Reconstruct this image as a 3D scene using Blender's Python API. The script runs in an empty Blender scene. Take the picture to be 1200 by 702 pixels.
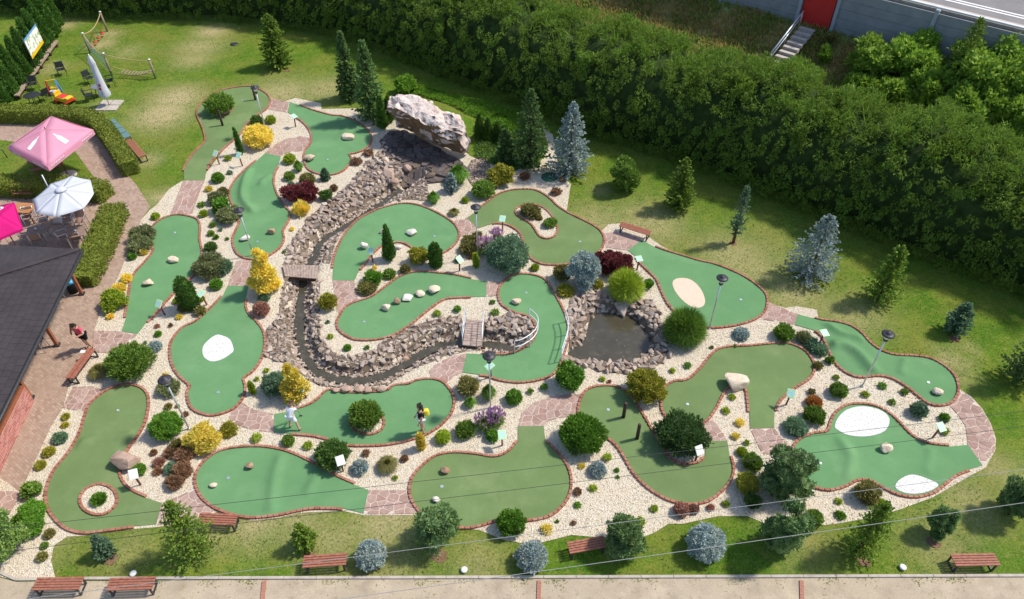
import bpy, bmesh, math, random
import numpy as np
from mathutils import Vector, Matrix
from mathutils.geometry import delaunay_2d_cdt
from math import radians, sin, cos, pi, atan2, sqrt

SC = bpy.context.scene
COL = SC.collection
# ------------------------------------------------------------------ camera, light, exposure
CAM_H, TILT, FPX = 23.0, radians(43.0), 850.0
cam = bpy.data.cameras.new("camera"); cam.sensor_width = 36; cam.lens = 36 * FPX / 1200
cam.clip_start, cam.clip_end = 0.1, 3000
camo = bpy.data.objects.new("camera", cam); COL.objects.link(camo)
camo.location = (0, 0, CAM_H); camo.rotation_euler = (pi / 2 - TILT, 0, 0)
SC.camera = camo
SUN_EL, SUN_AZ = radians(53), radians(16)          # azimuth from +x towards +y
w = bpy.data.worlds.new("World"); SC.world = w; w.use_nodes = True
nt = w.node_tree
sky = nt.nodes.new("ShaderNodeTexSky"); sky.sky_type = 'NISHITA'; sky.sun_disc = False
sky.sun_elevation = SUN_EL; sky.sun_rotation = pi / 2 - SUN_AZ
bg = nt.nodes["Background"]; bg.inputs["Strength"].default_value = 0.15
nt.links.new(sky.outputs[0], bg.inputs["Color"])
sun = bpy.data.lights.new("sun", 'SUN'); sun.energy = 3.7; sun.angle = radians(4.5); sun.color = (1, 0.935, 0.82)
suno = bpy.data.objects.new("sun", sun); COL.objects.link(suno)
sv = Vector((cos(SUN_EL) * cos(SUN_AZ), cos(SUN_EL) * sin(SUN_AZ), sin(SUN_EL)))
suno.rotation_euler = sv.to_track_quat('Z', 'Y').to_euler(); suno.location = sv * 80
vs = SC.view_settings
vs.view_transform = 'Standard'; vs.look = 'None'; vs.gamma = 1; vs.use_curve_mapping = False; vs.exposure = 0.43

# ------------------------------------------------------------------ survey helpers (photo survey -> metres on the ground)
def ray(px, py, z=0.0):
    cx, cy = (px - 600) / FPX, (351 - py) / FPX
    dx, dy, dz = cx, cos(TILT) + cy * sin(TILT), -sin(TILT) + cy * cos(TILT)
    t = (z - CAM_H) / dz
    return Vector((dx * t, dy * t, z))
def mpp(px, py, z=0.0):
    cy = (351 - py) / FPX
    return (z - CAM_H) / (-sin(TILT) + cy * cos(TILT)) / FPX
def top_z(p, py):                       # height above p at which photo row py is met
    cy = (351 - py) / FPX
    return CAM_H + p.y * (-sin(TILT) + cy * cos(TILT)) / (cos(TILT) + cy * sin(TILT))

def seg_dist(X, Y, line):
    d = np.full(X.shape, 1e9)
    for (ax, ay), (bx, by) in zip(line[:-1], line[1:]):
        vx, vy = bx - ax, by - ay
        t = np.clip(((X - ax) * vx + (Y - ay) * vy) / (vx * vx + vy * vy + 1e-12), 0, 1)
        d = np.minimum(d, np.hypot(X - ax - t * vx, Y - ay - t * vy))
    return d
def inside(X, Y, poly):
    poly = np.asarray(poly); c = np.zeros(X.shape, bool); j = len(poly) - 1
    for i in range(len(poly)):
        xi, yi = poly[i][0], poly[i][1]; xj, yj = poly[j][0], poly[j][1]
        if yi != yj:
            c ^= ((yi > Y) != (yj > Y)) & (X < (xj - xi) * (Y - yi) / (yj - yi) + xi)
        j = i
    return c
def P2(pts, z=0.0): return [tuple(ray(a[0], a[1], z)[:2]) for a in pts]
def cr(pts, n=6, closed=False):
    p = [np.array(a[:2], float) for a in pts]; m = len(p); out = []
    for i in range(m if closed else m - 1):
        if closed: a, b, c, d = p[i - 1], p[i], p[(i + 1) % m], p[(i + 2) % m]
        else: a, b, c, d = p[max(i - 1, 0)], p[i], p[i + 1], p[min(i + 2, m - 1)]
        for k in range(n):
            t = k / n
            out.append(tuple(0.5 * (2 * b + (c - a) * t + (2 * a - 5 * b + 4 * c - d) * t * t + (3 * b - a - 3 * c + d) * t ** 3)))
    if not closed: out.append(tuple(p[-1]))
    return out
def area2(poly):
    return sum(a[0] * b[1] - b[0] * a[1] for a, b in zip(poly, poly[1:] + poly[:1])) / 2

WATER_Z = -0.36
STREAM = cr(P2([(486,207),(470,219),(448,234),(426,249),(400,265),(379,278),(369,294),(362,308),(355,326),(353,342),(351,362),(350,380),
          (352,398),(358,416),(368,430),(386,439),(406,443),(428,442),(446,438),(466,429),(484,417),(504,407),(520,401),(536,399),(552,399),
          (572,401),(590,404),(606,407)], -0.2), 3)
POND = cr(P2([(668,410),(668,420),(690,423),(720,425),(740,423),(758,413),(763,401),(758,392),(749,382),(744,374),(730,369),(712,366),
         (698,368),(691,378),(688,390),(684,400),(675,406)], WATER_Z), 3, True)
MOUND = ray(512, 141)
def smooth(t): t = np.clip(t, 0, 1); return t * t * (3 - 2 * t)
def hz_np(X, Y):
    X = np.asarray(X, float); Y = np.asarray(Y, float)
    ds = seg_dist(X, Y, STREAM) - 0.24
    dp = seg_dist(X, Y, POND + POND[:1]); dp = np.where(inside(X, Y, POND), -dp, dp)
    carve = np.minimum(-0.55 * (1 - smooth(ds / 0.5)), -0.6 * (1 - smooth((dp + 0.1) / 0.55)))
    a, b = 0.78 * (X - MOUND.x) - 0.62 * (Y - MOUND.y), 0.62 * (X - MOUND.x) + 0.78 * (Y - MOUND.y)
    hill = 0.75 * np.exp(-(a / 3.0) ** 2 - (b / 1.7) ** 2)
    return np.where(carve < -0.02, carve, 0) + hill
def hz(x, y): return float(hz_np(np.array([x]), np.array([y]))[0])
def gp(px, py):
    z = 0.0
    for _ in range(4):
        p = ray(px, py, z); z = hz(p.x, p.y)
    return Vector((p.x, p.y, z))

# ------------------------------------------------------------------ objects
def props(o, label=None, cat=None, group=None, kind=None):
    if label: o["label"] = label
    if cat: o["category"] = cat
    if group: o["group"] = group
    if kind: o["kind"] = kind
    return o
def E(name, loc=(0, 0, 0), rz=0.0, label=None, cat=None, group=None, kind=None):
    o = bpy.data.objects.new(name, None); COL.objects.link(o)
    o.location = loc; o.rotation_euler = (0, 0, rz); o.empty_display_size = 0.2
    return props(o, label, cat, group, kind)
def link(name, me, m=None, parent=None):
    o = bpy.data.objects.new(name, me); COL.objects.link(o)
    if m is not None and not me.materials: me.materials.append(m)
    if parent is not None: o.parent = parent
    return o
def copy_tree(o, parent=None):
    c = o.copy(); COL.objects.link(c)
    if parent is not None: c.parent = parent
    for ch in list(o.children): copy_tree(ch, c)
    return c
def np_mesh(name, V, F, m=None, smooth_=False):
    """V (n,3), F (m,3 or 4) numpy arrays."""
    V = np.asarray(V, np.float32); F = np.asarray(F, np.int32); k = F.shape[1]
    me = bpy.data.meshes.new(name)
    me.vertices.add(len(V)); me.vertices.foreach_set("co", V.ravel())
    me.loops.add(F.size); me.loops.foreach_set("vertex_index", F.ravel())
    me.polygons.add(len(F)); me.polygons.foreach_set("loop_start", np.arange(0, F.size, k, dtype=np.int32))
    me.polygons.foreach_set("use_smooth", np.full(len(F), smooth_, bool))
    me.update(calc_edges=True)
    if m: me.materials.append(m)
    return me

class MB:
    """collects boxes, bars, tubes, lathes; build() links ONE mesh object"""
    def __init__(s): s.v = []; s.f = []; s.sm = []
    def add(s, vs_, fs, sm=False):
        b = len(s.v); s.v += [tuple(a) for a in vs_]; s.f += [tuple(i + b for i in f) for f in fs]; s.sm += [sm] * len(fs); return s
    def box(s, c, d, rz=0.0, rx=0.0, ry=0.0, taper=1.0):
        M = Matrix.Translation(c) @ Matrix.Rotation(rz, 4, 'Z') @ Matrix.Rotation(rx, 4, 'X') @ Matrix.Rotation(ry, 4, 'Y')
        x, y, z = d[0] / 2, d[1] / 2, d[2] / 2
        q = [(-x,-y,-z),(x,-y,-z),(x,y,-z),(-x,y,-z),(-x*taper,-y*taper,z),(x*taper,-y*taper,z),(x*taper,y*taper,z),(-x*taper,y*taper,z)]
        return s.add([M @ Vector(a) for a in q], [(0,3,2,1),(4,5,6,7),(0,1,5,4),(1,2,6,5),(2,3,7,6),(3,0,4,7)])
    def bar(s, a, b, wd, hh, up=(0, 0, 1)):
        a, b = Vector(a), Vector(b); d = b - a; L = d.length; d.normalize(); u = Vector(up)
        if abs(d.dot(u)) > 0.98: u = Vector((1, 0, 0))
        x = d.cross(u).normalized() * wd / 2; y = x.cross(d).normalized() * hh / 2
        q = [a - x - y, a + x - y, a + x + y, a - x + y, b - x - y, b + x - y, b + x + y, b - x + y]
        return s.add(q, [(0,1,2,3),(7,6,5,4),(0,4,5,1),(1,5,6,2),(2,6,7,3),(3,7,4,0)])
    def tube(s, pts, r, n=8, cap=True):
        pts = [Vector(p) for p in pts]; rs = r if isinstance(r, (list, tuple)) else [r] * len(pts); V = []
        ref = None
        for i, p in enumerate(pts):
            d = (pts[min(i + 1, len(pts) - 1)] - pts[max(i - 1, 0)]).normalized()
            if ref is None or abs(ref.dot(d)) > 0.97: ref = Vector((0, 0, 1)) if abs(d.z) < 0.9 else Vector((1, 0, 0))
            x = d.cross(ref).normalized(); y = x.cross(d).normalized()
            for k in range(n):
                a = 2 * pi * k / n; V.append(p + (x * cos(a) + y * sin(a)) * rs[i])
        F = []
        for i in range(len(pts) - 1):
            for k in range(n): F.append((i*n+k, i*n+(k+1) % n, (i+1)*n+(k+1) % n, (i+1)*n+k))
        s.add(V, F, True)
        if cap:
            b = len(s.v) - len(V)
            s.f.append(tuple(b + k for k in reversed(range(n)))); s.f.append(tuple(b + (len(pts)-1)*n + k for k in range(n))); s.sm += [False, False]
        return s
    def lathe(s, prof, n=16, c=(0, 0, 0)):
        V = []; F = []
        for r, z in prof:
            for k in range(n):
                a = 2 * pi * k / n; V.append((c[0] + r * cos(a), c[1] + r * sin(a), c[2] + z))
        for i in range(len(prof) - 1):
            for k in range(n): F.append((i*n+k, i*n+(k+1) % n, (i+1)*n+(k+1) % n, (i+1)*n+k))
        F.append(tuple(reversed(range(n)))); F.append(tuple((len(prof)-1)*n + k for k in range(n)))
        return s.add(V, F, True)
    def prism(s, poly, z0, z1):
        n = len(poly)
        if area2(list(poly)) < 0: poly = list(poly)[::-1]
        V = [(a[0], a[1], z0) for a in poly] + [(a[0], a[1], z1) for a in poly]
        return s.add(V, [tuple(reversed(range(n))), tuple(range(n, 2*n))] + [(i, (i+1) % n, n+(i+1) % n, n+i) for i in range(n)])
    def mesh(s, name, m=None):
        me = bpy.data.meshes.new(name); me.from_pydata(s.v, [], s.f)
        me.polygons.foreach_set("use_smooth", s.sm); me.update()
        if m: me.materials.append(m)
        return me
    def build(s, name, m=None, parent=None, bevel=0):
        o = link(name, s.mesh(name, m), None, parent)
        if bevel:
            b = o.modifiers.new("bevel", 'BEVEL'); b.width = bevel; b.segments = 2; b.limit_method = 'ANGLE'
        return o

# ------------------------------------------------------------------ materials
def new_mat(name, rough=0.8, spec=0.3):
    m = bpy.data.materials.new(name); m.use_nodes = True; t = m.node_tree
    b = t.nodes["Principled BSDF"]; b.inputs["Roughness"].default_value = rough; b.inputs["Specular IOR Level"].default_value = spec
    return m, t, b
def N(t, typ, **kw):
    n = t.nodes.new(typ)
    for k, v in kw.items():
        if k in n.inputs.keys(): n.inputs[k].default_value = v
        else: setattr(n, k, v)
    return n
def ramp(t, src, stops, interp='LINEAR'):
    r = t.nodes.new("ShaderNodeValToRGB"); r.color_ramp.interpolation = interp
    e = r.color_ramp.elements
    while len(e) < len(stops): e.new(0.5)
    for q, (p, c) in zip(e, stops): q.position = p; q.color = (*c, 1) if len(c) == 3 else c
    t.links.new(src, r.inputs[0]); return r.outputs[0]
def mix(t, fac, a, b, mode='MIX'):
    n = t.nodes.new("ShaderNodeMix"); n.data_type = 'RGBA'; n.blend_type = mode
    for s, v in ((n.inputs[0], fac), (n.inputs[6], a), (n.inputs[7], b)):
        if hasattr(v, "links"): t.links.new(v, s)
        elif isinstance(v, (int, float)): s.default_value = v
        else: s.default_value = (*v, 1)
    return n.outputs[2]
def coord(t, which="Object"): return t.nodes.new("ShaderNodeTexCoord").outputs[which]
def wpos(t): return t.nodes.new("ShaderNodeNewGeometry").outputs["Position"]
def noise(t, vec, scale, detail=4, rough=0.55, out="Fac"):
    n = N(t, "ShaderNodeTexNoise", Scale=scale, Detail=detail, Roughness=rough); t.links.new(vec, n.inputs["Vector"]); return n.outputs[out]
def voro(t, vec, scale, out="Distance", feature='F1', rnd=1.0):
    n = t.nodes.new("ShaderNodeTexVoronoi"); n.feature = feature; n.inputs["Scale"].default_value = scale; n.inputs["Randomness"].default_value = rnd
    t.links.new(vec, n.inputs["Vector"]); return n.outputs[out]
def bump(t, b, h, strength=0.5, dist=0.02):
    n = N(t, "ShaderNodeBump", Strength=strength, Distance=dist); t.links.new(h, n.inputs["Height"]); t.links.new(n.outputs[0], b.inputs["Normal"])
def island(t): return t.nodes.new("ShaderNodeNewGeometry").outputs["Random Per Island"]

def plain(name, c, rough=0.7, spec=0.3, var=0.18, scale=6.0, metal=0.0, bmp=0.15):
    m, t, b = new_mat(name, rough, spec); b.inputs["Metallic"].default_value = metal
    v = noise(t, coord(t), scale, 5)
    hi = tuple(min(1, x * (1 + var)) for x in c); lo = tuple(x * (1 - var) for x in c)
    t.links.new(ramp(t, v, [(0.3, lo), (0.7, hi)]), b.inputs["Base Color"])
    if bmp: bump(t, b, noise(t, coord(t), scale * 6, 4), bmp, 0.01)
    return m
def leaf(name, c1, c2, rough=0.6, trans=0.28):
    m, t, b = new_mat(name, rough, 0.25)
    rnd = t.nodes.new("ShaderNodeObjectInfo").outputs["Random"]
    n = noise(t, wpos(t), 2.6, 3)
    c = ramp(t, island(t), [(0.0, c1), (1.0, c2)])
    c = mix(t, ramp(t, n, [(0.35, (0, 0, 0)), (0.65, (0.55, 0.55, 0.55))]), c, tuple(0.5 * (a + bb) * k for a, bb, k in zip(c1, c2, (1.35, 1.15, 0.9))))
    if name == 'leaf_hedge': c = mix(t, ramp(t, noise(t, wpos(t), 0.55, 4), [(0.42, (0, 0, 0)), (0.62, (.75, .75, .75))]), c, (.22,.36,.045))
    hsv = N(t, "ShaderNodeHueSaturation"); t.links.new(c, hsv.inputs["Color"])
    mr = N(t, "ShaderNodeMapRange"); t.links.new(rnd, mr.inputs[0]); mr.inputs[3].default_value = 0.86; mr.inputs[4].default_value = 1.16
    t.links.new(mr.outputs[0], hsv.inputs["Value"])
    t.links.new(hsv.outputs[0], b.inputs["Base Color"])
    tr = t.nodes.new("ShaderNodeBsdfTranslucent"); t.links.new(hsv.outputs[0], tr.inputs["Color"])
    ms = t.nodes.new("ShaderNodeMixShader"); ms.inputs[0].default_value = {'leaf_dry': .5, 'leaf_weed': .5, 'leaf_hedge': .36, 'leaf_bush': .36, 'leaf_fgrass': .4}.get(name, trans)
    t.links.new(b.outputs[0], ms.inputs[1]); t.links.new(tr.outputs[0], ms.inputs[2])
    t.links.new(ms.outputs[0], t.nodes["Material Output"].inputs[0])
    return m
LEAF = {}
for k, a, b in [
    ('orange', (.30,.12,.03), (.46,.22,.06)), ('pineg', (.085,.175,.06), (.22,.34,.13)),
    ('mid', (.09,.18,.03), (.24,.38,.06)), ('dark', (.06,.135,.03), (.15,.26,.06)), ('deep', (.045,.105,.032), (.11,.20,.055)),
    ('bright', (.085,.225,.02), (.18,.36,.045)), ('lime', (0.220,0.330,0.022), (0.396,0.506,0.055)), ('gold', (.60,.49,.06), (.84,.74,.17)),
    ('yolive', (.24,.26,.03), (.48,.46,.07)), ('blue', (.20,.285,.29), (.45,.54,.54)), ('bgreen', (.10,.20,.115), (.22,.34,.21)),
    ('grey', (0.125,0.163,0.062), (0.263,0.294,0.138)), ('red', (.15,.034,.04), (.28,.075,.08)), ('rust', (.20,.115,.065), (.34,.21,.13)),
    ('pinkb', (.29,.15,.115), (.46,.26,.20)), ('olive', (.15,.155,.045), (.28,.265,.09)), ('fgrass', (.075,.17,.018), (.19,.33,.05)),
    ('purple', (.36,.20,.38), (.58,.38,.60)), ('thuja', (0.052,0.130,0.023), (0.130,0.260,0.046)), ('hedge', (.05,.135,.018), (.26,.38,.05)),
    ('box', (0.126,0.173,0.026), (0.252,0.304,0.053)), ('pale', (.15,.28,.06), (.29,.43,.13)), ('dry', (.40,.30,.12), (.62,.49,.22)),
    ('weed', (.16,.27,.04), (.32,.42,.09)), ('bush', (0.143,0.275,0.028), (0.308,0.462,0.066)), ('spruce', (.065,.14,.045), (.17,.28,.09)),
    ('yspruce', (.10,.185,.03), (.26,.38,.06)), ('cover', (.10,.24,.02), (.21,.38,.04)), ('turf', (.045,.115,.006), (.29,.32,.06)),
]: LEAF[k] = leaf("leaf_" + k, a, b)
M_BARK = plain("bark", (.12, .08, .05), 0.9, 0.1, 0.35, 14)

def mat_gravel():
    m, t, b = new_mat("white_gravel", 0.9, 0.15)
    p = wpos(t)
    c = ramp(t, voro(t, p, 26, "Color"), [(0.0, (.31,.25,.17)), (0.3, (.51,.44,.33)), (0.62, (.62,.55,.43)), (1.0, (.72,.67,.57))])
    c = mix(t, ramp(t, noise(t, p, 0.7, 4), [(0.42, (0, 0, 0)), (0.72, (.5, .5, .5))]), c, (.60,.47,.36))
    t.links.new(c, b.inputs["Base Color"]); bump(t, b, voro(t, p, 26), 0.9, 0.03); return m
def mat_pebble():
    m, t, b = new_mat("pebble", 0.8, 0.2)
    c = ramp(t, island(t), [(0.0, (.26,.19,.13)), (0.2, (.48,.41,.30)), (0.6, (.61,.54,.42)), (1.0, (.73,.68,.59))])
    t.links.new(c, b.inputs["Base Color"]); return m
def mat_turf(name, c1, c2, worn):
    m, t, b = new_mat(name, 0.95, 0.08)
    p = wpos(t)
    c = ramp(t, noise(t, p, 0.9, 5, 0.6), [(0.3, c1), (0.7, c2)])
    c = mix(t, ramp(t, noise(t, p, 0.45, 6, 0.65), [(0.52, (0, 0, 0)), (0.74, (.5, .5, .5))]), c, worn)
    c = mix(t, ramp(t, noise(t, p, 0.22, 3), [(0.45, (0, 0, 0)), (0.6, (.35, .35, .35))]), c, tuple(x * 0.8 for x in c1))
    c = mix(t, ramp(t, noise(t, p, 5.5, 6, 0.75), [(0.56, (0, 0, 0)), (0.78, (.45, .45, .45))]), c, tuple(x * 0.62 for x in c1))
    c = mix(t, ramp(t, noise(t, p, 90, 2), [(0.35, (.0, .0, .0)), (0.65, (.35, .35, .35))]), c, tuple(x * 0.72 for x in c1))
    t.links.new(c, b.inputs["Base Color"]); bump(t, b, noise(t, p, 120, 2), 0.5, 0.01); return m
def mat_lawn():
    m, t, b = new_mat("lawn", 0.95, 0.08)
    p = wpos(t)
    g = ramp(t, noise(t, p, 0.55, 5, 0.6), [(0.34, (.055,.165,.008)), (0.5, (.11,.21,.013)), (0.68, (.20,.245,.026))])
    g = mix(t, ramp(t, noise(t, p, 2.1, 6, 0.7), [(0.44, (0, 0, 0)), (0.6, (.75, .75, .75))]), g, (.04,.13,.006))
    g = mix(t, ramp(t, noise(t, p, 4.7, 6, 0.75), [(0.5, (0, 0, 0)), (0.68, (.7, .7, .7))]), g, (.30,.27,.075))
    d = ramp(t, noise(t, p, 0.32, 5, 0.6), [(0.45, (0, 0, 0)), (0.70, (.7, .7, .7))])
    c = mix(t, d, g, (.235,.215,.05))
    a = t.nodes.new("ShaderNodeAttribute"); a.attribute_name = "dry"
    e = t.nodes.new("ShaderNodeMath"); e.operation = 'MULTIPLY'; t.links.new(a.outputs["Fac"], e.inputs[0])
    t.links.new(ramp(t, noise(t, p, 2.2, 6, 0.7), [(0.30, (.6, .6, .6)), (0.50, (1.25, 1.25, 1.25))]), e.inputs[1])
    c = mix(t, e.outputs[0], c, (.50,.40,.22))
    c = mix(t, ramp(t, noise(t, p, 11, 6, 0.8), [(0.36, (.75, .75, .75)), (0.56, (0, 0, 0))]), c, (.04,.10,.008))
    c = mix(t, ramp(t, noise(t, p, 16, 5, 0.8), [(0.5, (0, 0, 0)), (0.66, (.6, .6, .6))]), c, (.31,.30,.075))
    t.links.new(c, b.inputs["Base Color"]); bump(t, b, noise(t, p, 40, 4), 0.9, 0.05); return m
def mat_pavers(name, sc=1.0, cols=((.26,.17,.13), (.36,.25,.19), (.42,.31,.24)), mortar=(.20,.15,.12)):
    m, t, b = new_mat(name, 0.85, 0.2)
    p = wpos(t)
    mp = N(t, "ShaderNodeMapping"); mp.inputs["Rotation"].default_value = (0, 0, 0.62); t.links.new(p, mp.inputs[0])
    br = N(t, "ShaderNodeTexBrick", Scale=sc); br.inputs["Brick Width"].default_value = 0.2; br.inputs["Row Height"].default_value = 0.1
    br.inputs["Mortar Size"].default_value = 0.007; br.inputs["Mortar Smooth"].default_value = 0.3
    br.inputs["Color1"].default_value = (*cols[0], 1); br.inputs["Color2"].default_value = (*cols[2], 1); br.inputs["Mortar"].default_value = (*mortar, 1)
    t.links.new(mp.outputs[0], br.inputs["Vector"])
    c = mix(t, ramp(t, noise(t, p, 0.7, 5), [(0.3, (0.1, 0.1, 0.1)), (0.7, (.7, .7, .7))]), br.outputs["Color"], cols[1])
    c = mix(t, ramp(t, noise(t, p, 2.0, 6, 0.7), [(0.5, (0, 0, 0)), (0.8, (.5, .5, .5))]), c, (.50,.40,.32))
    t.links.new(c, b.inputs["Base Color"]); bump(t, b, br.outputs["Fac"], 0.6, -0.01); return m
def mat_stone(name, cols, scale=3.0, rough=0.85, isl=True):
    m, t, b = new_mat(name, rough, 0.25)
    src = island(t) if isl else t.nodes.new("ShaderNodeObjectInfo").outputs["Random"]
    n = len(cols); c = ramp(t, src, [(i / max(1, n - 1), k) for i, k in enumerate(cols)])
    p = wpos(t)
    c = mix(t, ramp(t, noise(t, p, scale * 4, 6, 0.65), [(0.35, (0, 0, 0)), (0.7, (.5, .5, .5))]), c, tuple(x * 0.55 for x in cols[0]))
    c = mix(t, ramp(t, noise(t, p, scale * 1.3, 4), [(0.5, (0, 0, 0)), (0.75, (.4, .4, .4))]), c, tuple(min(1, x * 1.4) for x in cols[-1]))
    t.links.new(c, b.inputs["Base Color"]); bump(t, b, noise(t, p, scale * 8, 6, 0.7), 0.7, 0.03); return m
M_GRAVEL, M_PEBBLE, M_LAWN = mat_gravel(), mat_pebble(), mat_lawn()
M_TURF = {'l': mat_turf("carpet_green", (.122,.258,.115), (.148,.30,.135), (.205,.33,.165)),
          'o': mat_turf("carpet_olive", (.138,.205,.08), (.172,.248,.10), (.245,.30,.145))}
M_KERB = mat_stone("kerb_brick", [(.30,.115,.075), (.40,.17,.115), (.46,.23,.17), (.36,.15,.10)], 5)
M_PAVING = mat_stone("paving_stone", [(.30,.19,.155), (.38,.25,.205), (.45,.31,.26), (.36,.22,.18), (.42,.31,.27)], 2, isl=False)
M_MORTAR = plain("mortar", (.54,.44,.38), 0.95, 0.1, 0.2, 5)
M_PATH = mat_pavers("brick_pavers")
M_BANK = mat_stone("bank_stone", [(.26,.185,.14), (.40,.305,.24), (.50,.41,.335), (.34,.255,.205), (.57,.475,.395), (.32,.27,.24)], 3)
M_BANKO = mat_stone("bank_stone_single", [(.26,.185,.14), (.40,.305,.24), (.50,.41,.335), (.34,.255,.205), (.57,.475,.395), (.32,.27,.24)], 3, isl=False)
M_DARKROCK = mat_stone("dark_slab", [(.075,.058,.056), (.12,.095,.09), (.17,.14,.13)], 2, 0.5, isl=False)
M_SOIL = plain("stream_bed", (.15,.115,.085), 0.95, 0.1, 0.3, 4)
M_BOULDER = {'c': mat_stone("boulder_cream", [(.56,.43,.31), (.66,.54,.42), (.72,.60,.46)], 2.2, isl=False), 'w': mat_stone("boulder_white", [(.68,.62,.54), (.76,.71,.64)], 2.2, isl=False),
             'b': mat_stone("boulder_brown", [(.32,.20,.125), (.40,.27,.18)], 2.2, isl=False), 'p': mat_stone("boulder_pink", [(.40,.27,.205), (.46,.33,.26)], 1.6, isl=False)}
M_WHITE = plain("white_paint", (.70,.70,.685), 0.7, 0.3, 0.09, 3.5, bmp=0.35)
def _wg():
    m, t, b = new_mat("white_chippings", 0.9, 0.15); p = wpos(t)
    c = ramp(t, voro(t, p, 24, "Color"), [(0.0, (.50,.48,.45)), (0.4, (.66,.65,.63)), (1.0, (.76,.76,.75))])
    c = mix(t, ramp(t, noise(t, p, 2.4, 5, 0.7), [(0.5, (0, 0, 0)), (0.75, (.5, .5, .5))]), c, (.55,.53,.49))
    t.links.new(c, b.inputs["Base Color"]); bump(t, b, voro(t, p, 24), 0.8, 0.03); return m
M_WHITEG = _wg()
M_SAND = plain("sand", (.62,.50,.39), 0.95, 0.1, 0.15, 30, bmp=0.4)
M_METAL = plain("galvanised", (.55,.57,.60), 0.4, 0.5, 0.1, 10, metal=0.7, bmp=0)
M_DARK = plain("dark_metal", (.035,.036,.04), 0.5, 0.4, 0.2, 8, bmp=0)
M_LAMPHEAD = plain("lamp_hood", (.035,.033,.04), 0.5, 0.4, 0.15, 8, bmp=0)
M_CAP = plain("lamp_glass", (.72,.72,.70), 0.25, 0.5, 0.04, 5, bmp=0)
M_WOODR = plain("red_brown_wood", (.30,.115,.075), 0.65, 0.25, 0.25, 9)
M_WOODP = plain("post_wood", (.17,.06,.04), 0.7, 0.2, 0.25, 12)
M_LOG = plain("log_wood", (.075,.05,.038), 0.85, 0.1, 0.35, 10)
M_DECK = plain("weathered_deck", (.34,.26,.22), 0.85, 0.1, 0.3, 5)
M_TIMBER = plain("old_timber", (.30,.23,.17), 0.85, 0.1, 0.3, 5)
M_CONC = plain("concrete", (.42,.37,.32), 0.9, 0.15, 0.15, 3)
M_BLACK = plain("black", (.012,.012,.012), 0.7, 0.2, 0.1, 5, bmp=0)

# ------------------------------------------------------------------ sheets of ground
def cdt(poly, spacing, extra=None, holes=(), jit=0.2, seed=1):
    rng = np.random.default_rng(seed)
    pa = np.array(poly); x0, y0 = pa.min(0); x1, y1 = pa.max(0)
    gx, gy = np.meshgrid(np.arange(x0, x1, spacing), np.arange(y0, y1, spacing)); gx = gx.ravel(); gy = gy.ravel()
    gx = gx + rng.uniform(-jit, jit, gx.size) * spacing; gy = gy + rng.uniform(-jit, jit, gy.size) * spacing
    k = inside(gx, gy, poly) & (seg_dist(gx, gy, list(poly) + [poly[0]]) > spacing * 0.45)
    for h in holes: k &= ~inside(gx, gy, h) & (seg_dist(gx, gy, list(h) + [h[0]]) > spacing * 0.45)
    pts = [Vector(p) for p in poly]; edges = [(i, (i + 1) % len(poly)) for i in range(len(poly))]
    for h in holes:
        b = len(pts); pts += [Vector(p) for p in h]; edges += [(b + i, b + (i + 1) % len(h)) for i in range(len(h))]
    pts += [Vector((a, c)) for a, c in zip(gx[k], gy[k])]
    if extra is not None: pts += [Vector(p) for p in extra]
    v, _, f, *_ = delaunay_2d_cdt(pts, edges, [], 0, 1e-5)
    V = np.array([(a.x, a.y) for a in v]); F = np.array([t for t in f if len(t) == 3])
    c = V[F].mean(1); kk = inside(c[:, 0], c[:, 1], poly)
    for h in holes: kk &= ~inside(c[:, 0], c[:, 1], h)
    F = F[kk]
    e1 = V[F[:, 1]] - V[F[:, 0]]; e2 = V[F[:, 2]] - V[F[:, 0]]; cr_ = e1[:, 0] * e2[:, 1] - e1[:, 1] * e2[:, 0]
    F[cr_ < 0] = F[cr_ < 0][:, ::-1]
    return V, F
def sheet(name, poly, z, spacing, m, zf=None, skirt=0.0, parent=None, holes=(), extra=None, kind='structure', sm=True):
    V, F = cdt(poly, spacing, extra, holes)
    Z = (zf(V[:, 0], V[:, 1]) if zf else np.zeros(len(V))) + z
    V3 = np.column_stack([V, Z])
    if skirt:
        n = len(poly); P = np.array(poly); cw = area2(list(map(tuple, poly))) < 0
        b = len(V3) + n; idx = [int(np.argmin(np.hypot(V[:, 0] - p[0], V[:, 1] - p[1]))) for p in P]
        V3 = np.vstack([V3, V3[idx], np.column_stack([P, V3[idx][:, 2] - skirt])]); idx = [b - n + i for i in range(n)]; S = []
        for i in range(n):
            j = (i + 1) % n
            q = [(idx[i], b + i, b + j), (idx[i], b + j, idx[j])]
            S += [t[::-1] for t in q] if cw else [t for t in q]
        S = [t for t in S if len(set(t)) == 3]
        F = np.vstack([F, np.array(S)])
    o = link(name, np_mesh(name, V3, F, m, sm), None, parent)
    if kind: o["kind"] = kind
    return o

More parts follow.
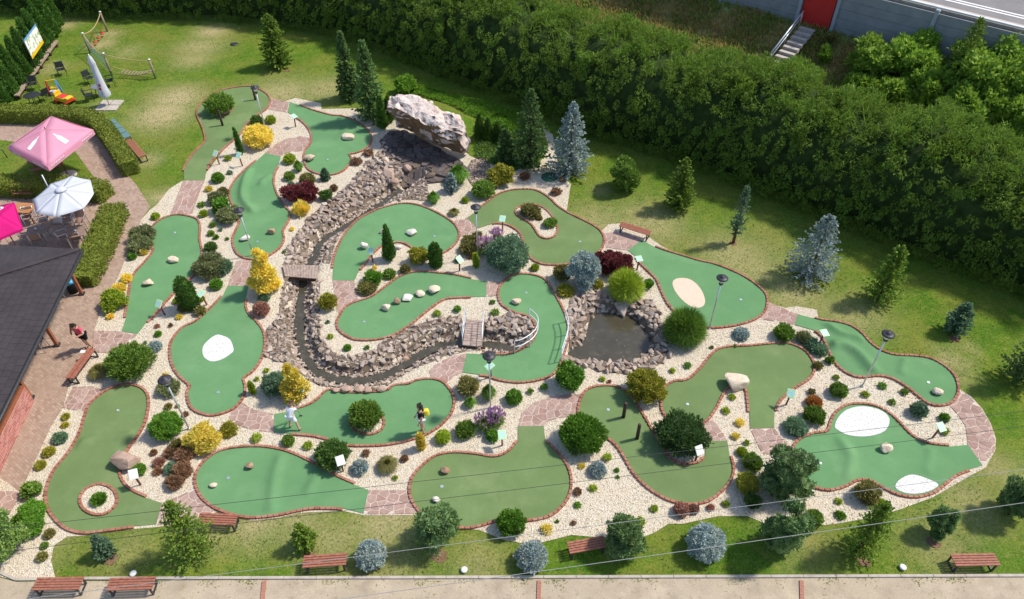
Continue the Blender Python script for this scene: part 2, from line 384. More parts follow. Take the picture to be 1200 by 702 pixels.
# ------------------------------------------------------------------ foliage
def unit(a): return a / (np.linalg.norm(a, axis=1, keepdims=True) + 1e-9)
def blades(P, D, L, W, rng, k=1, spread=0.5, droop=0.0):
    """k leaf blades (diamond quads) at every point P, around direction D"""
    P = np.repeat(P, k, 0); D = np.repeat(D, k, 0); n = len(P)
    L = np.repeat(np.broadcast_to(L, (n // k,)), k) * rng.uniform(0.7, 1.25, n); W = np.repeat(np.broadcast_to(W, (n // k,)), k) * rng.uniform(0.75, 1.2, n)
    D = unit(D + rng.normal(0, spread, (n, 3)))
    S = unit(np.cross(D, rng.normal(0, 1, (n, 3))))
    mid = P + D * (L * 0.5)[:, None]; tip = P + D * L[:, None]; tip[:, 2] -= droop * L
    V = np.stack([P, mid - S * (W / 2)[:, None], tip, mid + S * (W / 2)[:, None]], 1).reshape(-1, 3)
    return V, np.arange(n * 4).reshape(-1, 4)
_CS = None
def cube_sphere(n=6):
    V = []; F = []
    for ax in range(3):
        for sg in (-1, 1):
            b = len(V)
            for i in range(n + 1):
                for j in range(n + 1):
                    a = [0, 0, 0]; a[ax] = sg; a[(ax + 1) % 3] = math.tan((2 * i / n - 1) * pi / 4) * sg; a[(ax + 2) % 3] = math.tan((2 * j / n - 1) * pi / 4); V.append(a)
            for i in range(n):
                for j in range(n):
                    q = b + i * (n + 1) + j; F.append((q, q + n + 1, q + n + 2, q + 1))
    return unit(np.array(V, float)), np.array(F)
CSV, CSF = cube_sphere(4)
def join(parts):
    V = []; F = []; b = 0
    for v, f in parts: V.append(v); F.append(f + b); b += len(v)
    return np.vstack(V), np.vstack(F)
def lumps(U, rng, amp, freq=2.2):
    r = np.ones(len(U))
    for _ in range(5):
        d = unit(rng.normal(0, 1, (1, 3)))[0]; r += amp * 0.45 * np.sin(U @ d * freq * rng.uniform(.8, 2.2) * pi + rng.uniform(0, 6))
    return np.clip(r, 0.55, 1.35)
def sph(rng, n, zmin=-0.5):
    U = unit(rng.normal(0, 1, (int(n * 1.6) + 30, 3))); U = U[U[:, 2] > zmin]
    return U[:n]
def dome(rng, r, h, n, L, W, up=0.35, spread=0.5, k=1, lump=0.12, core=0.82, zc=0.42, off=(0, 0, 0)):
    U = sph(rng, n); st = rng.integers(1 << 30)
    R = lumps(U, np.random.default_rng(st), lump) * rng.uniform(0.78, 1.0, len(U))
    ax = np.array([r, r, 1.0]); zz = lambda U: np.where(U[:, 2] > 0, (1 - zc) * h, zc * h)
    P = U * R[:, None] * ax; P[:, 2] = U[:, 2] * R * zz(U) + zc * h
    P[:, 2] = np.maximum(P[:, 2], 0.01)
    D = unit(U * (1 - up) + np.array([0, 0, up]))
    parts = [blades(P, D, L, W, rng, k, spread)]
    if core:
        c = CSV * (lumps(CSV, np.random.default_rng(st), lump) * core)[:, None]; q = c * ax; q[:, 2] = c[:, 2] * zz(c) + zc * h; q[:, 2] = np.maximum(q[:, 2], -0.05)
        parts.append((q, CSF))
    V, F = join(parts); return V + np.array(off), F
def lobed(rng, r, h, nl, n, L, W, up=0.4, spread=0.5, k=2, lobe=0.42, zmin=0.12):
    parts = []
    for i in range(nl):
        t = rng.uniform(zmin, 0.86); a = i * 2.4 + rng.uniform(-.3, .3)
        rad = r * (1 - lobe * 0.75) * sqrt(max(0.05, 1 - ((t - 0.38) / 0.66) ** 2)) * rng.uniform(0.55, 1)
        lr = r * lobe * rng.uniform(0.75, 1.2)
        parts.append(dome(rng, lr, lr * 1.7, n // nl, L, W, up, spread, k, 0.2, 0.78, 0.5, (rad * cos(a), rad * sin(a), max(0, t * h - lr * 0.6))))
    parts.append(dome(rng, r * 0.62, h * 0.85, n // nl, L, W, up, spread, k, 0.2, 0.9, 0.45))
    return join(parts)
def tuft(rng, r, h, n, W):
    a = rng.uniform(0, 2 * pi, n); q = rng.uniform(0, 1, n) ** 0.8; d = np.column_stack([np.cos(a), np.sin(a)])
    Lh = h * rng.uniform(0.7, 1.08, n); out = r * q * rng.uniform(0.75, 1.1, n)
    S = np.column_stack([-d[:, 1], d[:, 0], np.zeros(n)]) * rng.choice([-1, 1], n)[:, None] + rng.normal(0, .3, (n, 3)); S = unit(S)
    def pt(t): return np.column_stack([d * (r * 0.34 * q + (out - r * 0.34 * q) * t ** 1.2)[:, None], Lh * (1 - 0.35 * q ** 2 * t) * (t * (2 - t) if True else t) * (1 - 0.42 * q * t * t)])
    p0, p1, p2 = pt(0.0), pt(0.55), pt(1.0); p3 = (p1 + p2) / 2
    w_ = W * rng.uniform(.7, 1.2, n)[:, None] / 2
    V = np.stack([p0 - S * w_, p0 + S * w_, p1 + S * w_, p1 - S * w_, p2 + S * w_ * .2, p2 - S * w_ * .2], 1).reshape(-1, 3)
    b = np.arange(n)[:, None] * 6
    return V, np.vstack([b + np.array([0, 1, 2, 3]), b + np.array([3, 2, 4, 5])])
def cone(rng, r, h, n, L, W, prof=None, k=2, spread=0.35, up=0.75, lump=0.1, core=0.8):
    prof = prof or (lambda t: np.clip(t / 0.1, 0.35, 1) * (1 - t) ** 0.75 * 1.02)
    t = rng.uniform(0, 1, n * 3); keep = rng.uniform(0, 1, n * 3) < np.maximum(prof(t), 0.12); t = t[keep][:n]; n = len(t)
    a = rng.uniform(0, 2 * pi, n); wob = 1 + lump * np.sin(a * 3 + t * 9) + lump * np.sin(a * 5 - t * 14 + 1)
    R = r * prof(t) * wob * rng.uniform(0.82, 1.0, n)
    P = np.column_stack([R * np.cos(a), R * np.sin(a), t * h * 0.97]); D = np.column_stack([np.cos(a) * (1 - up), np.sin(a) * (1 - up), np.full(n, up)])
    parts = [blades(P, unit(D), L, W, rng, k, spread)]
    m = 10; T = np.linspace(0, 0.95, 9); A = np.linspace(0, 2 * pi, m, endpoint=False)
    q = np.array([[core * r * float(prof(np.array([tt]))[0]) * cos(x), core * r * float(prof(np.array([tt]))[0]) * sin(x), tt * h * .95] for tt in T for x in A])
    f = np.array([(i * m + j, i * m + (j + 1) % m, (i + 1) * m + (j + 1) % m, (i + 1) * m + j) for i in range(8) for j in range(m)])
    parts.append((q, f)); return join(parts)
def spruce(rng, r, h, nb, ns, L, W, rise=0.15, dens=3, power=0.85, base=0.04, irr=0.25, spread=0.35):
    """whorled branches with sprays of needles"""
    t = np.sort(rng.uniform(0, 1, nb) ** 1.15) * (1 - base) + base
    a = np.arange(nb) * 2.39996 + rng.uniform(-.4, .4, nb)
    bl = r * np.clip((1 - t) ** power, 0.05, 1) * rng.uniform(1 - irr, 1 + irr * 0.6, nb)
    bl = np.where(t < 0.12, bl * 0.85, bl)
    s = np.linspace(0.12, 1, ns)
    d = np.column_stack([np.cos(a), np.sin(a), np.zeros(nb)])
    P = (d[:, None, :] * (bl[:, None] * s)[:, :, None])
    P[:, :, 2] = (t * h)[:, None] + bl[:, None] * (rise * s - 0.28 * s * (1 - t)[:, None] + 0.18 * s * s)
    P = P.reshape(-1, 3) + rng.normal(0, 0.012 * h / 2, (nb * ns, 3))
    D = np.repeat(d, ns, 0); sd = np.cross(D, [0, 0, 1.0]); D = unit(D * 0.8 + sd * rng.uniform(-0.8, 0.8, nb * ns)[:, None] + np.array([0, 0, 0.18 + rise]))
    LL = np.repeat(np.clip(bl / r, 0.35, 1) ** 0.4, ns) * L
    P[:, 2] = np.maximum(P[:, 2], 0.05)
    q = blades(P, D, LL, W, rng, dens, spread, 0.1)
    nt_ = 40; Z = np.linspace(0.86, 1.0, nt_) * h; aa = rng.uniform(0, 6.28, nt_)
    tp = blades(np.column_stack([np.zeros(nt_), np.zeros(nt_), Z]), unit(np.column_stack([np.cos(aa) * .5, np.sin(aa) * .5, np.ones(nt_)])), L * 0.6, W * 0.8, rng, 1, 0.25)
    return join([q, tp])

def trunk(parent, h, r, m=None, lean=(0, 0), limbs=0, rng=None, reach=0.5):
    mb = MB(); mb.tube([(0, 0, -0.06), (lean[0] * .3, lean[1] * .3, h * 0.35), (lean[0], lean[1], h)], [r, r * 0.75, r * 0.22], 7)
    for i in range(limbs):
        z = h * (0.15 + 0.6 * i / max(1, limbs)); a = i * 2.4
        mb.tube([(0, 0, z), (reach * .5 * cos(a), reach * .5 * sin(a), z + reach * .4), (reach * cos(a), reach * sin(a), z + reach * .9)], [r * .4, r * .28, r * .1], 5)
    return mb.build("trunk", m or M_BARK, parent)

# ------------------------------------------------------------------ lawn, gravel, paths
GRAVEL_PX = [(212,213),(240,205),(262,176),(296,138),(317,124),(340,117),(346,115),(376,121),(377,128),(420,127),(438,140),(455,128),(476,118),(520,160),(552,184),(575,192),(600,199),(630,196),(643,172),
  (636,150),(648,158),(656,205),(669,216),(664,247),(682,258),(698,266),(706,270),(713,263),(726,262),(756,275),(776,289),(800,301),(838,311),(867,323),(888,337),
  (899,350),(902,356),(920,361),(933,359),(957,363),(959,374),(980,380),(1008,392),(1030,411),(1050,418),(1088,422),(1104,431),(1118,447),(1124,456),(1138,465),(1151,479),
  (1161,497),(1167,514),(1166,528),(1155,548),(1140,556),(1112,572),(1093,583),(1055,597),(1023,606.5),(979,614),(933,619),(895,613),(876,605),(841,605),(800,614),
  (783,614),(767.6,624),(752,630),(704,630),(670,627),(632,636.5),(621,638),(590,633),(561,621),(526,619),(501,607),(490,604),(426,604),(402,599),(352,601),(326,607),(298,610),(276,607),(254,600),
  (243,609),(205,615),(183,618),(158,620),(120,625),(98,628),(79,629),(63,640),(60,657),(65,677),(20,681),(-30,668),(-60,640),(-30,560),(0,560),(24,577),(44,534),(60,500),(74,478),(82,448),(100,430),(109,414),(110,388),
  (120,360),(138,326),(147,304),(154,290),(166,257),(176,246),(184,240),(198,222)]
GRAVEL = []
for a, b in zip(GRAVEL_PX, GRAVEL_PX[1:] + GRAVEL_PX[:1]):
    A, B = ray(*a), ray(*b); n = max(1, int((B - A).length / 0.5))
    for i in range(n):
        q = A.lerp(B, i / n); GRAVEL.append((q.x, q.y))
PATH_PX = [(-260,140),(0,143),(60,146),(98,148),(118,160),(143,197),(160,217),(176,242),(166,257),(154,290),(147,304),(138,326),(120,360),(110,388),(109,414),(100,430),(82,448),(74,478),
           (60,500),(44,534),(24,577),(0,640),(-40,720),(-500,760),(-500,216),(0,216),(112,210),(87,176),(0,164),(-260,162)]
PATH = P2(PATH_PX)
DIRT = P2([(-300,678),(0,677),(19,682),(600,677),(1200,675),(1500,674),(1500,840),(-300,840)])
# lawn: one sheet out to the horizon
LAWN = [(-45, 4), (45, 4), (45, 72), (-60, 72)]
far = [(-900, -500), (900, -500), (900, 1200), (-900, 1200), (-300, 30), (300, 30), (0, 200), (0, -60)]
big = [(-1000, -600), (1000, -600), (1000, 1300), (-1000, 1300)]
V, F = cdt(LAWN, 0.7, None, [GRAVEL]);
lawn_me = np_mesh("lawn", np.column_stack([V, hz_np(V[:, 0], V[:, 1])]), F, M_LAWN, True)
lawn = link("lawn", lawn_me); lawn["kind"] = "structure"
dry = np.zeros(len(V))
for px, py, r, s in [(208,115,1.6,1.0),(190,135,1.8,1.0),(225,70,1.4,.55),(248,37,1.3,.9),(235,55,1.8,.6),(150,60,1.2,.4),(330,110,2.2,.7),(120,52,.9,.9),(128,40,.8,.8),
                     (380,105,1.8,.6),(187,232,.8,.8),(172,188,.8,.7),(700,262,1.8,.55),(760,262,2.0,.6),(860,300,2.0,.6),(885,318,2.0,.55),(930,345,1.6,.6),(1000,370,1.4,.5),
                     (60,640,1.,.3),(150,645,1.,.3),(300,612,1.0,.8),(240,620,.8,.8),(350,612,.9,.6),(450,620,1.2,.7),(470,610,1.0,.7),(390,640,1.,.5),(460,660,1.2,.4),(830,120,1,.5),
                     (1113,420,.5,.9),(1130,410,.5,.6),(1135,590,1.2,.5),(1190,560,1.,.4),(1100,640,1.2,.4),(940,640,1.,.3),(1150,540,.5,.7),(560,660,1.,.4),(120,125,.8,.5),(160,235,1,.4),
                     (1010,360,1.4,.3),(890,300,2.5,.3),(60,80,1.0,.5),(75,30,1.0,.7),(1120,440,.8,.5),(705,222,.6,.5),(795,258,.6,.5)]:
    c = ray(px, py); dry = np.maximum(dry, s * np.exp(-((V[:, 0] - c.x) ** 2 + (V[:, 1] - c.y) ** 2) / (r * r)))
att = lawn_me.attributes.new("dry", 'FLOAT', 'POINT'); att.data.foreach_set("value", dry.astype(np.float32))
sheet("ground", big, -0.02, 400, M_LAWN, holes=[LAWN])
sheet("gravel_bed", GRAVEL, 0.012, 0.26, M_GRAVEL, hz_np)
sheet("brick_path", PATH, 0.006, 2.0, M_PATH)
M_DIRT = plain("dirt_path", (.46,.38,.285), 0.95, 0.1, 0.24, 1.6, bmp=0.5)
_t = M_DIRT.node_tree; _b = _t.nodes["Principled BSDF"]; _src = _b.inputs["Base Color"].links[0].from_socket
_c = mix(_t, ramp(_t, noise(_t, wpos(_t), 5, 7, 0.75), [(0.56, (0, 0, 0)), (0.68, (.75, .75, .75))]), _src, (.22,.20,.08))
_c = mix(_t, ramp(_t, noise(_t, wpos(_t), 34, 5, 0.7), [(0.38, (.6, .6, .6)), (0.6, (0, 0, 0))]), _c, (.27,.215,.155))
_c = mix(_t, ramp(_t, noise(_t, wpos(_t), 0.8, 6, 0.7), [(0.48, (0, 0, 0)), (0.66, (.6, .6, .6))]), _c, (.33,.275,.20))
_t.links.new(_c, _b.inputs["Base Color"])
sheet("dirt_path", DIRT, 0.008, 2.0, M_DIRT)
# concrete kerb along the dirt path, laid in lengths
ck = E("concrete_kerb", ray(600, 675), 0, "long grey concrete kerb between the bottom lawn and the dirt path", "kerb")
kx = [(-60,668),(0,671),(19,679.5),(67,679)] + [(x, 678.5 - 3.5 * (x - 67) / 1133) for x in range(105, 1290, 38)]
for a, b in zip(kx, kx[1:]):
    A, B = ray(*a), ray(*b); A -= ck.location; B -= ck.location; d = (B - A).normalized() * 0.008
    MB().bar(A + d + Vector((0, 0, .0)), B - d + Vector((0, 0, .0)), 0.09, 0.13).build("kerb_stone", M_CONC, ck)
for x in (309, 631, 938):
    A, B = ray(x + 1, 681), ray(x - (2 if x == 309 else -2 if x == 938 else 0), 712); t_ = E("brick_strip", A, 0, {309: "red brick strip across the dirt path near the bottom left benches", 631: "red brick strip across the dirt path below a silvery round bush",
        938: "red brick strip across the dirt path below the twin pines"}[x], "brick strip", "brick strips across the dirt path")
    n = 9; d = (B - A) / n
    for i in range(n): MB().bar(d * i + Vector((0, 0, .02)), d * (i + 0.93) + Vector((0, 0, .02)), 0.13, 0.06).build("brick", M_KERB, t_)
rng = np.random.default_rng(5)
# pebbles lying on the gravel, and grass blades on the lawn
def scatter(poly_bbox, n, ok):
    (x0, y0), (x1, y1) = poly_bbox; X = rng.uniform(x0, x1, n); Y = rng.uniform(y0, y1, n); k = ok(X, Y); return X[k], Y[k]

# ------------------------------------------------------------------ putting greens
GREENS = [
 dict(n=1, c='o', p=[(216,212),(216,201),(222,188),(233,175),(241,167),(241,158),(237,146),(233,138),(232,131),(235,124),(246,114),(260,107),(280,103),(294,102.5),(306,107),(314,113),(316,120),(312,128),(302,135),(296,138),(287,148),(280,159),(266,171),(252,184),(245,194),(242,200),(240,212)],
      hole=(284,117), isl=[(244,122),(248,115),(258,112),(268,115),(272,123),(270,131),(261,136),(249,133)], lab="olive putting green with a round mugo pine island, at the far lawn"),
 dict(n=2, c='l', p=[(340,120),(351,124),(366,130),(388,136),(400,137),(416,143),(428,151),(434,159),(434,167),(428,175),(416,180),(408,181),(411,186),(409,193),(401,201),(390,205),(376,204.5),(364,200),(359,193),(357,184),(359,177),(365,169),(366,161),(363,152),(355,143),(347,138),(337,132)],
      hole=(383.6,187), rid=[((400,163),(412,149),(424,152),.06,.5)], lab="light green putting green with a flat cream boulder, left of the rock fall"),
 dict(n=3, c='l', p=[(311,180),(301,189),(286,202),(274,216),(270,228),(274,240),(281,250),(281.6,262),(277,272),(274,282),(277,294),(284,301),(294,304),(308,303),(318,298),(328,290),(332,280),(331,271),(336,262),(339.5,254),(338,248),(332,242),(324,228),(320,214),(322,202),(326,196),(329,184)],
      hole=(301.6,283), rid=[((292,200),(286,216),(285,234),(296,248),.12,.34),((306,216),(312,210),(322,206),.08,.3)], lab="long light green putting green with a wavy ridge and two stones"),
 dict(n=4, c='l', p=[(143,389),(148,373),(150,360),(153,342),(155,330),(160,320),(170,309),(179,298),(181,291),(177,283),(176,274),(181,265),(192,257),(206,253),(220,254.5),(230,258),(233.6,266),(233,280),(235,290),(236,300),(230,318),(222,327),(216,330),(208,339),(194,354),(178,373),(172,378),(161,392)],
      hole=(204.6,273), lab="light green putting green with two boulders beside the brick path"),
 dict(n=5, c='l', p=[(267,335.6),(261,348),(248,362),(230,378),(215,385),(204,398),(201,410),(203,426),(211,440),(224,452),(221,460),(222,468),(226,478),(236,484),(248,486.6),(262,484),(276,477),(285,464),(286.4,452),(284,444),(296,435),(306,420),(309.6,404),(308,390),(300,378),(290,368),(287,358),(287.6,352),(291,336)],
      hole=(255.4,459.6), white=[[(237.6,411),(241,403),(253,393.6),(262,394.5),(270,399),(274,410),(271,415),(260,422),(249,424.4),(240,420)]], lab="light green putting green with one white patch in its middle"),
 dict(n=6, c='l', p=[(390,329),(390.6,315),(393,302),(398,288),(406,274),(420,259),(438,249),(450,244.4),(468,240),(484,240.4),(500,245),(520,255),(532,264),(537,273),(536,281),(530,289),(520,296),(508,299),(494,297),(480,288),(470,284),(460,285),(448,288),(436,298),(426,311),(421,317),(415,329.4)],
      hole=(509,276.6), lab="light green kidney putting green with four pale stones, above the five stone green"),
 dict(n=7, c='l', p=[(570,330.6),(552,327.6),(530,323),(510,321),(496,319.6),(482,321),(468,326),(454,336),(436,349),(418,355),(406,361),(400,370),(396.5,377),(398,386),(406,393),(418,398),(440,398),(460,393),(480,381),(492,371),(506,360),(520,351),(536,349),(552,348.6),(570,348)],
      hole=(426.6,377), lab="light green putting green with a row of five stones, inside the stream bend"),
 dict(n=8, c='o', p=[(547,256),(560,247),(570,239),(584,229),(600,224),(620,223),(632,226),(644,234),(652,242),(664,250),(680,258),(694,265),(703,272),(707,281),(705,290),(698,298),(686,303.6),(668,309),(652,310.5),(634,309),(622,302),(616,291),(613,279),(608,271),(596,264),(584,262),(577,262.6),(560,268)],
      hole=(679.6,283), isl=[(605,249),(610,243),(622,241),(634,244),(644,252),(651.6,266),(651,275),(643,280),(634,278),(629,271),(622,262),(610,255)], lab="olive kidney putting green with a gravel island, below the big blue spruce"),
 dict(n=9, c='l', p=[(547,415),(564,415.6),(576,417),(592,417),(610,412),(624,402),(629,390),(627,378),(618,370),(606,367),(597,363),(588,356),(585,344),(589,334),(600,325),(612,322.4),(626,324),(638,329),(648,344),(656,358),(662,372),(665,388),(663.6,400),(660,414),(656,425),(648,438),(632,445),(612,448),(600,447.6),(584,445),(572,441),(562,439.6),(542,437)],
      hole=(616.6,343), lab="light green C shaped putting green with white handrails, left of the pond"),
 dict(n=10, c='l', p=[(752,282),(767,290),(780,295),(800,301),(820,307),(838,311),(867,323),(888,337),(897,348),(896,363),(886,373),(867,380),(850,383),(833,384),(815,382),(800,374),(788,362),(782,354),(776,342),(770,328),(760,318),(750,308),(746,302),(736,294)],
      hole=(868,351), sand=[(788,332),(794,327),(808,328),(820,338),(826,352),(823,360),(812,361),(800,353),(791,342)], lab="light green putting green with a pale sand oval, right of the pond"),
 dict(n=11, c='l', p=[(935,369),(954,374),(966,377),(980,378.5),(996,383),(1008,391),(1016,400),(1028,410),(1046,417),(1068,418.5),(1088,421),(1104,429),(1116,440),(1120.6,452),(1120,462),(1114,471),(1102,475),(1088,473),(1076,464),(1062,453),(1046,443.6),(1030,440),(1010,442),(996,439),(982,429),(974,416),(968,402),(962,393),(955,388),(931,381)],
      hole=(1088,448), rid=[((966,408),(985,405),(1005,415),(1026,440),.15,.42),((970,381),(985,391),(1008,397),.10,.3),((1060,422),(1056,436),.06,.3)], lab="long light green putting green with rolling ridges, at the right lawn"),
 dict(n=12, c='o', p=[(907,502),(907,482),(910,474),(920,462),(936,451),(948,443),(953,432),(950,422),(942,412),(930,406),(918,403.6),(898,405),(876,407),(854,408),(840,412),(830,422),(822,432),(810,444),(800,448),(792,448),(782,453),(777,462),(776,472),(778,484),(788,495),(800,499),(816,498),(828,492),(838,478),(844,466),(851,455),(862,451),(874,456),(877,472),(878,484),(879,503)],
      hole=(805.6,473.6), lab="olive putting green hooked around a large cream boulder"),
 dict(n=13, c='o', p=[(827,518),(826,537),(818,544),(799,546),(783,538),(774,524),(761,502),(748,480),(738,465),(728,457),(716,453.6),(700,454.4),(688,459),(682,468),(679,482),(684,495),(697,503),(709,511),(722,521),(733,537),(742,553),(758,570),(780,584),(802,590),(821,589),(835,583),(851,568),(858,553),(855,535),(852,517)],
      hole=(712.6,480), lab="olive S shaped putting green with two dark log posts"),
 dict(n=14, c='o', p=[(607,500),(607,518),(596,530.6),(580,537),(558,534),(533,532),(511,536),(495,548),(484,562),(482,580),(490,596),(505,609),(526.5,616),(549,618),(568,614),(583,609),(598,607),(614,609),(630,608),(647,602),(663,586),(668,568.5),(666,553),(657,537),(639.5,518),(637,500)],
      hole=(517.6,570), lab="olive bulb putting green with two small rocks, at bottom centre"),
 dict(n=15, c='l', p=[(432,575),(415,568.5),(390,557.5),(367.6,545),(345.5,534),(326.5,528),(304,525),(279,526),(257,530.6),(241,541.7),(231.6,556),(231.6,570),(239.5,584),(254,595),(276,603),(298,606),(326.5,603),(352,597.6),(371,595),(402,596),(426,602)],
      hole=(267,560), rid=[((331,532),(322,560),(318,600),.06,.35),((375,552),(362,575),.05,.3)], lab="light green teardrop putting green above the bottom left lawn"),
 dict(n=16, c='o', p=[(190,590),(171,584),(152,575),(141,562),(140,548),(149,527),(158,515),(167.6,499),(172,484),(173,468),(168,458),(156,453),(142,453),(128,458),(116,466),(106,476),(102,486),(95,508),(82,531),(66,551),(57,572),(57,591),(65,606),(79,618.5),(98,624),(120,622),(158,617),(183,615)],
      hole=(138,481), isl=[(96,586),(101,576),(112,570),(124,571),(134,578),(136,590),(128,600),(115,603),(101,597)], rid=[((96,520),(120,516),(150,512),.07,.4)], lab="olive putting green with a small round gravel island, bottom left"),
 dict(n=17, c='l', p=[(321.6,486),(347,481),(362,476),(372,470),(380,462),(387,458),(400,461),(428,462),(454,459),(462,453),(478,452),(488,447.6),(504,445.6),(518,449),(527,459),(531,469),(529,482),(522,492),(510.7,502),(492,511.6),(463,519.5),(431.6,522),(402,521),(383,514),(364,510),(342,508.5),(321,507)],
      isl=[(411,496),(416,487),(428,483),(441,485),(449,494),(446,504),(434,509),(420,506)], lab="long light green putting green with two players and a round shrub island"),
 dict(n=18, c='l', p=[(1134,522),(1112,524),(1086.5,521),(1067.5,511.6),(1054,498),(1044,488),(1030,479),(1010,475),(994,476.4),(982,483),(975,494),(970,507),(952,510),(936,518),(929,530.6),(930,548),(939,562),(952,570),(971,574),(990,569),(1004,562),(1020,563),(1036,571.7),(1051.7,579),(1070.7,582),(1089.7,578),(1102,570),(1118,557.5),(1134,551),(1151,546)],
      hole=(961,542.6), white=[[(978,500),(982,490),(992,481),(1008,477),(1024,479),(1037,485),(1042,494),(1036,506),(1017,512),(995,511),(982,505)],[(1048.5,571),(1055,562),(1069,557),(1086.5,562),(1099,569),(1088,576.5),(1070,579.5),(1056,577)]],
      rid=[((985,518),(996,535),(994,560),.07,.35),((1090,530),(1086,552),.04,.3)], lab="light green putting green with two white patches, at the right end"),
]
GZ = 0.04
def offset_loop(pts, d, closed):
    out = []; m = len(pts)
    for i in range(m):
        a = pts[(i - 1) % m] if closed else pts[max(i - 1, 0)]; b = pts[(i + 1) % m] if closed else pts[min(i + 1, m - 1)]
        tx, ty = b[0] - a[0], b[1] - a[1]; L = math.hypot(tx, ty) + 1e-9; out.append((pts[i][0] + ty / L * d, pts[i][1] - tx / L * d))
    return out
def brick_run(name, line, closed, side, parent, z=0.0, pitch=0.2, zf=None):
    """a kerb of single bricks set end to end along LINE, joined into one mesh (each brick is 5 px)"""
    ln = offset_loop(line, side * 0.05, closed)
    if closed: ln = ln + [ln[0]]
    s = [0]
    for a, b in zip(ln, ln[1:]): s.append(s[-1] + math.hypot(b[0] - a[0], b[1] - a[1]))
    n = max(2, int(s[-1] / pitch)); pos = []
    for i in range(n + 1):
        t = s[-1] * i / n; j = min(max(np.searchsorted(s, t) - 1, 0), len(ln) - 2); u = (t - s[j]) / max(1e-9, s[j+1] - s[j])
        pos.append((ln[j][0] + (ln[j+1][0] - ln[j][0]) * u, ln[j][1] + (ln[j+1][1] - ln[j][1]) * u))
    mb = MB(); r = random.Random(len(ln))
    for a, b in zip(pos, pos[1:]):
        L = math.hypot(b[0] - a[0], b[1] - a[1])
        mb.box(((a[0]+b[0])/2, (a[1]+b[1])/2, z + 0.02 + r.uniform(-.006, .006)), (L - 0.016, 0.095 + r.uniform(-.006, .006), 0.12), atan2(b[1]-a[1], b[0]-a[0]) + r.uniform(-.03, .03), taper=0.93)
    o = mb.build(name, M_KERB, parent); o["kind"] = "stuff"; return o
GREEN_OUT = []
for g in GREENS:
    open_ = P2(g['p']); c = cr(open_[1:-1], 5); poly = [open_[0]] + c + [open_[-1]]
    GREEN_OUT.append(poly)
    root = E("putting_green", (0, 0, 0), 0, g['lab'], "putting green")
    rid = [([tuple(ray(*q)[:2]) for q in R[:-2]], R[-2], R[-1]) for R in g.get('rid', [])]
    rid = [(cr(l, 6), a * 1.5, s * 0.62) for l, a, s in rid]
    def zf(X, Y, rid=rid, poly=poly):
        Z = np.zeros(len(X)); e = smooth(seg_dist(X, Y, poly + poly[:1]) / 0.3)
        for l, a, s in rid: Z += a * np.exp(-(seg_dist(X, Y, l) / s) ** 2)
        return Z * e
    holes = []
    sheet("carpet", poly, GZ, 0.09 if rid else 0.5, M_TURF[g['c']], zf, 0.62, root, kind=None)
    side = 1 if area2(poly) > 0 else -1
    brick_run("brick_kerb", c, False, side, root, 0.02)
    if 'isl' in g:
        il = cr(P2(g['isl']), 4, True); sheet("gravel_island", il, GZ + 0.012, 0.4, M_GRAVEL, None, 0, root, kind=None)
        brick_run("island_kerb", il, True, 1 if area2(il) > 0 else -1, root, 0.03)
    for wp in g.get('white', []):
        sheet("white_patch", cr(P2(wp), 4, True), GZ + 0.012, 0.35, M_WHITEG, None, 0.01, root, kind=None)
    if 'sand' in g: sheet("sand_oval", cr(P2(g['sand']), 4, True), GZ + 0.01, 0.35, M_SAND, None, 0.01, root, kind=None)
    if 'hole' in g:
        h = ray(*g['hole'], GZ); mb = MB()
        mb.lathe([(0.0, .004), (0.058, .004), (0.058, .007), (0.0, .007)], 14, h); o = mb.build("hole_cup", M_BLACK, root)
        mb = MB(); mb.lathe([(0.058, .003), (0.064, .003), (0.063, .010), (0.058, .010)], 14, h); mb.build("hole_rim", M_METAL, root)

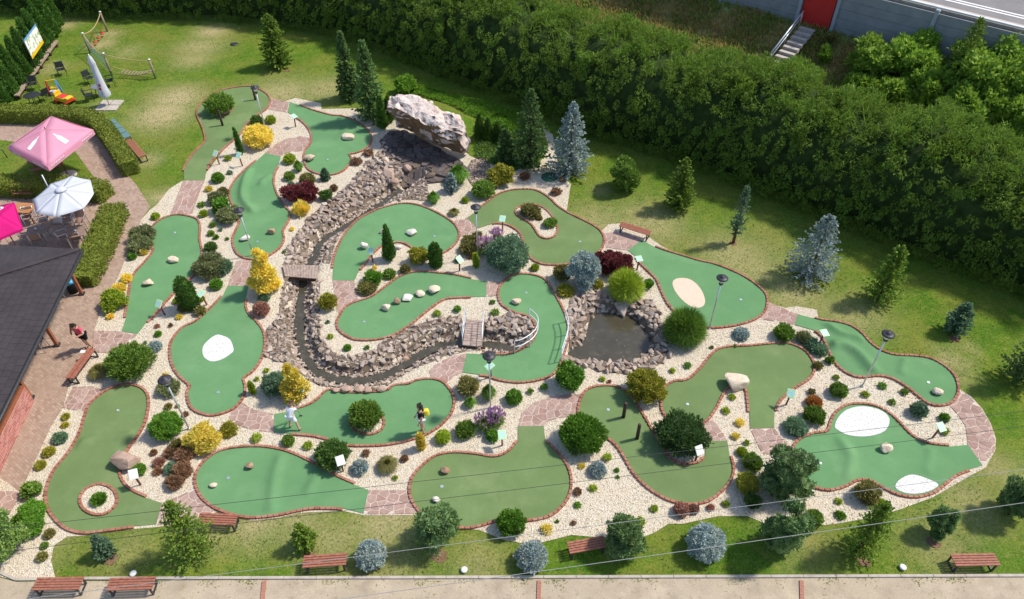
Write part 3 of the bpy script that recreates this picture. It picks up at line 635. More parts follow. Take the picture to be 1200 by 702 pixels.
# ------------------------------------------------------------------ crazy paving between the greens
PAV = [
 ([(215,212),(240,212),(233,228),(225,252),(212,252),(199,253)], "sloping crazy paving patch at the tee of the mugo island green"),
 ([(318,116),(339,120),(336,132),(312,128)], "small crazy paving patch between the two topmost greens"),
 ([(311,180),(320,171),(336,163),(352,160),(363,162),(365,169),(359,177),(344,178),(333,181),(329,184)], "curved crazy paving patch behind the wavy green's tee"),
 ([(277,307),(287,304),(300,307),(297,320),(293,336),(267,335.5)], "crazy paving patch beside the golden cypress"),
 ([(110,388),(143,389),(161,392),(150,402),(138,413),(109,414)], "crazy paving patch at the woman in pink, off the brick path"),
 ([(86,454),(108,453),(124,458),(108,473),(104,484),(74,478)], "crazy paving patch below the two plank bench"),
 ([(266,487),(276,480),(284,472),(296,480),(321.6,486),(321,507),(297,505),(274,497)], "crazy paving patch at the feet of the man in white"),
 ([(390,329),(415,329.4),(422,350),(408,358),(398,370),(394,360)], "crazy paving patch between the kidney green and five stone green"),
 ([(570,330.6),(586,330),(583,347),(570,348)], "small square crazy paving patch right of the five stone green"),
 ([(533,259),(547,256),(560,268),(551,276),(538,278)], "small crazy paving patch beside the central lamp post"),
 ([(706,274),(724,272),(738,275),(752,282),(736,294),(708,290)], "crazy paving patch in front of the far slatted bench"),
 ([(547,415),(542,437),(532,441),(521,451),(506,446),(503,435),(514,425),(530,418)], "crazy paving patch below the wooden bridge with handrails"),
 ([(607,500),(612,484),(626,472),(646,466),(666,462),(683,463),(679,480),(677,488),(654,490),(640,495),(637,500)], "wide curved crazy paving patch above the olive bulb green"),
 ([(899,354),(935,369),(931,381),(913,378),(889,374)], "crazy paving patch between the sand oval green and the ridged green"),
 ([(879,503),(907,502),(914,512),(928,526),(926,532),(904,533),(893,532)], "crazy paving patch above the left of the twin pines"),
 ([(816,499),(834,493),(842,500),(852,517),(827,518),(822,508)], "crazy paving patch at the tee of the S shaped green"),
 ([(1122,456),(1136,466),(1150,480),(1160,497),(1166,514),(1165,528),(1151,546),(1134,522),(1131,499),(1122,486),(1112,475)], "long curved crazy paving strip at the far right end"),
 ([(432,575),(480,575),(485,587),(496,602),(426,603)], "crazy paving patch between the teardrop green and olive bulb green"),
 ([(190,590),(210,582),(231,572),(240,586),(252,597),(243,607),(205,613),(183,616)], "crazy paving patch left of the teardrop green"),
 ([(-30,574),(0,575),(24,577),(13,603),(0,607),(-30,612)], "crazy paving patch at the left edge of the brick path"),
]
def clip_half(poly, p, n):
    out = []
    for a, b in zip(poly, poly[1:] + poly[:1]):
        da = (a[0]-p[0])*n[0] + (a[1]-p[1])*n[1]; db = (b[0]-p[0])*n[0] + (b[1]-p[1])*n[1]
        if da <= 0: out.append(a)
        if (da < 0 < db) or (db < 0 < da):
            t = da / (da - db); out.append((a[0]+(b[0]-a[0])*t, a[1]+(b[1]-a[1])*t))
    return out
def crazy(poly, spacing, gap, seed):
    r = np.random.default_rng(seed); pa = np.array(poly); x0, y0 = pa.min(0); x1, y1 = pa.max(0)
    gx, gy = np.meshgrid(np.arange(x0 - spacing, x1 + spacing, spacing), np.arange(y0 - spacing, y1 + spacing, spacing))
    S = np.column_stack([gx.ravel(), gy.ravel()]) + r.uniform(-.42, .42, (gx.size, 2)) * spacing; out = []
    for i, p in enumerate(S):
        d = np.hypot(*(S - p).T); nb = [j for j in np.argsort(d)[1:14]]
        c = list(poly)
        for j in nb:
            q = S[j]; n = (q - p) / d[j]; m = (p + q) / 2 - n * gap / 2; c = clip_half(c, m, n)
            if len(c) < 3: break
        if len(c) >= 3 and abs(area2(c)) > 0.012: out.append(c)
    return out
for i, (px, lab) in enumerate(PAV):
    poly = P2(px)
    if area2(poly) < 0: poly = poly[::-1]
    o = sheet("stone_path", poly, 0.022, 1.0, M_MORTAR, None, 0.1); props(o, lab, None)
    for c in crazy(poly, 0.33 if i > 3 else 0.40, 0.036, i):
        MB().prism(c, 0.0, 0.034).build("paving_stone", M_PAVING, o)

# ------------------------------------------------------------------ stream, pond, stones
def ribbon(line, hw):
    
    def f(d): 
        o = offset_loop(line, d, False); q = offset_loop(line, d * 1.25, False); return [tuple(np.array(a) + (np.array(b) - np.array(a)) * sin(i * 1.7) * sin(i * .6 + d)) for i, (a, b) in enumerate(zip(o, q))]
    return f(hw) + f(-hw)[::-1]
M_WATER, _t, _b = new_mat("water", 0.08, 0.5)
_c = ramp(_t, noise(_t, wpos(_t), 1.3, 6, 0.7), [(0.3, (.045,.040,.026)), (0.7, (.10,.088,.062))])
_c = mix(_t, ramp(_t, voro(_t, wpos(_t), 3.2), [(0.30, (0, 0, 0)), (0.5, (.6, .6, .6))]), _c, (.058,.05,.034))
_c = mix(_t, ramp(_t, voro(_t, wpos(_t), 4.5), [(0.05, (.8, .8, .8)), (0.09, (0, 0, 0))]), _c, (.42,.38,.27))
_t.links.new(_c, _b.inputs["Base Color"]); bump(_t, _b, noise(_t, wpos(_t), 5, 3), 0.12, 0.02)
V_, F_ = [], []
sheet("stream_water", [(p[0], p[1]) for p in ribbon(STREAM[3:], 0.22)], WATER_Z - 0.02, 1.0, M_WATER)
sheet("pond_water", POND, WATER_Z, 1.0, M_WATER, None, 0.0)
def bedsheet(name, poly, m):
    return sheet(name, poly, 0.02, 0.24, m, hz_np)
def rock_mesh(name, dims, seed, m, sub=2, cuts=9, sm=False):
    r = random.Random(seed); bm = bmesh.new(); bmesh.ops.create_icosphere(bm, subdivisions=sub, radius=1.0)
    pl = []
    for _ in range(cuts):
        n = Vector((r.gauss(0, 1), r.gauss(0, 1), r.gauss(0, 0.8))).normalized(); pl.append((n, r.uniform(0.52, 0.85)))
    for v in bm.verts:
        for n, d in pl:
            e = v.co.dot(n) - d
            if e > 0: v.co -= n * e * 0.93
        v.co *= 1 + r.uniform(-.025, .025)
    mx = [max(abs(v.co[i]) for v in bm.verts) for i in range(3)]
    for v in bm.verts: v.co = Vector([v.co[i] / mx[i] * dims[i] for i in range(3)])
    me = bpy.data.meshes.new(name); bm.to_mesh(me); bm.free(); me.materials.append(m)
    if sm: me.polygons.foreach_set("use_smooth", [True] * len(me.polygons))
    return me
def chip(seed, flat=0.55):
    r = random.Random(seed); bm = bmesh.new()
    for _ in range(15):
        v = Vector((r.uniform(-1, 1), r.uniform(-.8, .8), r.uniform(-1, 1) * flat)); bm.verts.new(v / max(1, v.length * 0.95))
    res = bmesh.ops.convex_hull(bm, input=bm.verts[:])
    bmesh.ops.delete(bm, geom=list(set(res["geom_interior"] + res["geom_unused"])), context='VERTS')
    bmesh.ops.triangulate(bm, faces=bm.faces[:])
    V = np.array([v.co[:] for v in bm.verts]); bm.verts.index_update(); F = np.array([[v.index for v in f.verts] for f in bm.faces]); bm.free()
    return V, F
CHIPS = [chip(i) for i in range(20)]
CHIP_ME = [np_mesh("stone", v, f, M_BANKO) for v, f in CHIPS]
def bank(pxp, lab, n_single, dens, smin, smax, seed, z=-0.15, raise_=0.0, holes=(), mats=(M_BANK, M_BANKO), bed=True):
    rg = np.random.default_rng(seed); poly = P2(pxp, z); pa = np.array(poly); (x0, y0), (x1, y1) = pa.min(0), pa.max(0)
    A = abs(area2(poly)); N_ = int(A * dens); X = rg.uniform(x0, x1, N_ * 6); Y = rg.uniform(y0, y1, N_ * 6); k = inside(X, Y, poly)
    for h in holes: k &= ~inside(X, Y, h)
    X, Y = X[k], Y[k]; S = smin + (smax - smin) * rg.uniform(0, 1, len(X)) ** 2.2; S = np.sort(S)[::-1]
    keep = []; PX, PY, PS = np.empty(0), np.empty(0), np.empty(0)
    for i in range(len(X)):
        if len(PX) and (np.hypot(PX - X[i], PY - Y[i]) < 0.54 * (PS + S[i])).any(): continue
        PX = np.append(PX, X[i]); PY = np.append(PY, Y[i]); PS = np.append(PS, S[i]); keep.append(i)
        if len(keep) >= N_: break
    X, Y, S = X[keep], Y[keep], S[keep]; Z = hz_np(X, Y)
    root = E("stone_bank", (0, 0, 0), 0, lab, "stone bank")
    rest = []; cl = np.random.default_rng(seed + 7)
    for i in range(len(X)):
        j = int(cl.integers(20)); a = cl.uniform(0, 6.28); s = S[i] * np.array([1, cl.uniform(.7, 1), cl.uniform(.8, 1.15)]); tx, ty = cl.normal(0, .3, 2)
        zz = Z[i] + s[2] * 0.28 + raise_ * cl.uniform(0.3, 1)
        if i < n_single:
            o = link("stone", CHIP_ME[j], None, root); o.location = (X[i], Y[i], zz); o.scale = s; o.rotation_euler = (tx, ty, a)
        else:
            M = np.array((Matrix.Rotation(a, 3, 'Z') @ Matrix.Rotation(ty, 3, 'Y') @ Matrix.Rotation(tx, 3, 'X')))
            rest.append(((CHIPS[j][0] * s) @ M.T + np.array([X[i], Y[i], zz]), CHIPS[j][1]))
    if rest:
        v, f = join(rest); o = link("rubble", np_mesh("rubble", v, f, mats[0]), None, root); o["kind"] = "stuff"
    if bed:
        bp = cr(poly, 2, True)
        V, F = cdt(bp, 0.2, None, holes); Z = hz_np(V[:, 0], V[:, 1]) + 0.03
        link("stony_ground", np_mesh("stony_ground", np.column_stack([V, Z]), F, M_SOIL, True), None, root)
    return root
bank([(450,162),(447,178),(432,190),(416,208),(402,223),(380,240),(366,252),(352,270),(344,280),(338,292),(335,309),(350,310),(361,306),(366,294),(373,281),(382,271),(400,258),(418,247),(436,239),(452,227),(466,214),(472,204),(462,186)],
     "broad bank of angular brown stones along the stream's left side, above the little plank bridge", 150, 95, .05, .24, 1, 0.0)
bank([(478,214),(498,208),(502,226),(506,238),(482,236),(450,240),(425,253),(404,270),(394,286),(390,300),(387,311),(378,309),(371,302),(374,290),(384,277),(402,268),(430,250),(455,234),(472,222)],
     "narrow stone bank between the upper stream and the kidney green", 40, 60, .06, .17, 2, -0.1)
bank([(336,328),(347,333),(346,360),(345,390),(352,420),(364,434),(386,444),(388,456),(366,449),(344,432),(328,426),(312,419),(311,392),(325,378),(329,358)],
     "stone bank on the lower stream's left side, below the golden cypress", 110, 95, .045, .19, 3, -0.1)
bank([(388,444),(412,449),(440,447),(452,441),(470,432),(490,420),(512,410),(530,406),(546,407),(546,414),(522,419),(508,426),(484,434),(464,446),(458,452),(428,455),(400,455),(388,454)],
     "low stone bank along the near side of the lower stream", 70, 60, .06, .17, 4, -0.1)
bank([(361,329),(376,331),(374,352),(376,368),(375,392),(390,414),(404,420),(438,413),(450,401),(480,386),(508,377),(528,374),(541,374),(541,392),(520,397),(502,405),(482,416),(462,428),(440,436),(420,440),(400,440),(384,434),(370,424),(361,410),(357,392),(357,368),(358,345)],
     "dark stone bank on the inner side of the stream bend, below the five stone green", 150, 95, .045, .20, 5, -0.1)
bank([(568,378),(586,375),(596,367),(609,371),(620,378),(624,388),(620,397),(600,399),(584,397),(568,393)], "pocket of large stones inside the C shaped green", 40, 50, .08, .22, 6, -0.1)
bank([(566,405),(584,409),(600,411),(612,409),(606,413),(592,415.5),(578,415),(566,414)], "thin line of stones under the C shaped green's lower kerb", 14, 60, .05, .13, 16, -0.1)
bank([(667,352),(680,346),(700,340),(714,350),(746,352),(764,352),(772,368),(777,385),(780,396),(787,414),(780,422),(762,433),(740,438),(716,437),(690,431),(664,427),(660,420),(667,408),(668,385),(668,362)],
     "ring of brown stones around the pond", 170, 95, .045, .23, 7, 0.0, holes=[POND])
bank([(552,184),(568,180),(577,200),(568,214),(556,216),(546,200)], "patch of small dark stones right of the overhanging rock", 20, 70, .05, .12, 8, 0.3, mats=(M_BANK, M_BANKO))
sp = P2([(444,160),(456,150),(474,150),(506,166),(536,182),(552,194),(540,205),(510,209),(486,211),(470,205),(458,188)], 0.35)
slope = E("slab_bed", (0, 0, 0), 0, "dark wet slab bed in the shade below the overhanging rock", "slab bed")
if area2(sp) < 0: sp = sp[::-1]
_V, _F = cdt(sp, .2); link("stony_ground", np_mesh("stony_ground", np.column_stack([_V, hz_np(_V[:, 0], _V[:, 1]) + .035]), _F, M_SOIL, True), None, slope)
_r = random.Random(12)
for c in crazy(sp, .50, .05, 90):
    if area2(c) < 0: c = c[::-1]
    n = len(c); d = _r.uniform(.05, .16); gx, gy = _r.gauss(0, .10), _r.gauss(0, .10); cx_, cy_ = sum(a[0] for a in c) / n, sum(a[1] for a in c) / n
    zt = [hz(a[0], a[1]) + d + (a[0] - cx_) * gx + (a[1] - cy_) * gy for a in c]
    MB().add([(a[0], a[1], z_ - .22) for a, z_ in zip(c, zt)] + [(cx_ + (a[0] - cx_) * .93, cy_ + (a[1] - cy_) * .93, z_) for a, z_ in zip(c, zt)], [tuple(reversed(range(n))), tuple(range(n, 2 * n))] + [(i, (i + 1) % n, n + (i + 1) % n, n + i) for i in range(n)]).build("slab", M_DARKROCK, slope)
# stones lining the water itself
_rg = np.random.default_rng(50); _L = np.array(STREAM); _s = np.concatenate([[0], np.cumsum(np.hypot(*np.diff(_L, axis=0).T))]); _n = 900
_t_ = _rg.uniform(_s[4], _s[-1], _n); _x, _y = np.interp(_t_, _s, _L[:, 0]), np.interp(_t_, _s, _L[:, 1]); _dx, _dy = np.interp(_t_, _s, np.gradient(_L[:, 0], _s)), np.interp(_t_, _s, np.gradient(_L[:, 1], _s))
_o = _rg.uniform(.19, .48, _n) * _rg.choice([-1, 1], _n); _x, _y = _x + _dy * _o, _y - _dx * _o; _z = hz_np(_x, _y); rim = E("stone_line", (0, 0, 0), 0, "stones lining both edges of the stream water", "stone line"); _v = []
for i in range(_n):
    j = int(_rg.integers(20)); sc_ = _rg.uniform(.05, .13) * np.array([1, _rg.uniform(.7, 1), .9]); a = _rg.uniform(0, 6.28)
    if i < 40:
        o = link("stone", CHIP_ME[j], None, rim); o.location = (_x[i], _y[i], max(_z[i], -.42) + .05); o.scale = sc_ * 1.3; o.rotation_euler = (.2, .1, a)
    else: _v.append(((CHIPS[j][0] * sc_) @ np.array(Matrix.Rotation(a, 3, 'Z')).T + np.array([_x[i], _y[i], max(_z[i], -.42) + .03]), CHIPS[j][1]))
_v, _f = join(_v); link("rubble", np_mesh("rubble", _v, _f, M_BANK), None, rim)["kind"] = "stuff"
# flat stepping slabs and big edge stones
def boulder(px, py, wpx, hpx, col, seed, lab, name="boulder", zoff=0.0, rz=None, terrain=False, flat=None):
    p0 = gp(px, py) if terrain else ray(px, py, GZ); k = mpp(px, py); r = wpx * k / 2
    hgt = flat or max(0.5 * r, hpx * k * 0.62); p = ray(px, py, hgt * 0.45 + p0.z)
    me = rock_mesh(name, (r, r * 0.8, hgt * 0.56), seed, M_BOULDER[col], 3 if wpx > 14 else 2)
    o = link(name, me); o.location = (p.x, p.y, p0.z + hgt * 0.48 + zoff); o.rotation_euler = (0, 0, 0 if rz is None else rz)
    return props(o, lab, "boulder")
for a in [
 (408,160,15.5,9,'c',1,"flat cream boulder on the green left of the rock fall"), (363,185,13,11,'c',2,"cream boulder on the kerb left of the rock fall green"),
 (318,271,9.5,11,'b',3,"upright brown stone on the wavy green"), (287,279,12,9,'w',4,"white stone by the lamp on the wavy green"),
 (203,304,12.5,11,'c',5,"upper cream boulder on the green by the brick path"), (174,331,14,10,'c',6,"lower longish cream boulder on the green by the brick path"),
 (483,272,14.5,9,'w',7,"white block stone in the middle of the kidney green"), (427,288,10,13,'w',8,"tall white stone by the kidney green's sign"),
 (448,271,7.5,8,'c',9,"small tan stone behind the tall thuja cone"), (468,289,8.5,6,'w',10,"low pale stone right of the tall thuja cone"),
 (452,360,12,12,'c',11,"yellowish stone, first from the left in the row of five"), (465,353,9.5,12,'b',12,"brown upright stone, second from the left in the row of five"),
 (477,349,13.5,8,'w',13,"flat white stone in the middle of the row of five"), (492,344,12.5,9,'c',14,"tan stone, fourth from the left in the row of five"),
 (509,339.6,15.5,12,'c',15,"largest tan stone, at the right end of the row of five"), (605,353,12.5,10,'c',16,"cream stone on the C shaped green"),
 (1099,458.6,13,11,'c',17,"round tan and white stone on the ridged green at the right"), (862,447,32,22,'c',18,"large cream boulder at the hook of the olive green"),
 (522,551,12,12,'b',19,"brown jagged rock on the olive bulb green"), (511.6,585,10.5,10,'w',20,"white rock on the olive bulb green"),
 (292,545.5,10.5,12,'b',21,"upper brown stone on the teardrop green"), (250,568,9.5,9,'c',22,"lower tan stone on the teardrop green"),
 (147,540,31,28,'p',23,"large flat brown slab rock beside the round island green"), (1038,525,15,14,'c',24,"cream rock between the two white patches"),
 (741,310,6,7,'c',25,"small pale rock right of the red maple"),
]: boulder(*a)
for i, (x, y, w_) in enumerate([(393.5,457,9),(405,456.5,15),(421,455.5,14),(431.5,457.5,9.5),(438,455,8),(447,455,12)]):
    lab = ["small brown edging rock at the left end of the stream edging row", "long brown edging rock, second in the stream edging row", "squarish brown edging rock, third in the stream edging row",
           "small rounded edging rock, fourth in the stream edging row", "small brown edging rock, fifth in the stream edging row", "brown edging rock at the right end of the stream edging row"][i]
    o = boulder(x, y, w_, 9, 'p', 40 + i, lab); o["group"] = "rocks edging the two players' green"
boulder(476,421,10,12,'p',60,"flat leaning slab standing in the lower stream", terrain=True)
sp_ = [ray(720, 355, .05), ray(739, 354, .05), ray(735, 364, -.2), ray(731, 371, -.26), ray(726, 366, -.2)]
sl_ = link("flat_slab", MB().add([v + Vector((0, 0, .04)) for v in sp_] + [v - Vector((0, 0, .09)) for v in sp_], [(4, 3, 2, 1, 0), (5, 6, 7, 8, 9)] + [(i, (i + 1) % 5, 5 + (i + 1) % 5, 5 + i) for i in range(5)]).mesh("flat_slab", M_BANKO)); props(sl_, "flat pointed slab reaching over the pond below the lime grass tuft", "slab")
boulder(702.5,344,10,8,'p',62,"brown stone behind the pond below the blue conifer", terrain=True)
for i, (x, y, w_, lab) in enumerate([(452,187,10,"tall pale stone on the left bank, upper end"), (457,203,18,"long tan slab lying on the upper left bank"), (462,212,14,"tan slab at the water on the upper left bank"), (478,197,13,"tan flat stone in the upper stream")]):
    boulder(x, y, w_, 6, 'p' if i else 'c', 63 + i, lab, terrain=True, rz=-0.8, flat=0.3)

# the overhanging rock of the rock fall
def big_rock():
    base = gp(507, 168); ax = Vector((0.82, -0.57, 0)); nf = Vector((-0.60, -0.80, 0)); r = random.Random(4)
    st = [-2.85, -2.5, -1.7, -0.8, 0.1, 0.9, 1.7, 2.4, 2.75]
    prof = [(-0.40,.0),(-.50,1.1),(-.45,2.0),(-.15,2.3),(.42,2.18),(.80,1.86),(.80,1.5),(.52,1.0),(.28,.5),(.05,.0)]
    rows = []
    for i, s in enumerate(st):
        e = 1 - 0.45 * (abs(s) / 2.75) ** 4; row = []
        for u, v in prof:
            hh = 1.04 + 0.07 * (-s / 2.75)
            q = base + ax * (s + r.uniform(-.2, .2)) + nf * (u * 1.25 * e + r.uniform(-.17, .17) + 0.15) + Vector((0, 0, v * hh * (0.6 + 0.4 * e) + r.uniform(-.16, .16) + 0.30 - 0.06 * s / 2.75))
            row.append(q)
        rows.append(row)
    bm = bmesh.new(); B = [[bm.verts.new(q) for q in row] for row in rows]; n = len(prof)
    for i in range(len(st) - 1):
        for k in range(n): bm.faces.new((B[i][k], B[i][(k+1) % n], B[i+1][(k+1) % n], B[i+1][k]))
    bm.faces.new(B[0][::-1]); bm.faces.new(B[-1])
    bmesh.ops.recalc_face_normals(bm, faces=bm.faces[:])
    bmesh.ops.triangulate(bm, faces=bm.faces[:])
    bmesh.ops.subdivide_edges(bm, edges=bm.edges[:], cuts=4, use_grid_fill=True)
    from mathutils import noise as mn
    bm.normal_update()
    for v in bm.verts:
        c = v.co
        cell = mn.voronoi(c * 1.1)[0]; k = (cell[1] - cell[0]) * 0.14 - 0.05 + mn.noise(c * 1.7) * 0.12 + (0.5 - abs(mn.noise(c * 2.6))) * 0.15 - .06 + mn.noise(c * 8.5) * 0.045
        v.co = c + v.normal * k
    bmesh.ops.triangulate(bm, faces=bm.faces[:])
    me = bpy.data.meshes.new("overhanging_rock"); bm.to_mesh(me); bm.free()
    m, t, b = new_mat("waterfall_rock", 0.85, 0.2); p = wpos(t)
    c = ramp(t, noise(t, p, 1.4, 6, 0.65), [(0.3, (.44,.31,.245)), (0.5, (.62,.51,.46)), (0.72, (.72,.63,.58))])
    c = mix(t, ramp(t, noise(t, p, 3.0, 7, 0.75), [(0.52, (0, 0, 0)), (0.68, (.8, .8, .8))]), c, (.27,.17,.115))
    nz = t.nodes.new("ShaderNodeSeparateXYZ"); gN = t.nodes.new("ShaderNodeNewGeometry"); t.links.new(gN.outputs["Normal"], nz.inputs[0])
    t.links.new(c, b.inputs["Base Color"]); bump(t, b, noise(t, p, 9, 7, 0.7), 0.9, 0.06)
    me.materials.append(m)
    o = link("overhanging_rock", me); props(o, "huge pinkish white rock slab overhanging the dark rock fall", "rock")
    # darker brown on steep and overhung front faces, picked by face normal
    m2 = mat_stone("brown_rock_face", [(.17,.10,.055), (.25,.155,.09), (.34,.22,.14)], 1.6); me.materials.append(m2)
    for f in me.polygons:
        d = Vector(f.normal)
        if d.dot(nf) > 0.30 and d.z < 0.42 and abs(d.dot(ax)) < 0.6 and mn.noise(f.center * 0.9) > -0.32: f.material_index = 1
    return o
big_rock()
for x, y, w_, lab in [(504,121,8,"white rock behind the overhanging rock's middle"), (524,133,9,"white rock behind the overhanging rock's right half"), (511,127,7,"small white rock between the two behind the overhanging rock")]:
    boulder(x, y, w_, 7, 'w', int(x), lab, terrain=True)

# ------------------------------------------------------------------ vegetation
SEED = [100]
def plant(style, col, cx, cy, wpx, lab, name="shrub", cat="shrub", hr=None, group=None, parts2=None):
    """cx, cy: where the photo shows the plant's middle; wpx: its width there"""
    SEED[0] += 1; rng = np.random.default_rng(SEED[0]); g0 = gp(cx, cy); k = mpp(cx, cy, g0.z); r = wpx * k / 2
    dh = {'ball': 1.55, 'mugo': 1.45, 'spread': 0.8, 'leafy': 1.45, 'tuft': 1.35, 'sprout': 1.5, 'star': 1.55, 'flat': 0.45, 'fan': 1.3, 'feather': 0.95}[style]
    h = r * (hr or dh)
    p = ray(cx, cy, g0.z + h * 0.44); z = hz(p.x, p.y)
    q = max(k * 1.55, 0.04); r = max(r * 0.45, r - q * (0.5 if style in ('tuft',) else 1.0)); h = r * (hr or dh)
    nf = max(110, int(min(5200, 1050 * (wpx / 20) ** 1.7)))
    q = max(k * 1.55, 0.04)                       # leaf size never far below two photo pixels
    if style == 'ball': V, F = dome(rng, r, h, int(nf * 1.5), q * 1.5, q * 0.85, 0.25, 0.55, 1, 0.10, 0.86)
    elif style == 'mugo': V, F = dome(rng, r, h, int(nf * 0.55), q * 2.6, q * 0.8, 0.5, 0.35, 3, 0.16, 0.74)
    elif style == 'leafy': V, F = lobed(rng, r, h, 9, int(nf * 0.9), q * 1.9, q * 1.1, 0.4, 0.6, 2)
    elif style == 'spread': V, F = lobed(rng, r, h, 11, int(nf * 0.9), q * 2.1, q * 0.7, 0.35, 0.55, 2, 0.36, 0.02)
    elif style == 'fan': V, F = lobed(rng, r, h, 8, int(nf * 0.8), q * 2.6, q * 0.9, 0.55, 0.4, 2, 0.40)
    elif style == 'feather': V, F = lobed(rng, r, h, 12, int(nf * 0.8), q * 3.2, q * 0.75, 0.2, 0.5, 2, 0.36, 0.0)
    elif style == 'star': V, F = dome(rng, r, h, int(nf * 0.55), q * 1.9, q * 0.75, 0.12, 0.75, 4, 0.12, 0.84)
    elif style == 'tuft' and wpx > 40: V, F = join([dome(rng, r * .66, h * .86, int(nf * .8), r * .5, q * .36, .2, .25, 1, .06, .6), tuft(rng, r * 1.12, h * 1.02, int(nf * 1.1), q * .33)])
    elif style == 'tuft': V, F = tuft(rng, r * 1.08, h, int(nf * 1.6), q * 0.40)
    elif style == 'flat': V, F = lobed(rng, r, h, 7, int(nf * 0.8), q * 1.5, q * 0.9, 0.4, 0.6, 1, 0.4, 0.0)
    elif style == 'sprout': V, F = dome(rng, r, h, max(46, int(nf * .8)), q * 1.5, q * 0.8, 0.4, 0.6, 1, 0.3, 0.4)
    Q = MB()
    root = link(name, np_mesh(name, V, F, LEAF[col]))
    root.location = (p.x, p.y, z + 0.015); root.rotation_euler = (0, 0, 0)
    props(root, lab, cat, group)
    if parts2: parts2(root, rng, r, h, q)
    return root
def flowers(col):
    def f(root, rng, r, h, q):
        n = int(30 + r * 110); a = rng.uniform(0, 6.28, n); rr = r * np.sqrt(rng.uniform(0, 1, n)) * 0.95; Vs = []
        P = np.column_stack([rr * np.cos(a), rr * np.sin(a), h * (0.72 + 0.4 * rng.uniform(0, 1, n) - 0.3 * (rr / r) ** 2)])
        D = unit(np.column_stack([np.cos(a) * .35, np.sin(a) * .35, np.ones(n)])); Vs = blades(P, D, 0.24, 0.055, rng, 3, 0.12)
        o = link("flower_spike", np_mesh("flower_spike", *Vs, LEAF[col]), None, root); o["kind"] = "stuff"
    return f

PL = plant
# --- around the top left greens
PL('mugo','mid',257.5,123,30,"round mugo pine on the kerbed island of the olive lawn-side green", 'pine_shrub','shrub')
PL('leafy','dark',300,141,17,"low dark green shrub between the yellow spirea and the olive green's kerb")
PL('ball','lime',317,140,12.5,"bright green ball beside the top lamp post's foot")
PL('ball','gold',302,160,35,"large golden yellow spirea dome at the foot of the top lamp post", 'spirea_bush', hr=1.4)
PL('sprout','lime',267,185,9,"small yellow-green plant below the first two hole signs")
PL('sprout','bgreen',269,202,7,"tiny blue-green plant on gravel left of the wavy green")
PL('ball','bright',255,208,15,"round fresh green shrub left of the wavy green's top")
PL('ball','gold',244.5,221,9,"little yellow ball on the gravel below the sloping paving", hr=1.4)
PL('ball','olive',261,225,14,"small olive ball at the head of the juniper clump left of the wavy green")
PL('spread','grey',254,233,22,"grey-green juniper, upper of two around a bright fern-green shrub", 'juniper')
PL('leafy','bright',259,242,22,"vivid green dwarf shrub between two grey junipers left of the wavy green")
PL('spread','grey',267,253,32,"grey-green juniper, lower of two touching the wavy green's kerb", 'juniper')
PL('flat','mid',236,241,11,"flat dark green plant above a yellow-green ball on the gravel")
PL('ball','lime',238,250,10.5,"yellow-green ball left of the lower grey juniper")
for x, y, w_, c, l in [(249,263,8,'mid',"small green cushion, topmost of the group above the round dark ball"), (247,273,8.5,'mid',"small green cushion in the middle of the group above the round dark ball"),
        (253,277.5,7,'bright',"small green cushion nearest the round dark ball"), (258,269,5.5,'bgreen',"tiny pale green tuft at the kerb of the wavy green"), (266,280,4.5,'mid',"tiniest green tuft, right of the round dark ball")]:
    PL('sprout' if w_ < 6 else 'ball', c, x, y, w_, l)
PL('mugo','dark',247,290,13,"round dark green ball on gravel above the sprawling juniper")
PL('spread','grey',246,313,42,"big sprawling grey-green juniper between two greens, by the golden cypress", 'juniper', hr=0.75)
PL('spread','bgreen',262,314,26,"darker green juniper half on the right of the big sprawling juniper", 'juniper', hr=0.8)
PL('ball','bright',253,333,16,"bright green ball at the foot of the big sprawling juniper")
PL('ball','olive',215,360,14,"brownish green mound left of the leaning thuja")
PL('ball','olive',234.5,364,14,"brown and yellow mound right of the leaning thuja")
PL('ball','lime',207,352,9.5,"small yellow-green ball by the sign of the green beside the brick path")
PL('ball','gold',210,371,8.5,"small yellow ball below the leaning thuja", hr=1.3)
PL('ball','lime',236,350,8,"little yellow-green shrub behind the leaning thuja")
# --- between wavy green and rock fall green
PL('ball','lime',339,186,15,"yellow-green ball at the kerb below the curved paving")
PL('tuft','bright',349.5,194,15,"bright green grass tuft above the red barberry", 'grass_tuft','ornamental grass', hr=2.2)
PL('ball','mid',339,206,13.5,"dark green ball left of the bright grass tuft")
PL('ball','olive',360,210,19,"olive brown shrub between the grass tuft and a small blue spruce")
PL('ball','bgreen',341,216,9,"small grey-green cushion above the red barberry")
PL('leafy','red',343,228.5,26,"dark red barberry, left half of the red pair near the stream bank", 'barberry')
PL('leafy','red',359,226,26,"dark red barberry, right half of the red pair near the stream bank", 'barberry')
PL('mugo','gold',353,245,19,"gold-green dwarf thuja below the red barberries", hr=1.5)
PL('leafy','dark',381,229,17,"dark green shrub on the gravel beside the broad stone bank")
PL('ball','rust',391,220,10,"small brown shrub above the dark green one by the stone bank")
PL('flat','rust',432,180,15,"flat rusty mat at the top of the stone bank, right one")
PL('flat','rust',418,190.5,17,"flat rusty mat under the rock fall green's corner, left one")
PL('sprout','gold',342,268,6.5,"tiny yellow plant between the wavy green and the stone bank")
PL('sprout','mid',333,295,5,"tiny green plant on the gravel above the plank bridge")
PL('ball','pinkb',306,362,20,"pinkish red barberry below the golden cypress", 'barberry', hr=1.7)
PL('spread','bgreen',309,350,15,"low pale green skirt shrub under the golden cypress")
PL('mugo','yolive',384,354,20,"gold-green dwarf conifer on gravel by the inner bank", 'dwarf_conifer', hr=1.9)
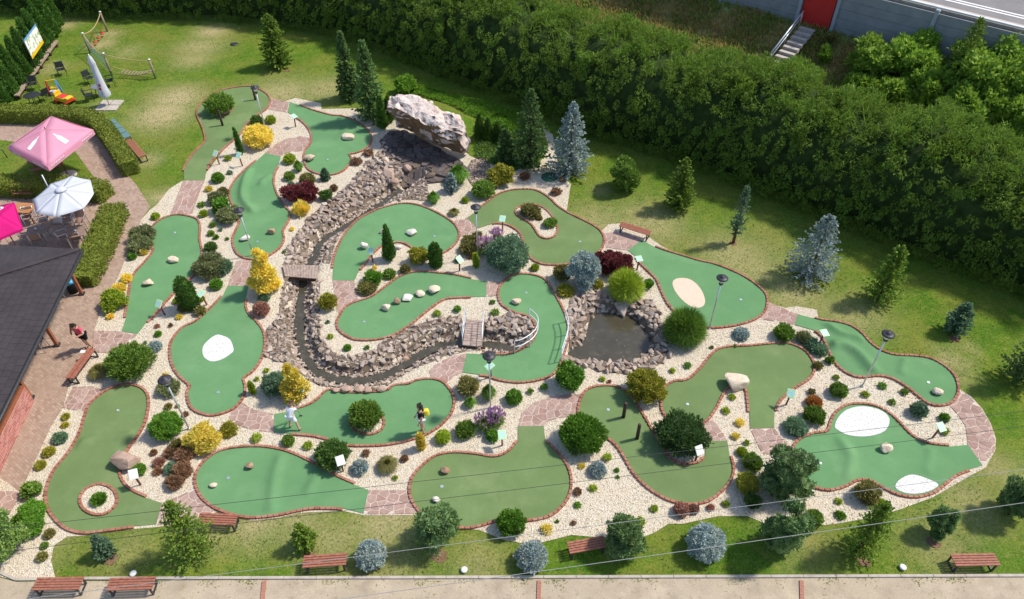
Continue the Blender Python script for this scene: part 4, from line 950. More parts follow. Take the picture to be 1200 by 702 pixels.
for x, y, w_, c, l in [(384,377,5.5,'bgreen',"tiny bluish plant on the gravel inside the stream bend"), (387,394,7.5,'lime',"small yellow-green plant inside the stream bend, left of the five stone green"),
        (407,407,9.5,'bright',"green ball below the five stone green, left of two"), (430,407,6.5,'mid',"small green plant below the five stone green, right of two")]:
    PL('ball' if w_ > 9 else 'sprout', c, x, y, w_, l)
PL('star','bgreen',322,450,31,"round blue-grey dwarf spruce touching the golden cypress by the man in white", 'dwarf_spruce')
for x, y, w_, c, l in [(312,434,7,'lime',"small yellow-green plant, upper of two left of the dwarf spruce"), (301,444,6.5,'lime',"small yellow-green plant, lower of two left of the dwarf spruce")]:
    PL('sprout', c, x, y, w_, l)
# --- left part by the brick path
PL('mugo','mid',152,425,49,"large dark mugo pine beside the two plank bench", 'pine_shrub', hr=1.35)
PL('tuft','olive',116,434,27,"olive and rusty grass tuft between the bench and large mugo pine", 'grass_tuft','ornamental grass', hr=1.2)
PL('star','blue',181,406,16,"silvery blue juniper tuft right of the large mugo pine", hr=1.2)
PL('ball','bright',185,391,8.5,"small green ball right of the paving at the woman in pink")
PL('sprout','pinkb',184,382,6.5,"tiny pinkish plant above the small green ball, left one")
PL('sprout','rust',200,381,6,"tiny brown plant beside the white patch green, right one")
PL('sprout','bgreen',170,402,5,"tiny green tip behind the large mugo pine")
PL('spread','grey',198,454,29,"grey-green juniper under the hood of the left lamp post", 'juniper')
PL('sprout','gold',193,440,8,"tiny yellow plant above the juniper under the left lamp")
for x, y, w_, c, l in [(197,476,9,'olive',"small brown cushion below the lamp-side juniper, upper left"), (208,476,5,'olive',"tiny brown cushion beside the left lamp's pole"), (217,485,7.5,'rust',"small reddish cushion right of the left lamp's pole")]:
    PL('ball', c, x, y, w_, l)
PL('ball','bright',194,499,38,"vivid bright green round shrub at the left lamp post's foot", hr=1.4)
PL('spread','gold',237.5,514,47,"large golden yellow spirea left of the teardrop green", 'spirea_bush', hr=1.15)
for x, y, w_, c, l in [(77,488,10,'yolive',"small golden tuft, topmost along the brick path below the paving"), (76,498,9,'yolive',"small golden tuft, second along the brick path below the paving"),
        (57,529,15,'yolive',"golden cushion, upper of two below the blue-green one by the brick path"), (47,545,13.5,'yolive',"golden cushion, lower of two below the blue-green one by the brick path")]:
    PL('ball', c, x, y, w_, l, hr=1.2)
PL('star','bgreen',70,513,17,"low blue-green cushion between golden tufts along the brick path", hr=1.1)
PL('leafy','mid',35,574,25,"dark green leafy shrub near the bottom left corner of the gravel")
PL('ball','bright',37,600,31,"bright green ball, largest of three touching at the bottom left")
PL('ball','bright',36,617,28,"bright green ball, front one of three touching at the bottom left")
PL('ball','bright',20,609,14,"small bright green ball, left of three touching at the bottom left")
PL('ball','olive',58,625,13,"olive cushion below the three touching balls")
PL('ball','mid',52,639,9.5,"small green cushion left of the bottom left lawn corner")
PL('ball','olive',49,652,13,"olive brown cushion nearest the dirt path at the left")
PL('ball','bright',163,550,16,"bright green shrub behind the white hole sign near the round island green")
PL('ball','rust',180,530,8.5,"reddish brown cushion, topmost left of the red-brown heather bed")
for x, y, w_, c, l in [(199,531,13,'rust',"rusty heather, upper left of the red-brown bed"), (207,521,13,'olive',"brown heather under the golden spirea's left edge"), (216,534,21,'rust',"brown heather in the middle of the red-brown bed"),
        (214,552,21,'rust',"rusty heather right of a blue-green cushion"), (205,566,20,'rust',"brown heather at the lower end of the red-brown bed"), (186,542,12,'pinkb',"pinkish heather right of the bright shrub behind the white sign"), (185,553,8.5,'rust',"small rusty heather, lowest on the left of the red-brown bed")]:
    PL('feather', c, x, y, w_, l, 'heather')
PL('star','bgreen',200.5,549,17,"blue-green cushion within the red-brown heather bed", hr=1.1)
PL('mugo','bright',116,585,16,"small bright green shrub in the middle of the round gravel island", hr=1.3)
# --- around teardrop green
PL('feather','yolive',268,504,19,"variegated olive shrub right of the golden spirea")
PL('sprout','lime',300.5,513,12.5,"yellow-green shrub above the teardrop green, left of three")
PL('ball','mid',337.5,516,15.5,"round green shrub above the teardrop green, middle of three")
PL('sprout','lime',360.6,522,11.5,"yellow-green shrub above the teardrop green, right of three")
PL('mugo','dark',389,533,37,"dark green mugo pine with a white hole sign at its edge", 'pine_shrub')
PL('star','blue',422,547,19,"small silvery blue spruce ball right of the teardrop green", 'dwarf_spruce')
PL('sprout','rust',429,530.6,10,"small rusty plant above the silvery spruce ball")
PL('tuft','olive',454,544,28,"olive grass tuft on gravel above the pink paving", 'grass_tuft','ornamental grass', hr=1.2)
PL('ball','rust',474,537,9.5,"rusty cushion right of the olive grass tuft")
PL('sprout','lime',463,560,7,"small yellow-green sprout below the olive grass tuft")
PL('ball','lime',519,511.6,19,"bright round ball shrub right of the woman with the yellow backpack", hr=1.7)
PL('mugo','mid',545.5,504,22,"dark green shrub between the bright ball and the purple flowers")
PL('tuft','fgrass',568,496,24,"purple flowering lavender, left clump at the lower lamp post's foot", 'lavender','lavender', hr=1.6, parts2=flowers('purple'))
PL('tuft','fgrass',581,492,24,"purple flowering lavender, right clump at the lower lamp post's foot", 'lavender','lavender', hr=1.6, parts2=flowers('purple'))
PL('ball','bright',577,510,17,"fresh green shrub below the purple flowers beside a sign")
PL('mugo','mid',428.5,487,37,"round green shrub on the island of the two players' green", 'island_shrub', hr=1.5)
PL('feather','olive',549,454,25,"dark olive shrub left of the lower lamp post", hr=1.5)
PL('tuft','bright',551,471,17,"bright green grass tuft below the dark olive shrub", 'grass_tuft','ornamental grass', hr=2.0)
PL('tuft','fgrass',572.5,459,21,"tall green grass behind the lower lamp post", 'grass_tuft','ornamental grass', hr=2.5)
PL('ball','bright',602,465,21,"bright green shrub right of the lower lamp post")
for x, y, w_, c, l in [(622,458,8,'mid',"small leafy sprout under the C shaped green, left of two"), (638,453,9,'bright',"small leafy sprout under the C shaped green, right of two")]:
    PL('sprout', c, x, y, w_, l, hr=2)
# --- centre
PL('leafy','yolive',490,301,25,"yellow-green shrub between the two thuja cones")
PL('star','bgreen',595,298,47,"largest blue-green bush in the centre, by the lavender", 'bush', hr=1.8)
PL('tuft','fgrass',569,290,22,"lavender with purple spikes left of the largest blue-green bush", 'lavender','lavender', hr=1.7, parts2=flowers('purple'))
PL('tuft','fgrass',583,276,14,"pale lavender above the largest blue-green bush", 'lavender','lavender', hr=1.8, parts2=flowers('purple'))
for x, y, w_, c, l in [(548,281,10,'olive',"small brown cushion left of the central lamp, upper one"), (559,278,12,'olive',"brown cushion behind the central lamp post"), (550,291,21,'olive',"wide brown and green cushion left of the central lamp"), (553,300,9,'rust',"small brown cushion at the central lamp's foot")]:
    PL('feather', c, x, y, w_, l)
PL('ball','bright',537,304,9,"small green shrub behind the middle hole sign")
PL('ball','lime',627,313,10.5,"bright round ball above the C shaped green")
PL('mugo','bright',437,326,20,"green ball shrub with a yellow tuft above it, left of the centre")
PL('ball','olive',430,337,23,"brown-green mound under the green ball left of the centre", hr=0.9)
PL('ball','mid',456,321,16.5,"flat green cushion above the five stone green", hr=1.0)
PL('ball','olive',475,315,13,"olive cushion above the five stone green, right of the flat green one")
PL('sprout','gold',439,313,6,"yellow sprout above the green ball shrub", hr=3)
for x, y, w_, c, l in [(512,367,10,'lime',"yellow-green plant left of the railed bridge's upper end"), (536,362,10,'bright',"green shrub above the railed bridge"), (577,354,7,'mid',"small dark sprout right of the railed bridge, upper one"), (580,366,10,'mid',"ragged green sprout right of the railed bridge, lower one")]:
    PL('sprout', c, x, y, w_, l)
# --- by the rock fall
PL('tuft','bright',537,204,28,"tall bright grass tuft behind the small blue spruce at the rock fall", 'grass_tuft','ornamental grass', hr=1.9)
PL('tuft','bright',508,231,18,"bright grass tuft beside the upper stream", 'grass_tuft','ornamental grass', hr=2.0)
PL('ball','lime',545,234,9.5,"yellow-green ball left of the central lamp's hood")
PL('tuft','olive',532,248,16,"olive red grass tuft above the kidney green's right end", 'grass_tuft','ornamental grass', hr=1.2)
PL('ball','mid',566,222,28,"dark green round shrub behind the central lamp's hood", hr=1.35)
PL('leafy','yolive',587,207,31,"olive yellow shrub in front of the young spruces", hr=1.3)
PL('ball','rust',615,206,13,"rusty brown ball at the foot of the large dark spruce", hr=1.2)
PL('flat','rust',651,226,16,"flat reddish plant left below the big blue spruce")
PL('flat','rust',659,211,10,"small rusty plant at the big blue spruce's foot")
PL('leafy','cover',476,102,30,"light green leafy bush left behind the overhanging rock", hr=1.2)
PL('flat','rust',580,160,11,"brown withered shrub among the small thuja cones", hr=1.9)
# --- island and pond
PL('feather','olive',622,248,23,"olive shrub on the gravel island of the kidney green")
PL('leafy','mid',644,261,16,"dark green shrub on the gravel island of the kidney green")
PL('ball','olive',632,255.5,8,"small brown cushion between two shrubs on the gravel island")
PL('leafy','olive',657,322,22,"olive shrub left of the blue conifer near the pond")
PL('feather','yolive',662,341,19,"yellow-olive low shrub below the blue conifer near the pond")
PL('ball','yolive',700,333,15,"small yellow-olive shrub between the blue conifer and grass tuft")
PL('leafy','red',708,308,34,"dark red maple bush, left part above the round grass tuft", 'red_maple')
PL('leafy','red',727,312,32,"dark red maple bush, right part above the round grass tuft", 'red_maple')
PL('tuft','lime',734,335,43,"big round lime green grass tuft above the pond", 'grass_tuft','ornamental grass', hr=1.5)
PL('leafy','bright',760,333,13,"upright green shrub right of the lime grass tuft", hr=2.0)
PL('tuft','fgrass',803,384,50,"biggest dark green grass tuft right of the pond", 'grass_tuft','ornamental grass', hr=1.6)
PL('leafy','bright',667,443,38,"big vivid green shrub below the C shaped green", hr=1.55)
PL('mugo','yolive',757,453,42,"round gold-olive bush below the pond", 'bush', hr=1.6)
for x, y, w_, c, l in [(706,444,7.5,'lime',"yellow sprout between the vivid shrub and the gold-olive bush"), (714,447,5,'pinkb',"tiny pinkish sprout left of the gold-olive bush"), (788,434,7.5,'lime',"small yellow-green sprout below the biggest grass tuft, left one"), (806,428,9,'bright',"small green sprout below the biggest grass tuft, right one"), (834,407,5,'olive',"tiny brown sprout right of the biggest grass tuft"), (861,405.5,5,'mid',"tiny green sprout on the olive green's upper kerb")]:
    PL('sprout', c, x, y, w_, l)
PL('mugo','deep',799,510,58,"largest dark mugo pine, set into the S shaped green with a white sign", 'pine_shrub', hr=1.35)
PL('mugo','bright',682,510,51,"large bright green pine shrub between two olive greens", 'pine_shrub', hr=1.35)
# --- right of centre
PL('star','blue',869,391,19,"silvery blue spruce tuft below the sand oval green", hr=1.0)
PL('mugo','mid',919,390,22,"round dark green shrub below the ridged green's tee")
PL('feather','grey',942,397,18,"grey-green juniper, upper of three by the ridged green's sign", 'juniper')
PL('feather','bgreen',951,405,17,"green juniper, middle of three by the ridged green's sign", 'juniper')
PL('feather','bgreen',960,410,18,"green juniper, lower of three by the ridged green's sign", 'juniper')
PL('leafy','mid',972,422,11,"small dark green shrub at the ridged green's kerb")
PL('ball','olive',959,428,11.5,"olive ball at the olive green's right kerb")
PL('sprout','lime',980,442,8,"small yellow-green sprout above the round green shrub")
PL('ball','mid',983,457,21.5,"round green ball between the ridged green and white patch")
PL('ball','orange',954,471,19,"orange brown shrub touching a dark green ball", hr=1.2)
PL('mugo','mid',954,487,23,"dark green ball under the orange brown shrub")
PL('sprout','olive',951,459,9.5,"small olive sprout above the orange brown shrub")
PL('star','bgreen',932.5,500,27,"low blue-green cushion left of the larger white patch", hr=1.0)
for x, y, w_, c, l in [(858,465,9,'lime',"yellow-green sprout in the gravel wedge, uppermost of three"), (851,481,10,'lime',"yellow-green sprout in the gravel wedge, middle of three"), (867,495,11,'gold',"yellow sprout in the gravel wedge, lowest of three"),
        (862,511,10,'gold',"yellow sprout left of the paving above the twin pines, upper one"), (875,518.6,8,'lime',"small yellow-green sprout left of the paving above the twin pines"),
        (1014,462,9.5,'lime',"yellow-green sprout at the right lamp post's foot"), (1034,452,10,'bright',"green sprout right of the right lamp post's foot"), (1060,459,10,'mid',"green sprout along the ridged green's lower kerb, middle"), (1046,471,9,'mid',"green sprout above the larger white patch's kerb"),
        (1107,505,11,'lime',"yellow-green plant at the sign of the white patches green"), (983,587.5,9,'lime',"small yellow-green sprout left of the dark olive shrub"), (850.6,590,9.5,'lime',"yellow-green sprout at the S shaped green's bottom kerb")]:
    PL('sprout', c, x, y, w_, l, hr=1.3)
PL('star','bgreen',1077.5,480,19,"small blue-green spruce on gravel below the ridged green", 'dwarf_spruce', hr=2.0)
PL('ball','bright',1107,489,12,"bright round ball beside the far right paving")
PL('ball','lime',869.6,529,13,"yellow-green ball left of the paving above the twin pines", hr=1.5)
PL('mugo','mid',881.6,542,22,"dark green shrub left above the twin pines")
PL('ball','yolive',876,566,28,"yellow-green round bush left of the upper twin pine", 'bush', hr=1.7)
PL('leafy','dark',882,588,22,"dark green low shrub left between the twin pines")
PL('feather','olive',1016,579,31,"dark olive heather bush above the yellow-green conifer", 'heather', hr=1.2)
PL('ball','lime',1032,590,14,"yellow-green shrub right of the dark olive heather")
PL('ball','mid',954,606.5,22,"round grey-green shrub right of the twin pines")
PL('flat','cover',985,605,15,"patch of light green groundcover left of the yellow-green conifer")
# --- gravel field between bulb green and S green
PL('star','blue',701,550,20,"silvery blue spruce ball in the gravel field", 'dwarf_spruce', hr=1.3)
PL('mugo','bright',599,613,32,"round bright ball at the olive bulb green's lower kerb", hr=1.7)
for x, y, w_, c, l in [(681.6,546,9,'gold',"yellow sprout left of the silvery spruce ball"), (712,536,11,'lime',"yellow-green sprout above the silvery spruce ball"), (723,551,6.5,'bright',"small green sprout right of the silvery spruce ball, upper"), (724,559,5.5,'mid',"tiny green sprout right of the silvery spruce ball, lower"),
        (695,572,10,'lime',"yellow-green sprout below the silvery spruce ball"), (677,592,9,'bright',"green sprout below the flat rusty cushion in the gravel field"), (672,613,7,'rust',"tiny rusty sprout low in the gravel field"),
        (766.6,596,10,'lime',"yellow-green sprout near the S shaped green's lower kerb"), (750,611,12,'lime',"yellow-green sprout above the bottom pine"), (641,620,14,'gold',"wide yellow sprout above the silvery round bush"), (653,611,5,'mid',"tiny green sprout low in the gravel field, left"), (713,612,5,'bgreen',"tiny green sprout low in the gravel field, right")]:
    PL('sprout', c, x, y, w_, l, hr=1.2)
PL('flat','rust',677,576.5,13,"flat rusty orange cushion in the gravel field")
for x, y, w_, l in [(798.6,597,19,"pink-brown sedum, largest of three under the S shaped green"), (813.4,596,13,"pink-brown sedum, middle of three under the S shaped green"), (833,594.5,9,"pink-brown sedum, smallest of three under the S shaped green")]:
    PL('ball','pinkb',x,y,w_,l,'sedum')
# --- along the brick path upper part
PL('ball','lime',182,253,10.5,"bright yellow-green ball at the corner of lawn and brick path")
PL('feather','grey',167,276,27,"dark grey-green juniper, upper part beside the brick path", 'juniper', hr=1.0)
PL('feather','grey',164,287,26,"dark grey-green juniper, lower part beside the brick path", 'juniper', hr=1.0)
PL('ball','gold',168,295,10,"yellow ball at the lower juniper by the brick path", hr=1.4)
PL('ball','bright',154.5,300,11,"green ball at the brick path's edge")
PL('ball','gold',148,326,14,"yellow ball along the brick path, upper of two", hr=1.3)
PL('ball','gold',139,338,17,"yellow ball along the brick path, lower of two", hr=1.3)
PL('leafy','lime',132,354,31,"lime green spreading shrub at the brick path", hr=1.2)
PL('ball','gold',129,370.5,9,"little yellow ball below the lime green shrub", hr=1.3)
# --- round bushes on the bottom lawn
for x, y, w_, l in [(435,650,35,"silvery blue round spruce on the bottom lawn, leftmost of three"), (623.5,652,36,"silvery blue round spruce below the olive bulb green, middle of three"), (828,636,44,"largest silvery blue round spruce, left of the twin pines")]:
    PL('star','blue',x,y,w_,l,'round_spruce','spruce', hr=1.75)

# ------------------------------------------------------------------ trees (base point, photo row of the top, width)
def tree(kind, col, bx, by, ty, wpx, lab, name, cat, lean=0.0, zt=None):
    SEED[0] += 1; rng = np.random.default_rng(SEED[0]); by = by - wpx * {'pine': .30, 'decid': .27, 'bushyspruce': .2, 'spruce': .1, 'cypress': .15}.get(kind, 0.0); p = gp(bx, by); h = max(0.4, (zt if zt else top_z(p, ty)) - p.z); k = mpp(bx, by); r = wpx * k / 2 * {'spruce': 1.12}.get(kind, 1.0); q = max(k * 1.8, 0.055); r -= q * .9
    root = E(name, p, rng.uniform(0, 6.28), lab, cat)
    if kind == 'spruce': V, F = spruce(rng, r, h, int(72 + 28 * h), 8, q * 2.1, q * 1.25, 0.12, 4, 0.68, 0.03)
    elif kind == 'bushyspruce': V, F = spruce(rng, r, h, int(90 + 32 * h), 10, q * 1.75, q * 1.15, 0.26, 4, 0.6, 0.03, 0.38)
    elif kind == 'thin': V, F = spruce(rng, r, h, 80, 7, q * 1.8, q * 1.0, 0.5, 3, 0.45, 0.15, 0.5)
    elif kind == 'thuja': V, F = cone(rng, r, h, int(600 + 330 * h), q * 2.0, q * 0.8)
    elif kind == 'egg': V, F = cone(rng, r, h, int(600 + 420 * h), q * 1.8, q * 0.8, lambda t: np.clip(np.sqrt(np.clip(1 - (2 * t - 0.8) ** 2 / 1.45, 0, 1)), 0.0, 1))
    elif kind == 'pine': V, F = lobed(rng, r, h * 0.97, 22, 2800, q * 2.2, q * 0.75, 0.5, 0.5, 3, 0.36, 0.1)
    elif kind == 'decid': V, F = lobed(rng, r, h, 18, 3000, q * 1.9, q * 1.15, 0.4, 0.7, 2, 0.36, 0.14)
    elif kind == 'cypress':
        V, F = join([lobed(rng, r, h * 0.62, 12, 2600, q * 2.4, q * 0.95, 0.45, 0.55, 2, 0.38, 0.02), tuple([(lambda a: (a[0] + np.array([-0.12 * r, 0.1, h * 0.38]), a[1]))(lobed(rng, r * 0.5, h * 0.62, 7, 1200, q * 2.2, q * 0.9, 0.6, 0.5, 2, 0.42, 0.05))][0])])
    root2 = link("crown", np_mesh("crown", V, F, LEAF[col]), None, root)
    if lean: root.rotation_euler = (0, lean, 0)
    trunk(root, h * 0.8, max(0.02, 0.028 * h ** 0.9), limbs=6 if kind in ('pine', 'decid') else 0, reach=r * 0.55)
    return root
T = tree
T('thuja','thuja',283,181,150,7.5,"thin dark columnar thuja among the first hole signs", 'columnar_thuja', 'thuja')
T('egg','thuja',226,361,325,24,"thick columnar thuja leaning left beside the sprawling juniper", 'columnar_thuja', 'thuja', lean=-0.05)
T('egg','lime',297,461,448,8,"slim yellow-green egg thuja left of the blue-grey dwarf spruce", 'columnar_thuja', 'thuja')
T('egg','gold',494,526,508,11,"slim yellow egg thuja right of the woman with the yellow backpack", 'columnar_thuja', 'thuja')
T('thuja','thuja',457,304,263,18,"tall pointed thuja cone on the kidney green's lower kerb", 'columnar_thuja', 'thuja')
T('egg','thuja',511,312,285,18,"stout egg shaped thuja below the kidney green", 'columnar_thuja', 'thuja')
T('egg','lime',558,313,297,8,"slim yellow-green thuja at the central lamp's foot", 'columnar_thuja', 'thuja')
T('thuja','thuja',449,151,112,15,"dark thuja cone left of the overhanging rock, front one", 'thuja_cone', 'thuja')
T('thuja','thuja',457,143,113,13,"dark thuja cone left of the overhanging rock, rear one", 'thuja_cone', 'thuja')
for x, y, ty, l in [(562,163,134,"small thuja cone right of the overhanging rock, first of four"), (572,165,139,"small thuja cone right of the overhanging rock, second of four"), (583,165,143,"small thuja cone right of the overhanging rock, third of four"), (591,168,147,"small thuja cone right of the overhanging rock, fourth of four")]:
    T('thuja','thuja',x,y,ty,14,l,'thuja_cone','thuja')
T('cypress','gold',313,347,287,38,"tall golden cypress beside the little plank bridge", 'golden_cypress', 'cypress')
T('cypress','gold',347,470,427,34,"golden cypress with a hole sign, behind the man in white", 'golden_cypress', 'cypress')
T('spruce','spruce',437,144,48,38,"tall dark green spruce left of the overhanging rock", 'spruce_tree', 'spruce')
T('spruce','spruce',411,119,38,27,"slimmer dark spruce behind the tall one left of the rock", 'spruce_tree', 'spruce')
T('bushyspruce','yspruce',327,86,17,38,"yellow-green spruce alone on the lawn behind the top lamp post", 'spruce_tree', 'spruce')
T('spruce','spruce',621,199,106,46,"large dark green spruce left of the big blue spruce", 'spruce_tree', 'spruce')
T('bushyspruce','spruce',592,196,152,26,"young light spruce between the thuja cones and the large dark spruce", 'spruce_tree', 'spruce')
T('spruce','blue',667,209,121,48,"big silvery blue spruce at the gravel's top edge", 'blue_spruce', 'spruce')
T('pine','blue',682,346,298,38,"dwarf blue conifer left above the pond", 'blue_conifer', 'spruce')
T('decid','mid',731,232,188,38,"round dark green tree on the lawn right of the big blue spruce", 'round_tree', 'tree')
T('bushyspruce','yspruce',794,252,186,40,"yellow-green spruce on the lawn above the sand oval green", 'spruce_tree', 'spruce')
T('thin','bgreen',859,285,217,20,"thin sparse dark conifer in a bark ring on the lawn", 'thin_conifer', 'conifer')
T('spruce','blue',948,329,253,60,"silvery blue spruce alone on the right lawn", 'blue_spruce', 'spruce')
T('bushyspruce','yspruce',1029,361,289,46,"yellow-green spruce right of the blue spruce on the right lawn", 'spruce_tree', 'spruce')
T('bushyspruce','bgreen',1117,395,356,32,"small bluish young spruce on the right lawn", 'spruce_tree', 'spruce')
T('bushyspruce','spruce',1191,458,386,52,"dark spruce cut by the right edge of the lawn", 'spruce_tree', 'spruce')
T('pine','pineg',1181,616,560,46,"bushy dark pine near the right edge above the single bench", 'pine_tree', 'pine')
T('pine','pineg',1094,634,598,30,"small dark pine left above the rightmost bench", 'pine_tree', 'pine')
T('bushyspruce','yspruce',1005,656,590,50,"yellow-green irregular conifer right of the twin pines", 'conifer', 'conifer')
T('pine','pineg',914,596,532,64,"fluffy blue-green pine on the gravel, upper of the twin pines", 'pine_tree', 'pine')
T('pine','pineg',912,661,596,54,"fluffy blue-green pine on the lawn, lower of the twin pines", 'pine_tree', 'pine')
T('pine','pineg',730,659,614,49,"fluffy pine at the end of a bench on the bottom lawn", 'pine_tree', 'pine')
T('pine','pineg',513,650,596,57,"fluffy green pine covering the olive bulb green's left kerb", 'pine_tree', 'pine')
T('bushyspruce','yspruce',231,659,590,60,"green irregular conifer in front of a bench at the bottom left", 'conifer', 'conifer')
T('bushyspruce','yspruce',359,647,615,32,"small yellow-green spruce in a bark ring above the middle bottom bench", 'spruce_tree', 'spruce')
T('bushyspruce','bgreen',126.5,655,628,26,"smallest young spruce in a bark ring at the bottom left", 'spruce_tree', 'spruce')
T('decid','pale',14,660,606,54,"pale green feathery shrub tree at the bottom left corner", 'feathery_tree', 'tree')
T('bushyspruce','bgreen',382,213,198,12,"tiny blue-green spruce on gravel by the stone bank", 'dwarf_spruce', 'spruce')
T('bushyspruce','blue',529,228,204,19,"small pale blue spruce in front of the tall bright grass", 'dwarf_spruce', 'spruce')
# bark mulch rings
M_MULCH = plain("bark_mulch", (.19,.115,.075), 0.95, 0.05, 0.4, 20, bmp=0.5)
for x, y, w_, l in [(859,285,13,"bark ring under the thin conifer"), (337,83,9,"bark patch beside the lone lawn spruce"), (361,648,24,"bark ring under the small yellow-green spruce"), (130,656,22,"bark ring under the smallest young spruce"), (1094,636,22,"bark ring under the small dark pine"), (515,652,26,"bark ring under the fluffy green pine"), (1118,397,18,"bark ring under the small bluish spruce"), (1012,658,20,"bark patch under the irregular conifer")]:
    SEED[0] += 1; rg = random.Random(SEED[0]); c = ray(x, y); r = w_ * mpp(x, y) / 2 * .72
    ring = [(c.x + r * rg.uniform(.8, 1.15) * cos(a * pi / 6), c.y + r * rg.uniform(.75, 1.1) * sin(a * pi / 6)) for a in range(12)]
    o = sheet("bark_mulch", cr(ring, 3, True), 0.016, 0.15, M_MULCH, lambda X, Y: 0.02 * np.sin(X * 31) * np.sin(Y * 27), 0.05)
    props(o, None, None)

# ------------------------------------------------------------------ hedges
def photo(P):
    v = Vector(P) - Vector((0, 0, CAM_H)); f = v.y * cos(TILT) - v.z * sin(TILT); u = v.y * sin(TILT) + v.z * cos(TILT); return 600 + FPX * v.x / f, 351 - FPX * u / f
def box_hedge(pts, wd, z, lab, seed, col='box'):
    line = [tuple(ray(a, b, z)[:2]) for a, b in pts]; ln = cr(line, 8) if len(line) > 2 else [tuple(np.array(line[0]) + (np.array(line[1]) - np.array(line[0])) * t) for t in np.linspace(0, 1, 12)]
    root = E("clipped_hedge", (0, 0, 0), 0, lab, "hedge"); rg = np.random.default_rng(seed)
    outl = ribbon(ln, wd / 2 - 0.1); V, F = cdt(outl, 5.0); mb = MB().prism(outl, 0.0, z - 0.08); mb.build("branch_core", LEAF[col], root)
    Ls = sum(math.hypot(b[0]-a[0], b[1]-a[1]) for a, b in zip(ln, ln[1:])); s = np.cumsum([0] + [math.hypot(b[0]-a[0], b[1]-a[1]) for a, b in zip(ln, ln[1:])]); LN = np.array(ln)
    n = int(Ls * (wd + 2 * z) * 260); t = rg.uniform(0, Ls, n); x = np.interp(t, s, LN[:, 0]); y = np.interp(t, s, LN[:, 1]); dx = np.gradient(LN[:, 0], s); dy = np.gradient(LN[:, 1], s)
    tx, ty = np.interp(t, s, dx), np.interp(t, s, dy); q = np.hypot(tx, ty); nx, ny = ty / q, -tx / q
    u = rg.uniform(-(wd / 2 + z), wd / 2 + z, n); top = np.abs(u) < wd / 2; off = np.clip(u, -wd / 2, wd / 2); zz = np.where(top, z, z - (np.abs(u) - wd / 2)); rd = rg.normal(0, 0.03, n)
    P = np.column_stack([x + nx * (off + np.sign(u) * np.where(top, 0, rd)), y + ny * (off + np.sign(u) * np.where(top, 0, rd)), zz + np.where(top, rd, 0) - 0.05])
    D = np.column_stack([np.where(top, 0, nx * np.sign(u)), np.where(top, 0, ny * np.sign(u)), np.where(top, 1, .35)])
    ends = []
    for e, sg in ((0, -1), (-1, 1)):
        m = int(wd * z * 300); a = rg.uniform(-wd / 2, wd / 2, m); b_ = rg.uniform(0, z, m); i = 0 if e == 0 else len(ln) - 1; T_ = np.array([dx[i], dy[i]]); T_ /= np.hypot(*T_)
        Q = np.column_stack([LN[i, 0] + T_[1] * a, LN[i, 1] - T_[0] * a, b_]); ends.append(blades(Q, unit(np.tile(np.array([T_[0] * sg, T_[1] * sg, .3]), (m, 1))), 0.11, 0.07, rg, 1, 0.5))
    o = link("foliage", np_mesh("foliage", *join([blades(P, unit(D), 0.12, 0.07, rg, 1, 0.5)] + ends), LEAF[col]), None, root)
box_hedge([(-60,124),(40,126),(92,129),(112,137),(126,152),(149,188)], 0.85, 0.95, "clipped L shaped hedge between the brick path and the play lawn", 1)
box_hedge([(-60,209),(40,210),(90,212),(120,217)], 1.0, 0.9, "clipped hedge behind the white parasol", 2)
box_hedge([(131,238),(119,268),(104,300),(91,322)], 1.15, 0.75, "clipped hedge between the terrace and brick path, by the roof corner", 3)

